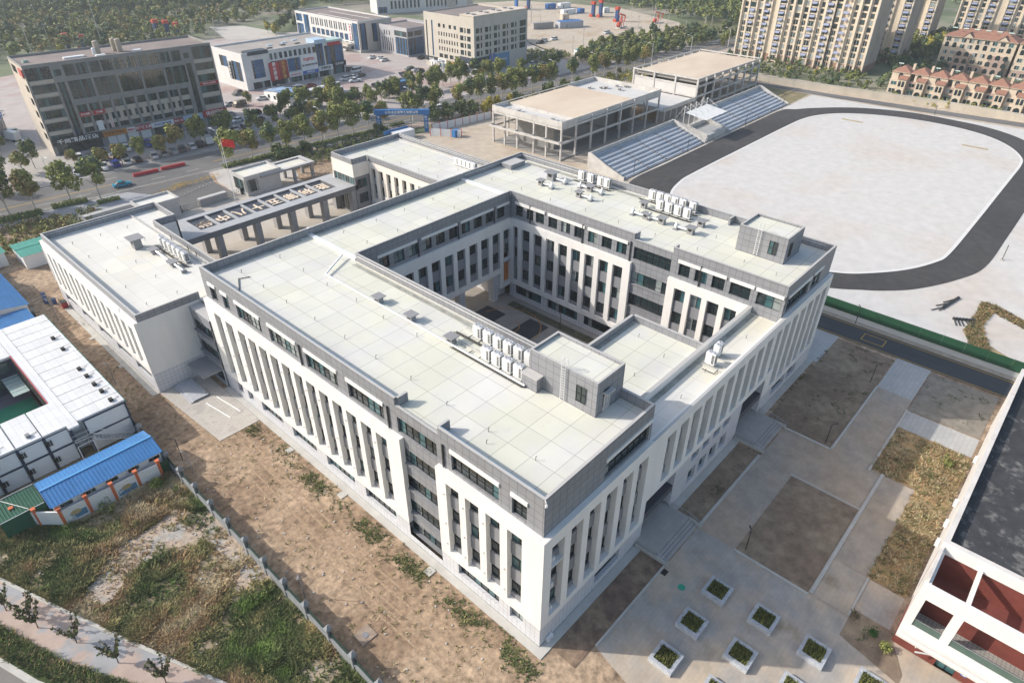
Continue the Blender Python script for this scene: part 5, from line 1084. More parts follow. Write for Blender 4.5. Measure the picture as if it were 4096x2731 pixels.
class Bl:
    "a building in its own frame: s along the front, z up, d outwards"
    def __init__(s,name,label,P0,u,w,dep,h,wm,rm,cat='building',par=.7,back=True):
        s.u=Vector((*u,0)).normalized(); s.n=Vector((s.u.y,-s.u.x,0)); s.P=Vector((*P0,0)); s.w=w; s.dep=dep; s.h=h; s.wm=wm
        s.o=thing(name,label,cat,(P0[0],P0[1],0)); s.F=fr(s.P,s.u,s.n); s.Ls=fr(s.P-s.n*dep,s.n,-s.u)  # left side: s runs from back to front
        s.Rs=fr(s.P+s.u*w,-s.n,s.u)
        mb=MB(); fbox(mb,s.F,.3,w-.3,h-.9,h-.6,-dep+.3,-.3,rm); mb.build('roof',s.o)
        mb=MB()
        for a,b,c,d in ((0,w,-.3,0),(0,w,-dep,-dep+.3),(0,.3,-dep+.3,-.3),(w-.3,w,-dep+.3,-.3)): fbox(mb,s.F,a,b,h-.6,h,c,d,wm)
        mb.build('parapet',s.o); mb=MB(); fbox(mb,s.F,.0,w,.0,h-.6,-dep,-dep+.1,wm); mb.build('rear_wall',s.o)
    def face(s,F,w,wins,m=None,z0=0,z1=None,dp=.25,fm=DARKM,gl=None,side=False,s0=0):
        mb=MB(); wall(mb,F,s0,w,z0,z1 or s.h-.6,[(a[0],a[1],a[2],a[3],dp) for a in wins],m or s.wm); mb.build('wall',s.o)
        for q in wins:
            mb=MB(); glaze(mb,F,*q[:4],dp-.02,q[4] if len(q)>4 else 2,q[5] if len(q)>5 else 1,fm=fm,gl=q[6] if len(q)>6 else gl,fw=.1); mb.build('window',s.o)
    def sign(s,F,a,b,c,d,m,txt=None,tm=TXW,size=None,off=.12,vert=False,nm='sign',th=.3,sx=1):
        mb=MB(); fbox(mb,F,a,b,c,d,off,off+th,m); o=mb.build(nm,s.o)
        if txt:
            e=Vector(F(a,c,0)); uu=(Vector(F(b,c,0))-e); nn=(Vector(F(a,c,1))-e); ctr=Vector(F((a+b)/2,(c+d)/2,off+th+.04))
            if vert: 
                k=(d-c)/len(txt)
                for i,chx in enumerate(txt): text('lettering',chx,size or min(b-a,k)*.85,Vector(F((a+b)/2,d-k*(i+.5),off+th+.04)),wrot(uu,nn),tm,s.o)
            else: text('lettering',txt,size or (d-c)*.75,ctr,wrot(uu,nn),tm,s.o,sx=sx)
        return o
    def side(s,F,w,wins,**k): s.face(F,w,wins,**k)
DG=[GG,GG,GL,GG,GL,GT,GG]
h=Bl('hotel','long seven-storey taupe hotel with dark glass bands and shop signs along the ground floor',(19.4,199.9),(50.8,-4.2),51,17.5,24.5,TAUP,ROOFB)
W=[]
W+=[(.3,6.3,20.4,23.6,8,2)]
for z in (17.0,13.6,10.2,6.8): W.append((.5,6.3,z,z+2.1,6,1))
W.append((.5,6.3,3.9,5.6,6,1)); W.append((6.9,8.7,4.5,19.2,3,6)); W.append((42.3,43.9,4.7,19.5,3,6))
for i in range(10): W.append((9.5+3.22*i,12.3+3.22*i,20.5,23.5,4,3))
W.append((42.2,43.8,20.9,22.5,3,1)); W.append((44.9,50.6,20.4,23.8,7,3)); W.append((6.9,8.7,20.9,22.5,3,1))
for i in range(5): W.append((9.4+6.6*i,15.4+6.6*i,14.2,19.2,10,5))
for i in range(10): 
    a=9.5+3.22*i; W.append((a,a+2.5,10.6,12.6,3,2)); W.append((a,a+2.5,7.4,9.2,3,2)); W.append((a,a+2.5,4.9,6.3,3,1))
for z in (17.0,13.6,10.2,6.6): W.append((44.9,50.5,z,z+2.1,6,1))
h.face(h.F,51,W,z0=3.0,gl=DG)
h.face(h.F,51,[(1,13,.1,2.7,8,2),(14.6,19.6,.1,2.6,2,1,[SWh]),(20.2,23.4,.1,2.6,1,1,[SWh]),(24,27,.1,2.6,1,1,[SWh]),(28,32,.1,2.6,3,1),(33.4,36.2,.1,2.6,3,1),(37.5,41.5,.1,2.8,4,1),(44.5,50.5,.1,2.9,6,1)],z0=0,z1=3.0,gl=DG)
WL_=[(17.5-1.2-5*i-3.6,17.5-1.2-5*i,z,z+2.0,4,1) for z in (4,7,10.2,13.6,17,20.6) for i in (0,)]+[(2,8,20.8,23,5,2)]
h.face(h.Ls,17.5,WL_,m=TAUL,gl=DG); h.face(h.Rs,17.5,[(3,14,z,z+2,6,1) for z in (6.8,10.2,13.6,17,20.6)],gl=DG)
mb=MB()
for i in range(10):
    a=9.5+3.22*i
    for z0,z1 in ((9.25,10.55),(6.35,7.3)): fbox(mb,h.F,a,a+2.5,z0,z1,.0,.08,TAUL)
mb.builds('spandrel',h.o)
mb=MB()
for i in range(6): fbox(mb,h.F,.5,6.3,6.0+3.4*i-.2 if i else 5.7,6.6+3.4*i if i<4 else 20.3,.0,.06,TAUL) if i<5 else None
for i in range(5): fbox(mb,h.F,44.9,50.5,4.9 if i==0 else 5.6+3.4*i,6.4 if i==0 else 6.9+3.4*i-.1 if i<4 else 20.2,.0,.06,TAUL)
mb.builds('spandrel',h.o)
for i in range(11): mb=MB(); fbox(mb,h.F,9.5+3.22*i-.66,9.5+3.22*i-.06,3.4,13.2,0,.35,TAUP); mb.build('pier',h.o)
for i in range(2,9): mb=MB(); a=10.2+3.22*i; fbox(mb,h.F,a,a+1.0,7.2,10.4,.1,.2,TAUL); mb.build('wall_plaque',h.o)
h.sign(h.F,.2,13.4,2.95,4.6,SDk,'千尚精品酒店',TXW,1.35,off=.2,th=.8,sx=1.35)
h.sign(h.F,13.6,20.2,2.8,4.2,SOr,'至爱托管中心',TXD,.95); h.sign(h.F,20.3,22.6,2.8,4.2,SWh,'M&D',TXR,.9); h.sign(h.F,22.7,27.3,2.8,4.2,SR,'同学汇文具',TXW,.95); h.sign(h.F,27.4,34.1,2.8,4.2,SWh,'中京口腔诊所',TXB,.85); h.sign(h.F,34.2,37.0,2.8,4.2,SR,'现代广告',TXW,.65); h.sign(h.F,37.1,43.2,2.7,4.5,SPB,'美容美发',TXB,.9); h.sign(h.F,43.5,51.2,3.1,5.0,SR,'佳印图文',TXW,1.3,th=.6,sx=1.2)
h.sign(h.F,44.9,50.6,12.55,13.5,SR,'精品客房 会议餐饮',TXW,.5); h.sign(h.F,9.4,12.4,9.4,10.6,SR,'办公招租',TXW,.6); h.sign(h.F,13.0,16.2,9.4,10.6,SR,'写字楼',TXW,.6)
h.sign(h.F,13.0,14.6,4.9,7.6,SWh); h.sign(h.F,16.6,17.4,5.1,7.8,SWh,'教育咨询',TXR,.5,vert=True)
h.sign(h.Ls,13.2,17.3,21.5,23.4,mat('sign_red_pale',(.5,.09,.08),.5,.1,1)); 
TK=mat('tank_buff',(.42,.37,.31),.7,.12,1)
for i,(a,b) in enumerate(((21.0,-7.5),(26.8,-6.8),(26.0,-8.6),(19.8,-6.6))):
    p=h.F(a,0,b); r=.8 if i<3 else .5; mb=MB(); mb.tube((p[0],p[1],24),(p[0],p[1],27.2 if i<3 else 25.6),r,TK if i<3 else PVC,14); mb.tube((p[0],p[1],27.2 if i<3 else 25.6),(p[0],p[1],27.45 if i<3 else 25.8),r*1.04,TK if i<3 else PVC,14,r*.6); solo(mb,'water_tank',['buff water tank standing alone on the hotel roof','buff water tank on the hotel roof, right one of the pair','buff water tank on the hotel roof, left one of the pair','short white tank beside the buff ones on the hotel roof'][i],'water tank',(p[0],p[1],23.9),'water tanks on the hotel roof')
for i,(a,b,ww) in enumerate(((11.5,-7,5.5),(19.3,-4.6,2.6),(29.5,-5.5,2.5))):
    mb=MB(); fbox(mb,h.F,a,a+ww,23.9,24.3,b,b+1.6,SWh); solo(mb,'roof_slab','flat white box on the hotel roof, %s from the left'%od(i),'roof box',h.F(a,23.9,b),'white boxes on the hotel roof')
mb=MB(); p=h.F(2.5,0,-8); mb.tube((p[0],p[1],23.9),(p[0],p[1],24.5),.9,mat('tank_green',(.25,.36,.32),.6,.1,1),12,.6); solo(mb,'water_tank','low pale green tank at the left end of the hotel roof','water tank',(p[0],p[1],23.9))
# blue glazed shop building with the big sign boards
c=Bl('shop_building','three-storey white and dark shop building with large red and white sign boards',(96,228.8),(1,0),45.2,23,13.3,OFW,mat('roof_pale_bitumen',(.36,.33,.31),.9,.15,.2))
BG=[GB,GB,GL]
W=[(11.3,18,3.9,9.0,6,4,BG),(18.6,24.2,4.2,9.0,5,4,BG),(32,35.6,4.2,13.0,4,7,BG),(36.2,45,4.2,11.5,7,6,[GL,GG,GB])]
for i in range(10): 
    a=11.3+2.15*i
    W.append((a,a+1.3,9.7,11.9,2,1))
W+=[(3.5,8.5,3.9,10.5,6,5,BG)]
W+=[(2.6,9.8,.1,2.6,6,1),(10.4,17.6,.1,2.5,6,1),(18.2,24,.1,2.2,5,1),(24.6,31.6,.1,2.5,6,1),(32.3,38,.1,3.0,5,1),(38.5,44.8,.1,3.2,6,1)]
c.face(c.F,45.2,W); c.face(c.Ls,23,[(14,21,3,10,6,6,BG),(5,11,7,11,5,3,BG)]); c.face(c.Rs,23,[(1,8,4.2,11.5,6,6,[GL,GG]),(12,20,6,10,6,2)])
c.sign(c.Ls,11.6,13.6,3.2,9.5,SDk,'阿玛尼家纺',TXW,1.1,vert=True)
c.sign(c.F,10.2,14.4,2.1,8.7,SR,'昆仑润滑',TXW,1.55,vert=True); c.sign(c.F,14.5,18.2,2.2,8.9,mat('sign_red_dark',(.30,.04,.03),.5,.05,1),'养生健灸',TXY,1.5,vert=True)
c.sign(c.F,18.3,24.2,2.2,3.7,SWh,'HONG TAI',TXR,.9); c.sign(c.F,24.4,31.9,2.2,9.6,SWh); o=c.sign(c.F,24.5,31.8,2.3,3.6,SBl,'中央空调',TXW,.9,th=.36)
e=c.F; text('lettering','FUJITSU',1.5,Vector(e(28.1,7.7,.5)),wrot((1,0,0),(0,-1,0)),TXR,c.o,sx=1); text('lettering','富士通将军中央空调',.78,Vector(e(28.1,5.6,.5)),wrot((1,0,0),(0,-1,0)),TXD,c.o)
c.sign(c.F,32.1,38.9,2.4,4.3,SWh,'海智科志',TXD,1.2); c.sign(c.F,39.0,45.6,3.0,5.0,SDk,'健身会所',TXW,1.0); c.sign(c.F,37.8,44,11.3,12.6,SR,'富源酒业广场',TXR,.6); 
mb=MB(); fbox(mb,c.F,31.9,37.4,12.7,14.2,-6,.2,TEAL if False else SPB); fbox(mb,c.F,36.2,45.4,12.6,13.4,-5,.25,mat('pale_green_slab',(.45,.6,.58),.5,.05,1)); fbox(mb,c.F,2.5,11,12.3,13.6,-4,.3,NB); mb.builds('roof_block',c.o)
for i,(a,b) in enumerate(((14,-6),(17,-11),(21,-8),(24,-12),(27,-7),(30,-14))):
    mb=MB(); fbox(mb,c.F,a,a+2.2,12.5,13.0,b,b+1.0,SPB if i%2 else SDk); solo(mb,'skylight','flat skylight on the roof of the sign-board shop building, %s from the left'%od(i),'skylight',c.F(a,12.5,b),'skylights on the shop roof')
# long white and blue building behind
d=Bl('office_building','long white office building with blue glass and a rounded blue corner, behind the shop building',(170.5,310.5),(0,-1),53,20,13.6,OFW,ROOFB)
W=[(.5,6.5,1,8,5,5,BG),(.5,6,9,12.5,5,2,BG),(7.5,12,1.5,12.6,4,7,BG)]
for i in range(9):
    a=14+3.9*i; 
    if a<47: W+=[(a,a+.9,8.6,12,1,1,[GL]),(a+1.6,a+2.5,8.6,12,1,1,[GL]),(a+.1,a+3.0,4.6,7.4,4,3,BG),(a+.1,a+3.0,.9,3.9,4,3,BG)]
W+=[(48.6,52.6,1,12.6,4,8,BG)]
d.face(d.F,53,W); d.face(d.Rs,20,[(1,4.5,1,12.6,4,8,BG),(8,11,4,12,3,5,BG),(12,14,6,11,2,3)],m=TANW)
d.sign(d.F,45.6,47.9,5.2,11.6,SWh,'金华太阳',TXR,1.3,vert=True); mb=MB(); fbox(mb,d.F,36,48,2.6,3.6,0,3.6,TANW); mb.build('porch',d.o)
mb=MB(); fbox(mb,d.F,18,51,13.6,13.75,-2.2,-2.0,PVC); fbox(mb,d.F,18,51,13.9,14.0,-9,-8.8,PVC); mb.builds('roof_pipe',d.o)
# grey pavilion with glass corner
e_=Bl('showroom_building','small grey two-storey showroom with a blue glass corner between two larger buildings',(180,253.8),(0,-1),20.2,17,12.2,PINKL,ROOFB)
W=[(3.2,4,8,10,1,1),(5,5.7,8,10,1,1),(7,7.7,8,10,1,1),(11,20,8.3,10.6,5,1,DG),(11.5,20.1,.6,7.8,8,6,BG)]+[(1.6+1.5*i,2.2+1.5*i,1,7,1,3,[GL]) for i in range(6)]
e_.face(e_.F,20.2,W); e_.face(e_.Rs,17,[(.1,9.8,.6,7.8,8,6,[GL,GB]),(.6,3.6,8.6,10.6,3,1),(4.4,9,8.6,10.6,4,1)])
# tan office block with rooftop frames
t5=Bl('office_block','beige seven-storey office block with rows of square windows and a white rooftop frame',(175.2,215.6),(0,-1),30.6,33,21.5,TANW,ROOFB)
W=[(1.2,2.0,3.9,18.3,1,8,[GG,GB]),(4.7,5.6,4.4,18.6,1,8,[GG,GB])]
for z,hh in ((16.2,1.5),):
    W+=[(a,a+1.5,z,z+hh,2,1) for a in (9,12,15.6,18.6)]
for z in (13,10,7.2): W+=[(9+1.6*i,9.7+1.6*i,z,z+1.6,1,1,[GL,mat('maroon_pane',(.12,.04,.05),.3,.1,1)]) for i in range(8)]
for z in (15.6,12.6,9.8,7): W+=[(22.4,24.4,z,z+1.9,2,2,DG),(25,25.8,z,z+1.9,1,1,DG),(26.6,28.6,z,z+1.9,2,2,DG)]
W+=[(9,11.3,4.3,5.9,3,2),(12,14.3,4.3,5.9,3,2),(15.5,18,4.3,5.9,3,2),(18.8,21,4.3,5.9,3,2),(8.6,21,.1,1.8,8,1)]
t5.face(t5.F,30.6,W)
W=[]
for z in (15.8,12.9,10.0,7.1,): 
    for i in range(5): a=1.2+5.3*i; W+=[(a,a+2.0,z,z+1.9,2,2,DG),(a+2.7,a+3.6,z,z+1.9,1,1,DG)]
    W+=[(28,32,z-.2,z+2.2,4,2,DG)]
t5.face(t5.Rs,33,W,m=SAND2,gl=DG)
mb=MB()
for i in range(7): fbox(mb,t5.F,22.3,30.6,21.5,22.1,-33+5.4*i,-32.6+5.4*i,TANW)
fbox(mb,t5.F,30.2,30.6,21.5,22.1,-33,0,TANW); fbox(mb,t5.F,22.3,30.6,22.12,22.4,-33,0,mat('roof_frame_tan',(.62,.54,.46),.8,.05,.4)); mb.builds('roof_frame',t5.o)
for i in range(8):
    mb=MB(); p=t5.F(24+ (i%2)*3.5,0,-3-7.5*(i//2)); mb.tube((p[0],p[1],22.4),(p[0],p[1],22.8),1.0,GREYP,12); solo(mb,'roof_fan','round grey fan on the rooftop of the beige office block, %s from the front'%od(i),'roof fan',(p[0],p[1],22.4),'round fans on the office block')
t5.sign(t5.F,8.2,13.5,2.2,3.8,SWh,'家政服务',TXD,.9); t5.sign(t5.F,13.6,21.4,2.0,3.6,mat('sign_brown',(.30,.2,.1),.5,.1,1),'中式家具',TXY,.9); t5.sign(t5.F,.3,8,2.2,4.0,SDk,'办公家具',TXW,.8); t5.sign(t5.F,22,30.4,.6,6.4,NB,'智家装饰',TXW,1.2,off=.05); t5.sign(t5.Rs,.2,8.4,.6,6.4,NB,'朗家装饰',TXW,1.9,off=.05); t5.sign(t5.Rs,8.6,12,1.5,7,SBl,'全屋定制',TXY,1.1,vert=True); t5.sign(t5.Rs,12.2,21,1,6.6,mat('sign_sky',(.10,.25,.42),.5,.1,1),'Tata 木门',TXW,1.3)
an=Bl('annex_building','plain pink-grey annex behind the beige office block',(228,224),(1,0),17.5,10,10.5,mat('annex_pink',(.47,.42,.41),.85,.06,.3),ROOFW)
an.face(an.F,17.5,[(12.5,13,2,8,1,5,[GL]),(14.5,15,2,8,1,5,[GL])]); an.face(an.Rs,10,[]); an.face(an.Ls,10,[])
hu=gable('shed','white single-storey hut with a pale blue gabled roof beside the parked coaches','shed',94.3,102.2,197.0,214.5,2.9,4.0,'x',mat('pale_blue_roof',(.26,.38,.56),.45,.06,.5),MW,.8)
for b_ in (197.2,): 
    FH=fr((94.58,0,0),(0,1,0),(-1,0,0)); 
    for y in (199.5,206.5,210.5): mb=MB(); glaze(mb,FH,y,y+1.2,.9,2.2,-.04,1,1); mb.build('window',hu)
q=thing('round_building','curved building with a blue signboard at the left edge beside the hotel','building',(10,232,0)); mb=MB(); P=[(8+9*math.cos(R(a)),236+12*math.sin(R(a))) for a in range(-100,81,15)]+[(-14,250),(-14,222)]; mb.prism(P,0,11.5,PINKL,ROOFB); mb.build('body',q)
mb=MB()
for a in range(-100,75,15):
    p0,p1=[(8+9.1*math.cos(R(t)),236+12.1*math.sin(R(t))) for t in (a+1.5,a+13.5)]
    mb.poly([(*p0,1),(*p1,1),(*p1,5.2),(*p0,5.2)],GL)
mb.build('window',q); mb=MB()
for a in range(-100,75,15):
    p0,p1=[(8+9.3*math.cos(R(t)),236+12.4*math.sin(R(t))) for t in (a,a+15)]
    mb.poly([(*p0,6.2),(*p1,6.2),(*p1,9.6),(*p0,9.6)],SBl)
mb.build('signboard',q); text('lettering','汽车维修服务',2.0,(8+9.5*math.cos(R(-70)),236+12.6*math.sin(R(-70)),7.9),wrot((math.cos(R(22)),math.sin(R(22)),0),(math.sin(R(22)),-math.cos(R(22)),0)),TXW,q)
# buildings at the very top left and centre
_a,_b,_c,_d=gp(157,17),gp(206,13),gp(236,10),gp(358,3)
far=[((_a.x,_a.y),(_b.x-_a.x,_b.y-_a.y),(_b-_a).length,15,12,'long white factory hall at the top left edge of the picture'),((_c.x,_c.y),(_d.x-_c.x,_d.y-_c.y),(_d-_c).length,14,12,'long white factory hall behind the woodland at the top')]
for P0,u_,w_,dp_,hh,l in far:
    q=Bl('factory_hall',l,P0,u_,w_,dp_,hh,OFW,ROOFW); q.face(q.F,w_,[(2+4*i,4.6+4*i,5,8.5,2,2,BG) for i in range(int(w_/4)-1)]+[(3+8*i,5+8*i,.5,3,2,1) for i in range(int(w_/8)-1)]); q.face(q.Ls,dp_,[])
q=Bl('workshop_building','low white workshop with a small tower behind the blue glass building',tuple(gp(868,34)[:2]),(1,-.35),62,14,9,OFW,ROOFW); q.face(q.F,62,[(9+2.6*i,10.3+2.6*i,2.5,7,1,2,[GL]) for i in range(8)]+[(33+2.6*i,34.3+2.6*i,2.5,7,1,2,[GL]) for i in range(9)]+[(.6,6.5,.5,4,5,2,BG)]); q.face(q.Ls,14,[]); mb=MB(); fbox(mb,q.F,.5,7.5,9,13,-7,-.3,OFW); fbox(mb,q.F,28,33,9,12.5,-5,-.3,OFW); mb.builds('tower',q.o)
# construction gate and hoarding north of the wing
cg=thing('construction_gate','blue construction-site gateway with white lettering and barred gates','gate',(85,128,0)); BLG=mat('gate_blue',(.03,.16,.42),.5,.1,.5)
g0=gp(865,302);g1=gp(987,305)
P=gp(868,303); Q=gp(985,302)
uu=(Q-P); uu.z=0; LL=uu.length; FGt=fr((P.x,P.y,0),uu,(uu.y,-uu.x,0))
mb=MB(); fbox(mb,FGt,0,1.3,0,5.4,-.5,.5,BLG); mb.build('pillar',cg); mb=MB(); fbox(mb,FGt,LL-1.3,LL,0,5.4,-.5,.5,BLG); mb.build('pillar',cg)
mb=MB(); fbox(mb,FGt,-.6,LL+.6,5.4,6.9,-.6,.6,BLG); mb.build('beam',cg); text('lettering','山东金达源建工有限公司',.95,Vector(FGt(LL/2,6.15,.65)),wrot(uu,(uu.y,-uu.x,0)),TXW,cg)
for i,t_x in enumerate(('精心组织','科学施工')):
    for k,chx in enumerate(t_x): text('lettering',chx,.8,Vector(FGt(.65 if i==0 else LL-.65,4.6-1.0*k,.55)),wrot(uu,(uu.y,-uu.x,0)),TXW,cg)
mb=MB()
for i in range(18): a=1.6+(LL-3.2)*i/17; fbox(mb,FGt,a,a+.06,.1,2.6,-.05,.05,DARKM)
for z in (.2,1.0,1.8,2.5): fbox(mb,FGt,1.5,LL-1.5,z,z+.08,.06,.1,DARKM)
mb.build('barred_gate',cg)
REDP=mat('hoarding_red',(.45,.06,.05),.6,.1,1)
hd=thing('site_hoarding','white corrugated hoarding with red posts beside the unfinished buildings','fence',(100,140,0))
hp=[gp(990,308),gp(1013,313),gp(1015,302),gp(1122,276)]; hp=[gp(993,303),gp(1128,272)]
def run(o,a,b,n_,hh,pm,wm_,pn='panel'):
    d=(b-a)/n_
    for i in range(n_):
        p=a+d*i; mb=MB(); ang=math.atan2(d.y,d.x); mb.obox(((p.x+d.x/2),(p.y+d.y/2)),ang,d.length/2-.08,.04,0,hh,wm_); mb.build(pn,o)
    for i in range(n_+1): p=a+d*i; mb=MB(); mb.box(p.x-.09,p.x+.09,p.y-.09,p.y+.09,0,hh+.35,pm); mb.build('post',o)
run(hd,hp[0],hp[1],8,2.3,REDP,MW)
hd2=thing('site_hoarding','short white hoarding with red posts and a blue end panel by the gateway','fence',(96,128,0)); run(hd2,gp(989,312),gp(1063,309)-Vector((2.5,2,0)),3,2.3,REDP,MW)
a=gp(1047,314); mb=MB(); mb.obox((a.x,a.y),0,1.1,.9,0,2.2,BLG); solo(mb,'blue_cabinet','blue metal cabinet at the end of the short hoarding','cabinet',(a.x,a.y,0))
gu=thing('guard_cabin','white container cabin with an open dark end beside the construction gateway','cabin',(gp(930,325).x,gp(930,325).y,0)); a=gp(915,322); mb=MB(); mb.obox((a.x+2,a.y),-.05,3.6,1.3,0,2.5,MW); mb.build('body',gu); mb=MB(); mb.obox((a.x+5.63,a.y-.18),-.05,.02,1.1,.2,2.2,BLK); mb.build('opening',gu); mb=MB(); mb.obox((a.x+.8,a.y+1.8),-.05,4.5,.15,1.8,3.0,BLG); mb.build('banner',gu)
# field pipes and heaps left out; boundary wall of the housing estate
wl=thing('estate_wall','long cream boundary wall in front of the housing estate','wall',(250,60,0)); CRW=mat('cream_wall',(.50,.45,.38),.9,.12,.4,patch=((.40,.36,.31),.2,.5,.68))
wp=[(246,140),(247,110),(247.4,88.5),(251,49.4),(253.5,28.2),(252.8,.6),(252.5,-60)]
for (x0,y0),(x1,y1) in zip(wp,wp[1:]):
    n_=max(1,round(math.hypot(x1-x0,y1-y0)/9))
    for i in range(n_):
        p=(x0+(x1-x0)*i/n_,y0+(y1-y0)*i/n_); q_=(x0+(x1-x0)*(i+1)/n_,y0+(y1-y0)*(i+1)/n_); ang=math.atan2(q_[1]-p[1],q_[0]-p[0]); mb=MB(); mb.obox(((p[0]+q_[0])/2,(p[1]+q_[1])/2),ang,math.hypot(q_[0]-p[0],q_[1]-p[1])/2-.03,.12,0,2.5,CRW); mb.obox(((p[0]+q_[0])/2,(p[1]+q_[1])/2),ang,math.hypot(q_[0]-p[0],q_[1]-p[1])/2-.03,.2,2.5,2.62,KERB); mb.build('wall_panel',wl)
# ---------------------------------------------------------------- housing estate
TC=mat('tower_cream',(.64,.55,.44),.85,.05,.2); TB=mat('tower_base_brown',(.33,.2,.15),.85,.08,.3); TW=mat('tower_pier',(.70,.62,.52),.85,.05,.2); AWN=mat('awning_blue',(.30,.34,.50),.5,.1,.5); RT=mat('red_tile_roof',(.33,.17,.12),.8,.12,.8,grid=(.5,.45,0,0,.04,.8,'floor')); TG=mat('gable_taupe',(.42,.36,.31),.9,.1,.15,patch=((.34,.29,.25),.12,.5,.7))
def tower_b(name,label,x,y0,y1,dep,hh,floors,cols,back=(0,0)):
    "faces -x; cols: list of (centre y fraction, width, kind)"
    o=thing(name,label,'apartment tower',(x,y0,0),'apartment towers of the estate'); F=fr((x,0,0),(0,-1,0),(-1,0,0)); fh=(hh-1.2)/floors
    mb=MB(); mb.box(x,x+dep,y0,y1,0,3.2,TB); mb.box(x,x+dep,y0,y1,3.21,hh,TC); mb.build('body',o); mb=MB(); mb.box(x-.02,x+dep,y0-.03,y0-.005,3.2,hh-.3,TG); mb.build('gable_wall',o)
    mb=MB(); mb.box(x-.5,x+dep+.3,y0-.2,y1+.2,hh,hh+.8,TW,TC); mb.build('roof',o)
    n=0; stuff=MB(); wm_=None; w0=None; aw0=None
    cw=(y1-y0)/cols; cells=[(i,j) for j in range(floors) for i in range(cols)]
    cells.sort(key=lambda c:-(c[1]*cols+c[0]%cols)*0)
    for i,j in cells:
        yc=y1-cw*(i+.5); z=.9+fh*j; kind=i%4; wd={0:cw*.46,1:cw*.66,2:cw*.36,3:cw*.6}[kind]; 
        if i%9==4: continue
        mbx=MB(); FY0=fr((x-.02 if kind!=1 else x-.7,yc,z),(0,-1,0),(-1,0,0)); g=[GL,GG,GL,GC,GL][(i*7+j*3)%5]
        zt=fh*.72
        if n<100:
            if kind==1: fbox(mbx,FY0,-wd/2,wd/2,-.5,0,-.68,.02,TC); fbox(mbx,FY0,-wd/2,wd/2,0,zt,-.68,-.02,g)
            else: fbox(mbx,FY0,-wd/2,wd/2,0,zt,-.01,.03,g)
            fbox(mbx,FY0,-wd/2-.05,-wd/2+.05,0,zt,.0,.08,TW); fbox(mbx,FY0,-.04,.04,0,zt,.03,.06,PVC); fbox(mbx,FY0,wd/2-.05,wd/2+.05,0,zt,.0,.08,TW)
            mbx.build('window',o); n+=1
        else:
            mbx=stuff
            if kind==1: fbox(mbx,FY0,-wd/2,wd/2,-.5,0,-.68,.02,TC); fbox(mbx,FY0,-wd/2,wd/2,0,zt,-.68,-.02,g)
            else: fbox(mbx,FY0,-wd/2,wd/2,0,zt,-.01,.03,g)
    if stuff.v: q=stuff.build('window',o); q['kind']='stuff'
    mb=MB()
    for i in range(cols+1):
        yc=y1-cw*i; mb.box(x-.9,x,yc-.3,yc+.3,0,hh-.1,TW)
    mb.builds('pier',o)
    aw=MB()
    na=0
    for i in range(cols):
        if i%4!=1 and i%8!=3: continue
        for j in range(1,floors):
            if rnd.random()<.12: continue
            yc=y1-cw*(i+.5); z=.9+fh*j+fh*.66; b=MB(); b.poly([(x-.7,yc-cw*.33,z+.15),(x-.7,yc+cw*.33,z+.15),(x-1.7,yc+cw*.33,z-.45),(x-1.7,yc-cw*.33,z-.45)],AWN); b.poly([(x-1.7,yc+cw*.33,z-.45),(x-1.7,yc-cw*.33,z-.45),(x-1.7,yc-cw*.33,z-.65),(x-1.7,yc+cw*.33,z-.65)],AWN); b.build('awning',o)
    for i in (cols//3,2*cols//3+1):
        yc=y1-cw*i; mb=MB(); mb.box(x-.03,x-.01,yc-.5-cw*.1,yc+.5,0,hh-.2,BLK); mb.build('light_well',o)
    return o
tower_b('apartment_tower','long cream apartment tower with blue awnings, nearest behind the concrete halls',288,66,124,17,29.5,11,17)
tower_b('apartment_tower','cream apartment tower partly hidden behind the long one with blue awnings',323,62.5,84,16,33,12,6)
tower_b('apartment_tower','far cream apartment tower beside the strip of trees',381,66,86,16,34,12,6)
tower_b('apartment_tower','cream apartment tower in the top right corner behind the red-roofed flats',425,-45,64,17,42,15,26)
def arch(mb,F,a,b,c,d,m,d0=.03):
    r=(b-a)/2; P=[F(a,c,d0),F(b,c,d0)]+[F(a+r+r*math.cos(R(18*k)),d-r+r*math.sin(R(18*k)),d0) for k in range(11)]; mb.poly(P,m)
VW=mat('villa_cream',(.60,.51,.41),.85,.05,.3); VP=mat('villa_pink',(.40,.30,.26),.85,.07,.4)
def hip(mb,x0,x1,y0,y1,z,h_,m,oh=.5):
    x0-=oh;x1+=oh;y0-=oh;y1+=oh; k=min(x1-x0,y1-y0)/2; 
    if x1-x0<y1-y0: a=((x0+x1)/2,y0+k,z+h_); b=((x0+x1)/2,y1-k,z+h_); mb.poly([(x0,y0,z),(x1,y0,z),a],m); mb.poly([(x0,y1,z),(x1,y1,z),b],m); mb.poly([(x0,y0,z),(x0,y1,z),b,a],m); mb.poly([(x1,y0,z),(x1,y1,z),b,a],m)
    else: a=(x0+k,(y0+y1)/2,z+h_); b=(x1-k,(y0+y1)/2,z+h_); mb.poly([(x0,y0,z),(x0,y1,z),a],m); mb.poly([(x1,y0,z),(x1,y1,z),b],m); mb.poly([(x0,y0,z),(x1,y0,z),b,a],m); mb.poly([(x0,y1,z),(x1,y1,z),b,a],m)
    mb.box(x0,x1,y0,y1,z-.15,z-.005,VW)
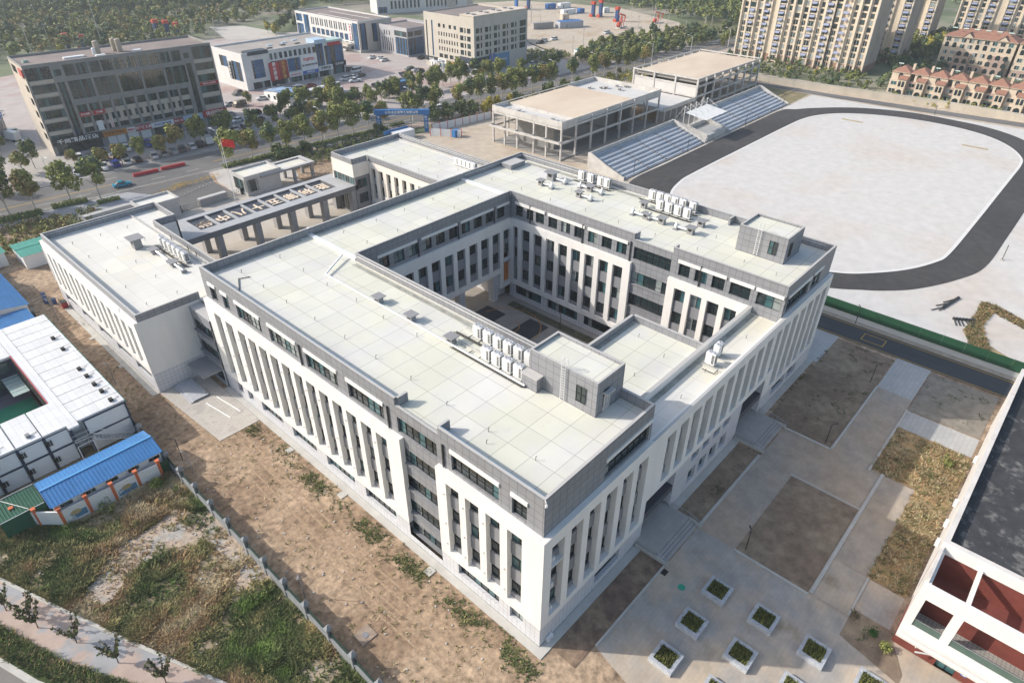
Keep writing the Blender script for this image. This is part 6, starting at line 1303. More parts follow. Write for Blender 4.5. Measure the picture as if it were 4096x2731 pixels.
for i in range(9):
    y1=48.0-6.4*i; y0=y1-6.3; x=263+.0*i; k=i%2
    o=thing('town_house','cream three-storey town house with red roof, %s from the left in its row'%od(i),'house',(x,y0,0),'town houses behind the estate wall'); F=fr((x,0,0),(0,-1,0),(-1,0,0)); Fp=fr((x-1.6,0,0),(0,-1,0),(-1,0,0))
    mb=MB(); mb.box(x,x+9,y0,y1,0,5.2,VP if k else VW); mb.box(x+.8,x+9,y0,y1-1.6*k,5.21,8.0,VW); mb.box(x-1.6,x,y0+.2,y0+3.1,0,6.0,VW); mb.build('wall',o)
    mb=MB(); hip(mb,x+.8,x+8.5,y0+.3,y1-.3,8.05,1.9,RT); mb.build('roof',o)
    mb=MB(); mb.poly([(x-2.0,y0,5.9),(x-2.0,y0+3.3,5.9),(x+.6,y0+3.3,6.9),(x+.6,y0,6.9)],RT); mb.build('porch_roof',o)
    for a,b,c,d in ((-y0-2.7,-y0-1.8,3.3,5.3),(-y0-1.5,-y0-.6,3.3,5.3),(-y0-2.7,-y0-.7,.1,2.3)): mb=MB(); arch(mb,Fp,a,b,c,d,GL); mb.build('arched_window',o)
    for a,b,c,d in ((-y1+.6,-y1+2.6,3.4,4.7),(-y1+.5,-y1+2.8,.6,2.1)): mb=MB(); glaze(mb,F,a,b,c,d,-.04,2,1,fm=PVC); mb.build('window',o)
    Fu=fr((x+.78,0,0),(0,-1,0),(-1,0,0)); mb=MB(); arch(mb,Fu,-y1+2.4,-y1+3.9,5.8,7.7,GL); mb.build('arched_window',o)
    mb=MB(); mb.box(x+5,x+5.9,y0+.1,y0+.9,8.2,10.6,VW); mb.build('chimney',o)
    if i%3!=1: mb=MB(); mb.obox((x+5,y1-.9),0,.7,.9,9.2,9.3,BLK); mb.tube((x+5.6,y1-1.8,10.1),(x+5.6,y1-.1,10.1),.2,mat('heater_tank',(.55,.68,.64),.3,.05,1),8); mb.box(x+5.5,x+5.7,y1-1,y1-.8,8.9,10,GREYP); mb.build('solar_heater',o)
    if k: mb=MB(); mb.poly([(x-.1,y1-.2,2.7),(x-.1,y1-3.0,2.7),(x-2,y1-3.0,2.5),(x-2,y1-.2,2.5)],mat('pergola_dark',(.05,.08,.07),.7,.1,1)); mb.build('pergola',o)
for i in range(3):
    y1=47-28*i; y0=y1-27; x=326; o=thing('apartment_house','five-storey cream apartment house with arches and red roof, %s from the left'%od(i),'apartment house',(x,y0,0),'mid-rise houses of the estate'); F=fr((x,0,0),(0,-1,0),(-1,0,0))
    mb=MB(); mb.box(x,x+11,y0,y1,0,3,VP); mb.box(x,x+11,y0,y1,3.01,13.2,VW); mb.build('wall',o)
    for q_ in (0,1): mb=MB(); ya=y1-6-13*q_; mb.box(x-1.8,x-.01,ya-6,ya,0,7.4,VP); mb.build('bay',o)
    mb=MB(); hip(mb,x,x+11,y0+.3,y1-.3,13.3,3.0,RT,.6); mb.build('roof',o)
    for q_ in (0,1):
        ya=y1-7-13*q_; mb=MB(); mb.poly([(x-.5,ya-4,13.2),(x-.5,ya,13.2),(x-.5,ya-2,15)],VW); mb.poly([(x-.7,ya-4.4,13.1),(x-.7,ya-2,15.3),(x+5,ya-2,15.3),(x+5,ya-4.4,13.1)],RT); mb.poly([(x-.7,ya+.4,13.1),(x-.7,ya-2,15.3),(x+5,ya-2,15.3),(x+5,ya+.4,13.1)],RT); mb.build('dormer',o)
    Fb=fr((x-1.82,0,0),(0,-1,0),(-1,0,0))
    for z in (.6,3.4,6.2,9.0,11.3):
        for q_ in range(9):
            a=-y1+1.0+2.9*q_; inb=any(-y1+6+13*t-1.5<a<-y1+12+13*t for t in(0,1))
            if inb and z<7: 
                mb=MB(); arch(mb,Fb,a+.1,a+1.9,z,z+1.9,GL,.02) ; mb.build('arched_window',o)
            elif z==9.0 and q_%4<2: mb=MB(); arch(mb,F,a,a+1.5,z,z+2.0,GL); mb.build('arched_window',o)
            else: mb=MB(); glaze(mb,F,a,a+1.7,z,z+1.5,-.04,2,1,fm=PVC); mb.build('window',o)
    for q_ in range(6): mb=MB(); ya=y1-2-4.2*q_; mb.obox((x+3.5,ya),0,.8,1.0,14.9,15.0,BLK); mb.tube((x+4.3,ya-1,16.0),(x+4.3,ya+1,16.0),.25,MT['heater_tank'],8); mb.build('solar_heater',o)
# ---------------------------------------------------------------- trees, hedges and weeds
from mathutils import noise as NZ
def leafcloud(mb,cx,cy,cz,rx,rz,n,mats,size=.42,lobes=7,seed=1,taper=0):
    r=random.Random(seed); L=[]
    for i in range(lobes):
        a=r.uniform(0,6.28); q=r.uniform(.25,.62); h_=r.uniform(-.65,.7); k=1-taper*max(0,h_)
        L.append((cx+math.cos(a)*rx*q*k,cy+math.sin(a)*rx*q*k,cz+h_*rz,r.uniform(.38,.6)*rx*k,r.randrange(len(mats))))
    for i in range(n):
        l=L[r.randrange(lobes)]; 
        while True:
            d=Vector((r.uniform(-1,1),r.uniform(-1,1),r.uniform(-1,1)))
            if .05<d.length<1: break
        d=d.normalized()*(r.uniform(.55,1.08)); p=Vector((l[0]+d.x*l[3],l[1]+d.y*l[3],l[2]+d.z*l[3]*1.05)); s_=size*r.uniform(.5,1.2)
        u=Vector((r.uniform(-1,1),r.uniform(-1,1),r.uniform(-.6,.6))).normalized(); v=u.cross(d.normalized()+Vector((0,0,.3))).normalized() if u.cross(d).length>.05 else u.orthogonal()
        m=mats[l[4] if r.random()<.7 else r.randrange(len(mats))]
        mb.poly([p-u*s_*.5,p+v*s_*.42,p+u*s_*.5,p-v*s_*.42],m)
def tree_proto(h_,rx,mats,seed,n=1900,bark=WOODW,size=.5,tr=.26):
    o=thing('tree','x','tree',(0,0,0)); r=random.Random(seed); mb=MB(); z0=h_*tr
    mb.tube((0,0,0),(0,0,z0),.13,bark,7,.1); mb.tube((0,0,z0),(.1,0,h_*.8),.1,bark,6,.03)
    for i in range(6):
        a=r.uniform(0,6.28); z=z0+r.uniform(0,.25)*h_; mb.tube((0,0,z),(math.cos(a)*rx*.55,math.sin(a)*rx*.55,z+h_*.22),.05,WOOD,5,.015)
    mb.build('trunk',o); mb=MB(); zc=(z0+h_)/2+.1; leafcloud(mb,0,0,zc,rx,(h_-z0)/2,n,mats,size,9,seed,.45); mb.build('crown',o); return o
PT={'green':[tree_proto(7.6,2.5,[LEAFM,LEAFD,LEAFM],11),tree_proto(7.8,2.3,[LEAFM,LEAFM,LEAFD],12),tree_proto(7.2,2.2,[LEAFB,LEAFM,LEAFD],13)],
 'rusty':[tree_proto(7.4,2.2,[LEAFM,LEAFO,LEAFM],14),tree_proto(5.4,1.9,[LEAFO,LEAFM,LEAFO],15,1200)],
 'yellow':[tree_proto(5.8,2.6,[LEAFY,LEAFY,LEAFM],16)],
 'wood':[tree_proto(8.5,3.0,[LEAFD,LEAFB],17,620,WOOD,1.15,.1),tree_proto(8.0,2.8,[LEAFM,LEAFD],18,620,WOOD,1.1,.1),tree_proto(7.6,2.4,[LEAFY,LEAFM,LEAFM],19,560,WOOD,1.0,.12),tree_proto(9.5,2.2,[LEAFD,LEAFM],20,560,WOOD,1.05,.08)],
 'bush':[tree_proto(3.6,2.6,[LEAFD,LEAFB],21,900,WOOD,.55,.02)]}
used=set()
def tree(kind,x,y,label,group,s=1.0,i=None,cat='tree',name=None):
    P=PT[kind]; p=P[(rnd.randrange(len(P)) if i is None else i)]
    if p.name not in used:
        used.add(p.name); p.location=(x,y,0); p.scale=(s,)*3; p.rotation_euler=(0,0,rnd.uniform(0,6)); p['label']=label; p['group']=group; p['category']=cat; return p
    return dup(p,(x,y,0),rnd.uniform(0,6),label,scale=s,group=group)
G1='trees along the school side of the main road'
near=[(-15,166,1.4),(-8,163.5,1.35),(-2.6,162.5,1.15),(2.4,160.3,1.15),(9.9,158.8,1.12),(15.8,156.9,1.15),(50.6,155.6,1.08),(56.7,155.9,.98),(62.3,154.9,1.0),(68.2,155.2,.95),(73.6,155.2,1.0),(79.4,154.9,1.08),(85,154.6,1.12),(90.6,154.5,1.1),(96.9,154.8,.98),(102.1,153.8,.93),(112.6,152.8,1.02),(118,151.9,1.14),(123.7,151.9,1.06)]+[(133.5+5.2*k,151.5-.43*k,1.0+.06*(k%3)) for k in range(10)]+[(192,146.4,1.05),(204,145.3,1.02),(211.9,144.8,1.05),(219.5,144.0,1.0),(225.6,143.7,.95),(232,143.2,1.0),(239,142.5,1.0)]
for i,(x,y,s_) in enumerate(near): tree('green' if i%4!=3 else 'rusty',x,y,'leafy street tree, %s from the left in the school-side row'%od(i),G1,s_*1.3,i%3 if i%4!=3 else 0)
G2='trees along the far side of the main road'
far_=[(24.4,177.7,.75,1),(29.6,178.1,.95,1),(35.2,178.9,.72,0),(40.5,177.5,.95,1),(44.8,177.2,1.0,1),(52.2,177.9,.98,0),(58.5,177.2,.95,0),(68,174.5,.95,0),(62.8,181,.85,0),(75.5,176,.9,0),(84.9,175.5,.8,0),(90,174.2,.85,1),(98.9,173.4,1.1,0),(113.5,174.5,.72,0),(120.5,178,.8,0),(143.8,178.3,.8,0),(150,181.2,.9,0),(157,180.4,.9,0),(160.4,178.8,1.05,0),(164.6,174.2,1.05,0),(170.6,172.7,.9,0),(176.6,172.1,.9,0),(183,166.0,.88,0),(199,165.5,.85,0),(203,166,.8,0),(209,167,.8,0)]
for i,(x,y,s_,k) in enumerate(far_): tree('rusty' if k else 'green',x,y,'street tree beyond the main road, %s from the left in its row'%od(i),G2,s_*1.28)
G3='trees and bushes in the roadside lots'
extra=[('green',93.8,188.4,.95),('yellow',104,186,1.0),('green',106.5,188,1.15),('bush',110,184,1.0),('bush',115,186,1.1),('green',118,183,.7),('bush',131,185.5,1.3),('bush',127,182,.9),('green',137,181,.75),('green',140,185,.8),('bush',86,181,1.0),('bush',91,185,.9),('green',84,186,.6),('rusty',72,178,.7),('green',85,209,.6),('green',2,186,1.0),('rusty',8.5,190,1.0),('green',12,193,.9),('rusty',20,186,.6),('green',10.5,217,.5),('green',-4,182,1.1),('bush',60.5,147,1.2),('bush',64,148.5,.9),('bush',70,150,.8),('yellow',135,140,.62),('yellow',139,141.5,.7),('yellow',144,142.5,.6),('yellow',149,141,.62),('bush',118,146.5,1.1),('bush',123,145.5,1.2),('bush',128,144,1.2),('bush',132,142.5,1.1),('bush',154,142,.9),('bush',170,140,1.1),('bush',178,139,1.1),('bush',186,138.5,1.0),('bush',98,150.5,.7),('yellow',208,139.5,.4),('rusty',216,140,.4)]
extra+=[('green' if i%3 else 'rusty',102+5.6*i,180.5-.35*i+(i%2)*2.5,.8) for i in (0,4,5,6,7,8,9,10,11,12,13)]+[('green',88+3.2*i,190-.5*i+(i%2)*3,.85) for i in range(5)]
extra.sort(key=lambda q:scx(q[1],q[2]))
for i,(k,x,y,s_) in enumerate(extra): tree(k,x,y,{'green':'bushy green tree','yellow':'yellow-leaved small tree','bush':'dark green rounded bush','rusty':'tree turning rusty brown'}[k]+' in the roadside lots, %s from the left'%od(i),G3,s_*1.22,cat='bush' if k=='bush' else 'tree')
def inpoly(x,y,P):
    c=False; j=len(P)-1
    for i in range(len(P)):
        if (P[i][1]>y)!=(P[j][1]>y) and x<(P[j][0]-P[i][0])*(y-P[i][1])/(P[j][1]-P[i][1])+P[i][0]: c=not c
        j=i
    return c
def scatter(P,n,mind,seed):
    r=random.Random(seed); out=[]; xs=[p[0] for p in P]; ys_=[p[1] for p in P]; t=0
    while len(out)<n and t<n*60:
        t+=1; x=r.uniform(min(xs),max(xs)); y=r.uniform(min(ys_),max(ys_))
        if inpoly(x,y,P) and all((x-a)**2+(y-b)**2>mind*mind for a,b in out): out.append((x,y))
    return out
pg=lambda L: [tuple(gp(*q)[:2]) for q in L]
woods=[('behind the hotel',pg([(-60,120),(0,100),(60,72),(200,64),(330,62),(480,55),(478,90),(430,112),(300,120),(60,140),(-60,150)]),36,6.5),('at the top left beyond the hotel',pg([(100,45),(360,28),(480,22),(700,8),(700,26),(640,50),(520,60),(330,60)]),34,9),('by the curved road',pg([(600,70),(660,58),(690,60),(690,75),(640,88)]),9,5),
 ('along the road by the oil wells',[(215,155),(285,146),(330,150),(330,178),(300,186),(262,185),(232,178)],78,4.3),('in the belt beside the housing estate',[(270,140),(330,128),(420,150),(400,172),(330,160)],18,7),('between the apartment towers',[(332,90),(380,92),(412,66),(400,45),(345,48),(322,58)],20,6),('behind the estate wall',[(254,122),(284,122),(284,64),(262,52),(256,60)],14,4.5)]
for wi,(nm,P,n,md) in enumerate(woods):
    for ti,(x,y) in enumerate(sorted(scatter(P,n,md,50+wi),key=lambda q:scx(*q))):
        k=rnd.choice([0,0,1,1,3,2] if wi!=3 else [1,3,0,1]); s_=rnd.uniform(.75,1.1)*(.75 if wi in(3,) else 1)*(.55 if wi==6 else 1)
        tree('wood',x,y,['dense dark green','mid green bushy','yellowing loose','tall narrow green'][k]+' tree %s, %s from the left'%(nm,od(ti)),'woodland '+nm,s_,k)
def mass(name,P,n,h_,rx,mats,seed,kind='stuff',size=1.2,per=95):
    mb=MB(); r=random.Random(seed)
    for (x,y) in scatter(P,n,rx*1.15,seed):
        hh=h_*r.uniform(.75,1.15); leafcloud(mb,x,y,hh*.55,rx*r.uniform(.8,1.2),hh*.42,per,mats,size,4,r.randrange(9999),.3)
    o=mb.build(name); o['kind']=kind; return o
mass('woodland',pg([(1300,-2),(1427,13),(1500,29),(1555,44),(1640,58),(1720,66),(1740,66),(1780,-30),(1300,-28)]),520,11,3.4,[LEAFD,LEAFB,LEAFM,LEAFD],5,size=1.5)
mass('woodland',pg([(720,-4),(1290,-22),(1290,-6),(1090,-2),(930,4),(740,14)]),150,10,3.6,[LEAFD,LEAFB,LEAFM],6,size=1.6)
mass('woodland',pg([(-80,20),(100,6),(700,-20),(700,8),(360,25),(100,44),(-80,75)]),420,9,4.2,[LEAFM,LEAFB,LEAFD],7,size=1.8)
mass('woodland',[(480,140),(540,60),(700,40),(760,300),(560,330),(430,200)],200,10,4.5,[LEAFD,LEAFB,LEAFM],8,size=2.0)
mass('woodland',pg([(0,66),(60,50),(200,46),(480,34),(690,16),(690,30),(560,50),(480,62),(470,96),(300,112),(60,128),(-60,140),(-80,90)]),230,7.5,3.3,[LEAFM,LEAFB,LEAFD,LEAFO],41,size=1.3)
mass('roadside_thicket',[(222,158),(285,150),(330,152),(330,176),(262,184),(232,176)],110,5.5,2.2,[LEAFD,LEAFM,LEAFB],42,size=.9)
mass('roadside_thicket',[(254.8,126),(286,126),(286,64),(262,52),(255,60)],90,3.0,1.8,[LEAFD,LEAFB,LEAFM],43,size=.7)
mass('roadside_thicket',[(322,88),(380,90),(410,66),(400,46),(345,48),(312,60)],130,7,3.0,[LEAFD,LEAFB,LEAFM],44,size=1.1)
mass('roadside_thicket',[(262,52),(320,60),(322,40),(274,49)],30,5,2.4,[LEAFD,LEAFB],45,size=.9)
# hedges
def hedge(label,pts,wd,hh,mats=None,dens=38,cat='hedge'):
    mats=mats or [LEAFD,LEAFM,LEAFD]; o=MB(); r=random.Random(len(label)); base=MB()
    for a,b in zip(pts,pts[1:]):
        L0=math.hypot(b[0]-a[0],b[1]-a[1]); ang=math.atan2(b[1]-a[1],b[0]-a[0]); o.obox(((a[0]+b[0])/2,(a[1]+b[1])/2),ang,L0/2,wd*.38,0,hh*.72,LEAFD)
        for i in range(int(L0*wd*dens)):
            t=r.random(); q=r.uniform(-.5,.5)*wd; x=a[0]+(b[0]-a[0])*t-math.sin(ang)*q; y=a[1]+(b[1]-a[1])*t+math.cos(ang)*q; z=r.uniform(.15,1)*hh*(1 if abs(q)<wd*.35 else .8)+.1
            s_=.2*r.uniform(.6,1.3); u=Vector((r.uniform(-1,1),r.uniform(-1,1),r.uniform(-.5,.5))).normalized(); v=u.orthogonal().normalized(); p=Vector((x,y,z)); o.poly([p-u*s_,p+v*s_,p+u*s_,p-v*s_],mats[r.randrange(len(mats))])
    solo(o,'hedge',label,cat,(pts[0][0],pts[0][1],0),'clipped hedges along the main road')
hedge('long clipped hedge between the road trees and the footpath behind the north wing',[(70,154.2),(101.5,151.4)],1.7,.9); hedge('clipped hedge beside the flagpole trees',[(47.5,155.3),(66,153.8)],2.0,1.0); hedge('short hedge on the road corner left of the entrance',[(14,153.8),(19,153.2)],1.6,.8); hedge('hedge along the road behind the left wing, right part',[(5.5,158.8),(13,157.4)],2.0,1.0); hedge('hedge along the road behind the left wing, left part',[(-13,159.5),(3,157.3)],2.4,1.1)
hedge('low hedge along the footpath by the construction gateway',[(104,152.9),(109,152.4)],1.6,.7); hedge('low hedge beside the parked coaches',[(97,177),(109,175.3)],2.4,1.0); hedge('low hedge right of the lot entrance',[(126,176),(143,173.5)],2.4,1.0); hedge('low hedge in front of the beige office block',[(168,170.8),(183,168.6)],2.0,.7); hedge('dark low hedge beside the bus trees',[(186,168.5),(200,166)],2.0,.8)
mass('ground_cover',[(-13,138),(8,140),(12,150),(-13,156)],60,1.8,1.8,[LEAFD,LEAFM,LEAFO],31,size=.5,per=90); mass('ground_cover',[(58,140),(98,138),(98,150),(66,151)],75,1.6,1.6,[LEAFD,LEAFM,LEAFB],32,size=.45,per=90); mass('ground_cover',[(140,140),(232,128),(240,139),(140,147)],90,1.8,1.8,[LEAFM,LEAFD,LEAFY],33,size=.55,per=80)
mass('ground_cover',pg([(690,110),(700,92),(745,95),(760,130),(730,140)]),1,1,1,[LEAFM],34,size=.5,per=10)
mass('ground_cover',[(205,182),(232,178),(238,192),(225,200),(208,196)],60,2.0,2.0,[LEAFM,LEAFD],35,size=.6,per=80); mass('ground_cover',pg([(1045,60),(1110,50),(1140,75),(1110,92),(1050,88)]),60,2.2,2.8,[LEAFM,LEAFO,LEAFD],36,size=.8,per=70)
mass('climbing_plants',[(252.5,52),(255,52),(257,10),(254.4,8)],26,2.6,1.3,[LEAFM,LEAFY,LEAFM],37,size=.5,per=90); mass('estate_shrubs',[(254.6,8),(262,8),(262,50),(254,55)],30,1.8,1.2,[LEAFM,LEAFD],38,size=.5,per=70)
# weeds and dry grass on the vacant lot and the dirt
WG=mat('weed_green',(.105,.13,.045),.85,.35,.35); WG2=mat('weed_bright',(.12,.19,.04),.85,.3,.35); WO=mat('weed_olive',(.27,.24,.10),.85,.3,.35); WR=mat('weed_rust',(.34,.23,.12),.85,.3,.35); WT=mat('weed_straw',(.48,.39,.24),.85,.25,.35)
def tufts(name,n,xr,yr,dens,hfun,seed,pal):
    mb=MB(); r=random.Random(seed); k=t=0
    while k<n and t<n*12:
        t+=1; x=r.uniform(*xr); y=r.uniform(*yr); d=dens(x,y)
        if r.random()>d: continue
        k+=1; mats=pal(x,y,r); h_=hfun(x,y,r)
        for b in range(5):
            a=r.uniform(0,6.28); w=r.uniform(.03,.08)*(1+h_*.5); l=r.uniform(.4,1.1)*h_; x0=x+r.uniform(-.16,.16); y0=y+r.uniform(-.16,.16); dx,dy=math.cos(a)*w,math.sin(a)*w; lx,ly=-math.sin(a)*l,math.cos(a)*l; hh=h_*r.uniform(.55,1.1)
            mb.poly([(x0-dx,y0-dy,-.02),(x0+dx,y0+dy,-.02),(x0+lx+dx*.7,y0+ly+dy*.7,hh*.8),(x0+lx*1.3,y0+ly*1.3,hh)],mats)
    o=mb.build(name); o['kind']='stuff'; return o
def nz(x,y,s,o=0): return NZ.noise(Vector((x*s+o,y*s-o,o*.37)))
def lotx(y): # left limit of the vacant lot
    for (a,b),(c,d) in zip(lw,lw[1:]):
        if d<=y<=b: return a+(c-a)*(b-y)/(b-d)
    return -60 if y>60 else -19
BARE=[tuple(gp(*q)[:2]) for q in ((395,1170),(500,1175),(600,1180),(600,1260),(545,1300),(470,1240),(400,1262),(320,1300),(240,1395),(190,1370),(260,1260),(330,1220))]
BAR2=[tuple(gp(*q)[:2]) for q in ((560,1290),(640,1310),(600,1370),(540,1350))]
def dl(x,y):
    if x<lotx(y)+.3 or x>-14.3: return 0
    if y>51.2-.0 and x>-26: return 0
    if x<-26 and y>52+(-26-x)*1.25: return 0
    b=.055 if (inpoly(x,y,BARE) or inpoly(x,y,BAR2)) else 1
    return b*max(.05,min(1,.6+1.8*nz(x,y,.25,3)+.6*nz(x,y,.9,6)))
def pl(x,y,r):
    g=nz(x,y,.13,9)+.35*nz(x,y,.6,2)+r.uniform(-.12,.12)
    gb=math.exp(-((x+17.5)**2/12+(y-20.5)**2/22))+math.exp(-((x+33)**2/30+(y-52)**2/40))*.5
    g+=gb*.5+.5*nz(x,y,.35,20)
    return WG2 if g>.55 else WG if g>.2 else WO if g>-.08 else WR if g>-.34 else WT
tufts('wild_grass',44000,(-37,-14.3),(3,62),dl,lambda x,y,r:r.uniform(.12,.5)*(1.3 if nz(x,y,.2,5)>.1 else .75),3,pl)
def dd(x,y):
    if y>52 and x>-8.2: return 0
    if x>-1 or x<-13.6: return 0
    edge=math.exp(-((x+2.6)**2)/.8)*(1 if nz(x,y,.25,7)>-.12 else .1)*1.0
    return min(1,edge*.9+max(0,.02+.05*nz(x,y,.35,1)))
tufts('dirt_grass',3400,(-13.6,-1.0),(-2,112),dd,lambda x,y,r:r.uniform(.08,.28),4,lambda x,y,r:(WG if r.random()<.75 else WO) if x>-4.2 else (WO if r.random()<.5 else WT))
tufts('dry_grass',3000,(31.3,60),(-25.7,-16.3),lambda x,y:(1 if (y<-21.7 or x>49) else 0)*(.35+.8*max(0,nz(x,y,.4,4)+.3))*(1 if y<-20 or x<55 else .4),lambda x,y,r:r.uniform(.12,.4),5,lambda x,y,r:WR if r.random()<.4 else (WT if r.random()<.45 else (WG if r.random()<.6 else WO)))
tufts('soil_weeds',1500,(20.6,77),(-26,-1.2),lambda x,y:.5*(nz(x,y,.5,8)>.22)*((24.9<x<41.2 and y>-3.8) or (49.3<x<77 and y>-10.6) or (65.4<x<77 and y<-16.4) or (x<26 and -25.5<y<-22.4)),lambda x,y,r:r.uniform(.08,.22),6,lambda x,y,r:WG)
tufts('sports_ground_weeds',1800,(88,108.5),(-30,-16.8),lambda x,y:.9 if (y<-17 and abs(y-(-17.3-(108-x)*.12-3*math.sin(x*.3)*.3))<1.6) or (x>101.5 and abs(x-(108+(y+17)*.5))<1.5) else 0,lambda x,y,r:r.uniform(.15,.45),7,lambda x,y,r:WR if r.random()<.6 else WG)
def hb(x,y):
    for (a,b),(c,d) in zip(li,li[1:]):
        if d<=y<=b:
            xx=a+(c-a)*(b-y)/(b-d); return 1 if xx-1.9<x<xx-.0 else 0
    return 0
tufts('hedge_grass',5000,(-46,-20),(8,60),hb,lambda x,y,r:r.uniform(.25,.6),8,lambda x,y,r:WG if r.random()<.7 else (WG2 if r.random()<.5 else WR))
tufts('court_weeds',500,(47.1,48.7),(12,48),lambda x,y:.6,lambda x,y,r:r.uniform(.08,.2),9,lambda x,y,r:WG)
# young multi-stemmed trees on the hedge strip
SAPL=mat('leaf_purple_green',(.10,.085,.045),.8,.35,2)
for i,(x,y) in enumerate(((-35.1,44.3),(-33.7,41.2),(-33.5,39.6),(-31.4,34.9),(-29.4,29.6),(-27.1,24.2))):
    o=thing('young_tree','small vase-shaped young tree on the green strip, %s from the left'%od(i),'tree',(x,y,0),'young trees on the green strip'); r=random.Random(90+i); mb=MB(); lf=MB(); mb.tube((x,y,0),(x+.1,y,1.0),.06,WOOD,5,.05)
    for k in range(9):
        a=r.uniform(0,6.28); q=[Vector((x+.1,y,.9))]
        for j in range(4): q.append(q[-1]+Vector((math.cos(a)*.27,math.sin(a)*.27,.62)))
        mb.path(q,.035,WOOD,4)
        for j in range(26):
            t=r.uniform(.6,4); j0=int(t) if t<4 else 3; p=q[j0].lerp(q[j0+1],t-j0)+Vector((r.uniform(-.16,.16),r.uniform(-.16,.16),r.uniform(-.1,.1))); u=Vector((r.uniform(-1,1),r.uniform(-1,1),r.uniform(-1,1))).normalized()*.15; v=u.orthogonal().normalized()*.11; lf.poly([p-u,p+v,p+u,p-v],SAPL if r.random()<.6 else LEAFD)
    mb.build('trunk',o); lf.build('crown',o)
o=thing('yellow_tree','yellow-green tree tip at the lower left corner','tree',(-40.6,35.4,0)); mb=MB(); mb.tube((-40.6,35.4,0),(-40.4,35.2,4.5),.1,WOOD,6,.04); mb.build('trunk',o); mb=MB(); leafcloud(mb,-40.4,35.2,4.4,1.6,1.3,420,[LEAFY,LEAFM,LEAFY],.26,7,77); mb.build('crown',o)
for i,(x,y,rx,m,l) in enumerate(((24.0,-24.2,.85,[mat('box_green',(.03,.10,.015),.8,.3,2)],'round clipped green bush in the small garden'),(25.0,-22.3,.7,[SAPL],'purple-leaved small bush in the small garden'),(23.4,-25.9,.7,[LEAFM],'loose green bush by the brick wall'),(56.5,-23.6,.9,[LEAFM,LEAFD],'green bush at the edge of the dry grass bed'),(-16.7,50.0,1.1,[LEAFM,WG2],'bright green bush in front of the mural wall'),(-22.5,50.7,1.1,[LEAFM,LEAFB],'green bush leaning on the mural wall'))):
    mb=MB(); leafcloud(mb,x,y,rx*.7,rx,rx*.6,420 if m[0].name!='leaf_purple_green' else 160,m,.16 if i<3 else .2,8,200+i); solo(mb,'bush',l,'bush',(x,y,0))
sheet('bare_patch',spline(BARE,3),-.012,mat('rubble_ground',(.43,.34,.265),.95,.3,1.5,bump=.8,detail=12,patch=((.37,.36,.34),.35,.5,.64))); sheet('bare_patch',spline(BAR2,3),-.013,MT['rubble_ground'])
mb=MB(); r=random.Random(15); RU=mat('rubble',(.40,.37,.34),.9,.3,3)
k=0
while k<260:
    x=r.uniform(-35,-15); y=r.uniform(12,50)
    if not(inpoly(x,y,BARE) or inpoly(x,y,BAR2)) and (r.random()>.06 or x<lotx(y)+.5): continue
    k+=1; s_=r.uniform(.03,.11); mb.obox((x,y),r.uniform(0,3),s_,s_*.6,-.02,s_*.8,RU)
struct(mb.build('rubble'),'stuff')
mb=MB(); r=random.Random(8)
k=0
while k<95:
    x=r.uniform(-36,-14.8); y=r.uniform(8,58)
    if dl(x,y)<.3 or (x<-24 and y<40 and r.random()<.5): continue
    k+=1; s_=r.uniform(.35,.95); leafcloud(mb,x,y,s_*.35,s_,s_*.42,90,[WG,LEAFD,WG2 if r.random()<.3 else WO],.16,5,k)
struct(mb.build('wild_shrubs'),'stuff')
# scattered stones on the dirt
mb=MB(); r=random.Random(5); STO=mat('pale_stone',(.5,.48,.45),.9,.2,3)
for i in range(260):
    x=r.uniform(-13.3,-1.2); y=r.uniform(0,70); s_=r.uniform(.04,.12)
    if i%3==0:
        y=r.uniform(14,48); x=r.uniform(lotx(y)+.5,-15)
    mb.obox((x,y),r.uniform(0,3),s_,s_*.7,-.02,s_,STO)
struct(mb.build('loose_stones'),'stuff')
mb=MB()
for i in range(16):
    x=-8.9+(i%4)*1.2+.08*i+(0 if i%2 else .35); y0=-3+(i//2)*8; q=[(x+.22*math.sin(k*.22+i//2),y0+k*1.0,.0) for k in range(24)]
    for a,b in zip(q,q[1:]): mb.poly([(a[0]-.13,a[1],.012+.001*i),(a[0]+.13,a[1],.012+.001*i),(b[0]+.13,b[1],.012+.001*i),(b[0]-.13,b[1],.012+.001*i)],mat('wheel_rut',(.36,.26,.175),.95,.35,2.5))
struct(mb.build('wheel_tracks'),'stuff')
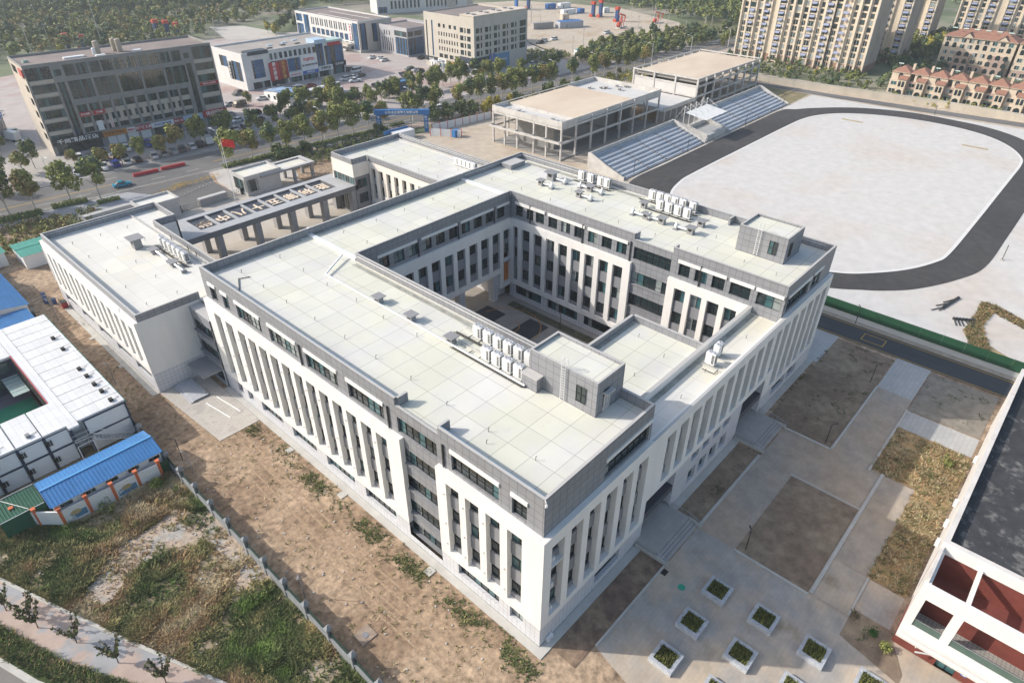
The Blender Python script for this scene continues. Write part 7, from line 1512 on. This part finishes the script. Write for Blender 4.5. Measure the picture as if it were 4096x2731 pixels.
# ---------------------------------------------------------------- vehicles
PAINT=mat('car_paint',(.7,.7,.7),.25,.0,1,objcol=True); GLC=mat('car_glass',(.015,.018,.022),.1,.0,1,spec=1); TYR=mat('tyre',(.018,.018,.018),.8,.1,2); RIM=mat('rim',(.45,.46,.48),.35,.05,2,metal=.6); HL=mat('headlight',(.75,.78,.8),.15,0,1); TL=mat('taillight',(.45,.02,.02),.3,0,1)
def car_proto(kind,L,W,Hh,low,cab,lab_cat,wheel=.32,hood=True):
    "low = height of the waistline; cab = (x0,x1,x2,x3) bottom front, top front, top rear, bottom rear of the greenhouse"
    o=thing(kind,'x',lab_cat,(0,0,0)); mb=MB(); w=W/2; hl=L/2; z0=.22
    prof=[(-hl,z0+.1),(-hl,low*.82),(cab[0]-.05,low),(cab[3]+.05,low),(hl,low*.88),(hl,z0+.1),(hl-.15,z0),(-hl+.15,z0)] if hood else [(-hl,z0),(-hl,low),(hl,low),(hl,z0)]
    k=len(prof); i0=len(mb.v)
    for sgn,ins in ((-1,.0),(1,.0)):
        for (x,z) in prof: mb.v.append((x,sgn*(w-(.05 if z>low*.9 else 0)),z))
    m=mb.mi(PAINT); mb.f.append(tuple(range(i0,i0+k))); mb.m.append(m); mb.f.append(tuple(range(i0+k,i0+2*k))); mb.m.append(m)
    for j in range(k): mb.f.append((i0+j,i0+(j+1)%k,i0+k+(j+1)%k,i0+k+j)); mb.m.append(m)
    t=w-.17; a,b,c,d=cab; zt=Hh
    mb.box(b,c,-t,t,zt-.06,zt,PAINT)
    for x0,x1 in ((a,b),(d,c)):
        for sy in (-1,1): mb.tube((x0,sy*(w-.07),low),(x1,sy*t,zt-.04),.035,PAINT,4)
    xm=(b+c)/2
    for sy in (-1,1): mb.tube((xm,sy*(w-.065),low),(xm,sy*(t+.01),zt-.04),.03,PAINT,4)
    mb.build('body',o); mb=MB(); w2=w-.08; t2=t-.01
    P=[(a+.03,-w2,low),(a+.03,w2,low),(b+.02,t2,zt-.05),(b+.02,-t2,zt-.05)]; Q=[(d-.03,-w2,low),(d-.03,w2,low),(c-.02,t2,zt-.05),(c-.02,-t2,zt-.05)]
    mb.poly(P,GLC); mb.poly(Q,GLC); mb.poly([P[0],P[3],Q[3],Q[0]],GLC); mb.poly([P[1],P[2],Q[2],Q[1]],GLC); mb.build('glass',o)
    for sx in (-1,1):
        for sy in (-1,1):
            mb=MB(); x=sx*L*.31; mb.tube((x,sy*(w-.2),wheel),(x,sy*(w+.015),wheel),wheel,TYR,12); mb.tube((x,sy*(w+.016),wheel),(x,sy*(w+.03),wheel),wheel*.6,RIM,8); mb.build('wheel',o)
    for sy in (-1,1):
        mb=MB(); mb.box(-hl-.015,-hl+.12,sy*(w-.42),sy*(w-.12),low*.62,low*.78,HL); mb.build('headlight',o); mb=MB(); mb.box(hl-.1,hl+.015,sy*(w-.4),sy*(w-.1),low*.66,low*.84,TL); mb.build('taillight',o)
    return o
VP_={'sedan':car_proto('parked_car',4.35,1.75,1.42,.88,(-.95,-.25,.95,1.6),'car'),'suv':car_proto('parked_car',4.4,1.82,1.68,1.02,(-1.15,-.55,1.5,2.05),'car',.36),
 'van':car_proto('parked_van',5.0,1.85,2.0,1.15,(-2.0,-1.45,2.3,2.42),'van',.34,False),'pickup':car_proto('parked_pickup',5.0,1.8,1.75,1.0,(-1.2,-.7,.5,.75),'pickup',.38)}
CC={'white':(.72,.73,.74),'silver':(.45,.46,.47),'black':(.02,.02,.023),'grey':(.13,.135,.14),'blue':(.02,.05,.3),'teal':(.02,.25,.4),'red':(.3,.05,.03),'brown':(.12,.1,.08),'pale blue':(.25,.5,.62),'green':(.08,.12,.09)}
vu=set()
def car(kind,col,x,y,deg,label,group):
    p=VP_[kind]
    if kind not in vu:
        vu.add(kind); p.location=(x,y,.03); p.rotation_euler=(0,0,R(deg)); p['label']=label; p['group']=group
        for ch in p.children: ch.color=(*CC[col],1)
        return p
    return dup(p,(x,y,.03),R(deg),label,color=CC[col],group=group)
g='cars parked along the hotel kerb'
row=[('sedan','white',18.2,179.2),('pickup','white',24.9,178.7),('suv','blue',27.9,178.8),('sedan','white',30.9,178.6),('sedan','black',33.7,178.4),('suv','white',38.2,178.2),('sedan','silver',41.1,178.0),('pickup','silver',43.8,178.0),('suv','grey',46.4,178.0),('suv','white',49.3,178.1),('suv','black',52.0,178.3)]
for i,(k,c_,x,y) in enumerate(row): car(k,c_,x,y,-100+rnd.uniform(-5,5),'%s %s parked nose-out at the hotel kerb, %s from the left'%(c_,{'suv':'suv','sedan':'saloon car','pickup':'pickup'}[k],od(i)),g)
car('sedan','teal',22.9,161.6,175,'blue taxi driving on the main road in front of the hotel','moving cars')
car('suv','white',129.2,156.5,175,'white suv driving on the main road near the blue gateway','moving cars')
g='cars parked in the city lots'
lot=[('suv','black',22.3,186,-100,'beside the hotel entrance'),('sedan','silver',24.9,187,-95,'beside the hotel entrance'),('sedan','grey',27.5,187,-95,'beside the hotel entrance'),('suv','black',31,184.6,-170,'behind the kerb row near the hotel door'),('pickup','white',31.5,188,-160,'near the hotel door'),('sedan','silver',47.5,190.6,-20,'in front of the hotel shops'),('sedan','white',16.6,218.1,-20,'left of the hotel side wall'),('suv','white',17.3,233,-20,'behind the left side of the hotel'),('sedan','white',12.5,206,30,'on the side street left of the hotel'),
 ('sedan','silver',80.5,214.8,10,'right of the hotel corner'),('van','brown',83,211.5,10,'right of the hotel, beside a silver car'),('suv','grey',90.6,227,20,'in front of the shop building left end'),('sedan','silver',74.2,202.5,5,'at the right corner of the hotel'),('suv','black',65.5,181,-100,'behind the roadside trees right of the hotel'),('suv','black',81,197.3,10,'in the lot behind the roadside trees'),('sedan','white',72.6,194,10,'between the hotel and the roadside trees'),('sedan','grey',78,190,10,'among the trees of the roadside lot'),
 ('sedan','white',166.4,243.5,5,'farthest of three white cars near the showroom'),('sedan','white',167.7,239,10,'middle of three white cars near the showroom'),('sedan','white',166.6,235,5,'nearest of three white cars near the showroom'),('sedan','black',181.5,226.5,5,'at the right side of the showroom'),('suv','green',162.1,211.6,-10,'leftmost of the row before the beige office block'),('sedan','silver',163.1,208.6,-5,'second of the row before the beige office block'),('suv','black',161.9,205,-5,'third of the row before the beige office block'),('suv','grey',163.1,200.2,-5,'right end of the row before the beige office block'),
 ('suv','black',143.3,230,10,'beside the right corner of the shop building'),('van','white',144.3,225.6,5,'beside the right corner of the shop building'),('suv','white',132.2,217.0,0,'left of the group on the open lot'),('sedan','white',136.2,217.3,5,'middle of the group on the open lot'),('sedan','brown',140.6,217.6,5,'right of the group on the open lot'),('pickup','white',133.3,211.8,-15,'nearest of the group on the open lot'),('van','white',109.3,216,-20,'on the red paving in front of the sign boards'),('sedan','red',116.3,217.4,-5,'on the red paving in front of the sign boards'),('sedan','white',106,224,-5,'close to the shop entrance under the sign boards'),('sedan','white',93,213.5,-20,'behind the pale blue roofed hut'),
 ('suv','white',218.1,197,-5,'farther left in the lot right of the office block'),('sedan','pale blue',218.0,191.8,5,'in the lot right of the office block'),('suv','silver',228,192.2,15,'beside the shrubs in the lot right of the office block'),('suv','white',229.6,185.3,5,'nearest the hedge in the lot right of the office block'),('suv','silver',206,180,10,'under the trees right of the office block'),('sedan','black',203,177,10,'under the trees right of the office block'),('suv','black',207,175,10,'nearest the road under the trees'),('sedan','white',294.9,203.5,10,'beside the fenced yard, left'),('sedan','white',297.8,204.5,10,'beside the fenced yard, right'),('suv','white',260.5,212.2,-5,'white one in the walled yard'),('suv','white',253.2,212.8,0,'second in the walled yard'),('suv','black',248,211,0,'dark one in the walled yard'),('sedan','white',231,209.5,60,'by the corner of the annex')]
for i,(x,y,c_,k) in enumerate([(100+5.6*i,206.5-.3*i,c,'sedan' if i%2 else 'suv') for i,c in enumerate(('white','black','white'))]+[(133+4.4*i,193.5-.3*i,c,'sedan' if i%3 else 'suv') for i,c in enumerate(('black','white','silver','grey'))]): lot.append((k,c_,x,y+ (12 if x<125 else 4),85,'in the open city lot, %s from the left'%od(i)))
for i,(x,y,c_,k) in enumerate([(57.5+3.2*i,186-.4*i,c,'sedan' if i%2 else 'suv') for i,c in enumerate(('black','silver','white','black','grey'))]+[(23+3.1*i,191.6-.3*i,c,'sedan' if i%2 else 'suv') for i,c in enumerate(('white','grey','black','silver','white','black','blue'))]): lot.append((k,c_,x,y,85,'in the second row, %s from the %s'%(od(i if i<5 else i-5),'right corner' if i<5 else 'hotel door')))
for k,c_,x,y,dg_,l in lot: car(k,c_,x,y,dg_,'%s %s %s'%(c_,{'suv':'suv','sedan':'saloon car','pickup':'pickup','van':'van'}[k],l),g)
def bus(name,x,y,deg,L,W,Hh,body,low_,label,cat):
    o=thing(name,label,cat,(x,y,0)); ca,sa=math.cos(R(deg)),math.sin(R(deg))
    F=lambda a,b,z:(x+ca*a-sa*b,y+sa*a+ca*b,z)
    def bx(mb,a0,a1,b0,b1,z0,z1,m):
        i=len(mb.v); mb.v+=[F(a,b,z) for z in (z0,z1) for a,b in ((a0,b0),(a1,b0),(a1,b1),(a0,b1))]; k=mb.mi(m)
        for q in ((0,3,2,1),(4,5,6,7),(0,1,5,4),(1,2,6,5),(2,3,7,6),(3,0,4,7)): mb.f.append(tuple(i+j for j in q)); mb.m.append(k)
    h=L/2; w=W/2; mb=MB(); bx(mb,-h,h,-w,w,.35,Hh*.48,low_); bx(mb,-h+.05,h-.05,-w+.03,w-.03,Hh*.481,Hh*.86,GLC); bx(mb,-h,h,-w,w,Hh*.861,Hh,body); mb.build('body',o)
    mb=MB()
    for i in range(int(L/1.4)+1):
        a=-h+.04+i*(L-.1)/int(L/1.4)
        for sy in (-1,1): bx(mb,a-.04,a+.04,sy*w-.03,sy*w+.03,Hh*.47,Hh*.87,body)
    mb.builds('window_pillar',o)
    if L>8: mb=MB(); bx(mb,-1.5,1.2,-.7,.7,Hh+.01,Hh+.25,body); mb.build('roof_unit',o)
    for a in (-h*.62,h*.5):
        for sy in (-1,1): mb=MB(); mb.tube(F(a,sy*(w-.25),.45),F(a,sy*(w+.02),.45),.45,TYR,12); mb.build('wheel',o)
PWB=mat('bus_white',(.7,.71,.72),.3,.03,1); PBL=mat('bus_blue',(.02,.16,.38),.35,.05,1); PDK=mat('bus_dark',(.05,.05,.055),.35,.05,1)
bus('city_bus',136.8,188.9,6,11.2,2.5,3.0,PBL,PBL,'blue city bus parked behind the roadside trees','bus')
bus('coach',115.5,203.8,14,11,2.5,3.3,PWB,PWB,'white coach with green windows, farthest of the parked coaches','coach')
bus('coach',112.0,197.0,14,11,2.5,3.3,PWB,PDK,'white and dark coach, nearest the hut and the yellow tree','coach')
bus('coach',107.3,203.5,14,8,2.3,2.9,PWB,PWB,'short white coach beside the pale blue roofed hut','coach')
bus('minibus',98.0,193.9,15,6.0,2.0,2.5,PWB,PWB,'white minibus parked by the hut, farther of the pair','minibus'); bus('minibus',100.3,190.3,15,6.2,2.0,2.6,PWB,PWB,'white minibus parked by the hut, nearer of the pair','minibus')
def truck(x,y,deg,label,hh=2.6,L=5.5):
    o=thing('box_truck',label,'truck',(x,y,0),'white box trucks'); a=R(deg); ca,sa=math.cos(a),math.sin(a); mb=MB(); mb.obox((x+ca*.9,y+sa*.9),a,L/2-.9,1.0,.7,hh,PWB); mb.build('cargo_box',o); mb=MB(); mb.obox((x-ca*(L/2-.7),y-sa*(L/2-.7)),a,.8,.95,.4,2.0,PWB); mb.build('cab',o); mb=MB(); mb.obox((x-ca*(L/2+.12),y-sa*(L/2+.12)),a,.02,.85,1.2,1.9,GLC); mb.build('windscreen',o)
    for t in (-L*.35,L*.3):
        for sy in (-1,1): mb=MB(); cx,cy=x+ca*t-sa*sy*.8,y+sa*t+ca*sy*.8; mb.tube((cx,cy,.4),(cx-sa*sy*.25,cy+ca*sy*.25,.4),.4,TYR,10); mb.build('wheel',o)
truck(54.8,178.9,-100,'small white box truck at the right end of the hotel kerb row'); truck(15.5,225.5,-70,'white box truck beside the left wall of the hotel',3.0,6.5); truck(170.5,267,5,'white box truck near the rounded blue corner of the office building')
# road furniture
for i,(a,b) in enumerate(((27.6,166.4),(34.9,166.0))):
    o=thing('water_barrier','row of red plastic barriers in the middle of the road, %s'%('left' if i==0 else 'right'),'barrier',(a,b,0),'red barriers on the road')
    for k in range(6): mb=MB(); x=a+.0+k*1.08; y=b-.083*(k*1.08)+(.0); mb.prism([(x,y-.25),(x+1.02,y-.33),(x+1.02,y+.17),(x,y+.25)],.03,.85,mat('barrier_red',(.55,.05,.06),.5,.15,2)); mb.build('segment',o)
def street_lamp(x,y,h_,side,label,two=False):
    o=thing('street_lamp',label,'street lamp',(x,y,0),'tall white street lamps'); mb=MB(); mb.tube((x,y,0),(x,y,h_),.11,PVC,8,.07); mb.path([(x,y,h_-1.2),(x+side[0]*.8,y+side[1]*.8,h_-.2),(x+side[0]*2.0,y+side[1]*2.0,h_+.1)],.05,PVC); mb.build('pole',o)
    mb=MB(); mb.obox((x+side[0]*2.2,y+side[1]*2.2),math.atan2(side[1],side[0]),.5,.16,h_+.08,h_+.22,PVC); mb.build('lamp_head',o)
ls_=[(48.8,157.4,9.8),(12.6,159.6,9.0),(81,156,9.6),(112.8,151.8,10.6),(145,148.8,10),(181.8,147.3,9.9),(206.2,145.4,9.5),(243.5,141.8,9),(273,139,9),(307,137,8.5)]
for i,(x,y,h_) in enumerate(ls_): street_lamp(x,y,h_,(-.25,.97) ,'tall white street lamp on the school side of the road, %s from the left'%od(i))
for i,(x,y,h_) in enumerate(((12,181,6),(87,176,7.5),(158.7,170.4,7))): street_lamp(x,y,h_,(.2,-.98),'white street lamp on the far side of the road, %s from the left'%od(i))
UP=mat('utility_pole',(.42,.41,.38),.8,.1,.5); k=0
UPL=((119.7,364.9,7.8),(93.5,365.7,20),(97.9,478.1,12),(72.1,369.7,12),(144.8,362.8,8),(142,351,9.4),(143.4,346.5,9.5),(173.7,342.9,8),(178.6,348.3,7),(181.5,352.7,5),(105.1,186.4,5.7),(60,356,14),(45,380,22),(287.5,251.5,11),(247.7,183.3,10.4),(243.1,186.1,7),(310.4,179.8,10),(305.5,189.9,9.4),(357.9,214.2,7.5),(348,206,8.7),(364.2,216.2,7),(356.8,228.3,7.5),(336.1,189.5,7.5),(337.5,195.7,7.5),(354.4,176,5.5),(357.3,177.1,5.5),(361,175.1,5.3),(373.2,171.8,9.5),(448.3,198.2,7),(294.3,250,8),(332,175.6,5.5),(278,258,8),(300,262,8))
for x,y,h_ in sorted(UPL,key=lambda q:scx(*q[:2])):
    mb=MB(); mb.tube((x,y,0),(x,y,h_),.15,UP,6,.1); mb.box(x-.9,x+.9,y-.06,y+.06,h_-.7,h_-.58,UP); solo(mb,'utility_pole','thin pale utility pole in the background, %s from the left'%od(k),'utility pole',(x,y,0),'utility poles of the oil field and woods'); k+=1
# oil pumps
PR=mat('pump_red',(.50,.06,.03),.5,.1,1); PB=mat('pump_blue',(.02,.06,.2),.5,.1,1); PBR=mat('pump_bright_blue',(.03,.14,.42),.5,.1,1)
def beam_pump(x,y,s_,deg,label):
    o=thing('pumpjack',label,'oil pump',(x,y,0),'red oil pumps'); a=R(deg); ca,sa=math.cos(a),math.sin(a); F=lambda p,q,z:(x+(ca*p-sa*q)*s_,y+(sa*p+ca*q)*s_,z*s_)
    mb=MB(); mb.obox((x,y),a,3.2*s_,1.0*s_,0,.4*s_,CONC); mb.build('base',o)
    mb=MB()
    for q in (-.7,.7): mb.tube(F(-1.1,q,.4),F(0,0,4.4),.14*s_,PR,5); mb.tube(F(1.1,q,.4),F(0,0,4.4),.14*s_,PR,5)
    mb.build('tower',o); mb=MB(); mb.tube(F(-2.9,0,4.0),F(2.4,0,5.2),.3*s_,PR,6); mb.build('walking_beam',o)
    mb=MB(); P=[F(-2.9-.5*math.cos(t*.35),0,4.2-3*math.sin(t*.16)) for t in range(7)]; mb.path(P,.24*s_,PR,6); mb.build('horse_head',o); mb=MB(); mb.tube(F(2.3,-.5,1.4),F(2.3,.5,1.4),1.0*s_,PR,10); mb.tube(F(2.3,0,1.4),F(2.3,0,5.0),.12*s_,PB,5); mb.build('crank',o)
beam_pump(317.4,209.1,1.45,-170,'red beam pump standing on the sand of the oil field, nearest the road'); beam_pump(346.2,202.5,1.2,170,'red beam pump near the woods at the right end of the oil field')
for i,(x,y,h_,c1) in enumerate(((334,223.5,8,PB),(340,245.7,8.5,PB),(341.5,241.1,10,PB),(328,299.6,9,PBR),(336,296,9,PB),(75.9,366.5,5,PB),(79,368.2,7,PB),(84,362.1,6.5,PB),(122.7,369.1,8.5,PB),(126.8,366,8,PB),(130.5,362.4,7,PB),(303,397,9,PR),(309,391,8,PR))):
    o=thing('tower_pump','tall narrow oil pump with a dark frame and red top, %s of the group'%od(i),'oil pump',(x,y,0),'tall oil pumps'); mb=MB(); 
    mb.box(x-.9,x+.9,y-.9,y+.9,.3,h_*.8,c1); mb.build('frame',o); mb=MB(); mb.box(x-1.3,x+1.3,y-1.1,y+1.1,h_*.801,h_,PR); mb.build('top_wheel_cover',o); mb=MB(); mb.box(x-1.8,x+1.8,y-1.3,y+1.3,0,.3,CONC); mb.box(x-2.6,x-1.81,y-1,y+1,0,1.6,PR); mb.build('base',o)
def cabin(x,y,L,W,hh,deg,m,label,top=None):
    o=thing('cabin',label,'cabin',(x,y,0),'cabins of the oil field'); mb=MB(); mb.obox((x,y),R(deg),L/2,W/2,.1,hh,m,top or m); mb.build('body',o); mb=MB(); a=R(deg); mb.obox((x-math.sin(-a)*0-math.cos(a)*L*.2+math.sin(a)*(W/2+.02),y-math.sin(a)*L*.2-math.cos(a)*(W/2+.02)),a,.45,.03,.2,2.0,GREYP); mb.build('door',o)
cabin(347,286,7,3,3.2,-12,PBR,'bright blue cabin at the far side of the oil field'); cabin(356.5,282,9,3.2,3.2,-12,MW,'white cabin with two doors beside the bright blue one'); cabin(337.4,263.5,10,3.2,2.8,-12,MW,'long white cabin in the middle of the oil field'); cabin(346,260,4,3,2.7,-12,PBR,'small blue cabin right of the long white one'); cabin(318.5,251.5,5,3,3,-12,mat('cabin_tan',(.55,.48,.4),.8,.06,.5),'small tan cabin standing alone near the shrubs'); cabin(284,240,13,3.4,3.2,-20,mat('cabin_grey',(.33,.32,.31),.8,.06,.5),'grey stone-like cabins left of the blue-roofed yard building'); cabin(298,231.5,15,6,3.4,-24,mat('yard_wall_grey',(.4,.42,.46),.8,.05,.4),'long grey yard building with a bright blue flat roof',PBR); cabin(359,250,5,3,3,-12,MW,'white cabin behind the tall pumps'); cabin(240,178,6,5,2.4,-10,MW,'low hut with a turquoise roof among the trees',mat('turquoise',(.05,.33,.38),.5,.1,1))
ga=thing('yard_gateway','pale square gateway of the walled yard by the oil field','gateway',(264,199,0)); p=gp(1000,172)
mb=MB(); 
for dx,dy in ((0,0),(3.2,-1.4),(0.8,2.6)): mb.box(p.x+dx-.35,p.x+dx+.35,p.y+dy-.35,p.y+dy+.35,0,5.0,MW)
mb.builds('pillar',ga); mb=MB(); mb.box(p.x-.36,p.x+3.6,p.y-1.8,p.y-1.0,5.01,5.5,MW); mb.box(p.x-.4,p.x+1.2,p.y-.4,p.y+3,5.01,5.5,MW); mb.builds('lintel',ga)
sp=thing('solar_panel','tilted solar panel array beside the shrubs in the walled yard','solar panel',tuple(gp(925,185))); p=gp(925,186); mb=MB(); 
for i in range(3):
    for j in range(2): mb.poly([(p.x+i*1.6,p.y+j*1.4,1+j*.9),(p.x+i*1.6+1.5,p.y+j*1.4,1+j*.9),(p.x+i*1.6+1.5,p.y+j*1.4+1.3,1.85+j*.9),(p.x+i*1.6,p.y+j*1.4+1.3,1.85+j*.9)],PDK)
mb.builds('panel',sp)
# far low industrial sheds at the very top
for i,(px,py,L,W,hh,m,l) in enumerate(((1010,10,40,10,4,SPB,'long pale blue roofed shed at the top edge beyond the workshop'),(1050,18,22,9,5,TANW,'tan shed at the top edge near the derrick'),(960,6,30,10,4,PBL,'blue shed at the top edge beside the workshop'))):
    a=gp(px,py); gable('shed',l,'shed',a.x-L/2,a.x+L/2,a.y-W/2,a.y+W/2,hh,hh+1.2,'x',m,TANW,3)
dk=thing('derrick','red and white lattice derrick at the top edge of the picture','derrick',tuple(gp(970,22))); a=gp(970,22); mb=MB()
for dx,dy in ((-1.2,-1.2),(1.2,-1.2),(1.2,1.2),(-1.2,1.2)): mb.tube((a.x+dx,a.y+dy,0),(a.x+dx*.5,a.y+dy*.5,24),.12,PR,4)
for z in range(1,12): 
    for s1,s2 in (((-1,-1),(1,-1)),((1,-1),(1,1)),((-1,1),(-1,-1))): k=1.2*(1-z/24); mb.tube((a.x+s1[0]*k,a.y+s1[1]*k,z*2),(a.x+s2[0]*k,a.y+s2[1]*k,z*2+1.4),.07,PVC,4)
mb.build('lattice',dk)
# ---------------------------------------------------------------- distant air
hz=MB(); hz.box(-700,1300,-700,1900,-1.5,66.5,mat('tmp',(.5,.5,.5))); hzo=hz.build('haze'); hzo['kind']='stuff'
hm=bpy.data.materials.new('haze'); hm.use_nodes=True; t=hm.node_tree; t.nodes.remove(t.nodes['Principled BSDF']); v=t.nodes.new('ShaderNodeVolumePrincipled'); v.inputs['Color'].default_value=(.80,.88,.97,1); v.inputs['Density'].default_value=.00028; v.inputs['Anisotropy'].default_value=.2
t.links.new(v.outputs[0],t.nodes['Material Output'].inputs['Volume']); hzo.data.materials.clear(); hzo.data.materials.append(hm)
SC.cycles.volume_step_rate=8
# drop prototypes that were never placed
for P in PT.values():
    for p in P:
        if p.name not in used:
            for ch in list(p.children): bpy.data.objects.remove(ch)
            bpy.data.objects.remove(p)
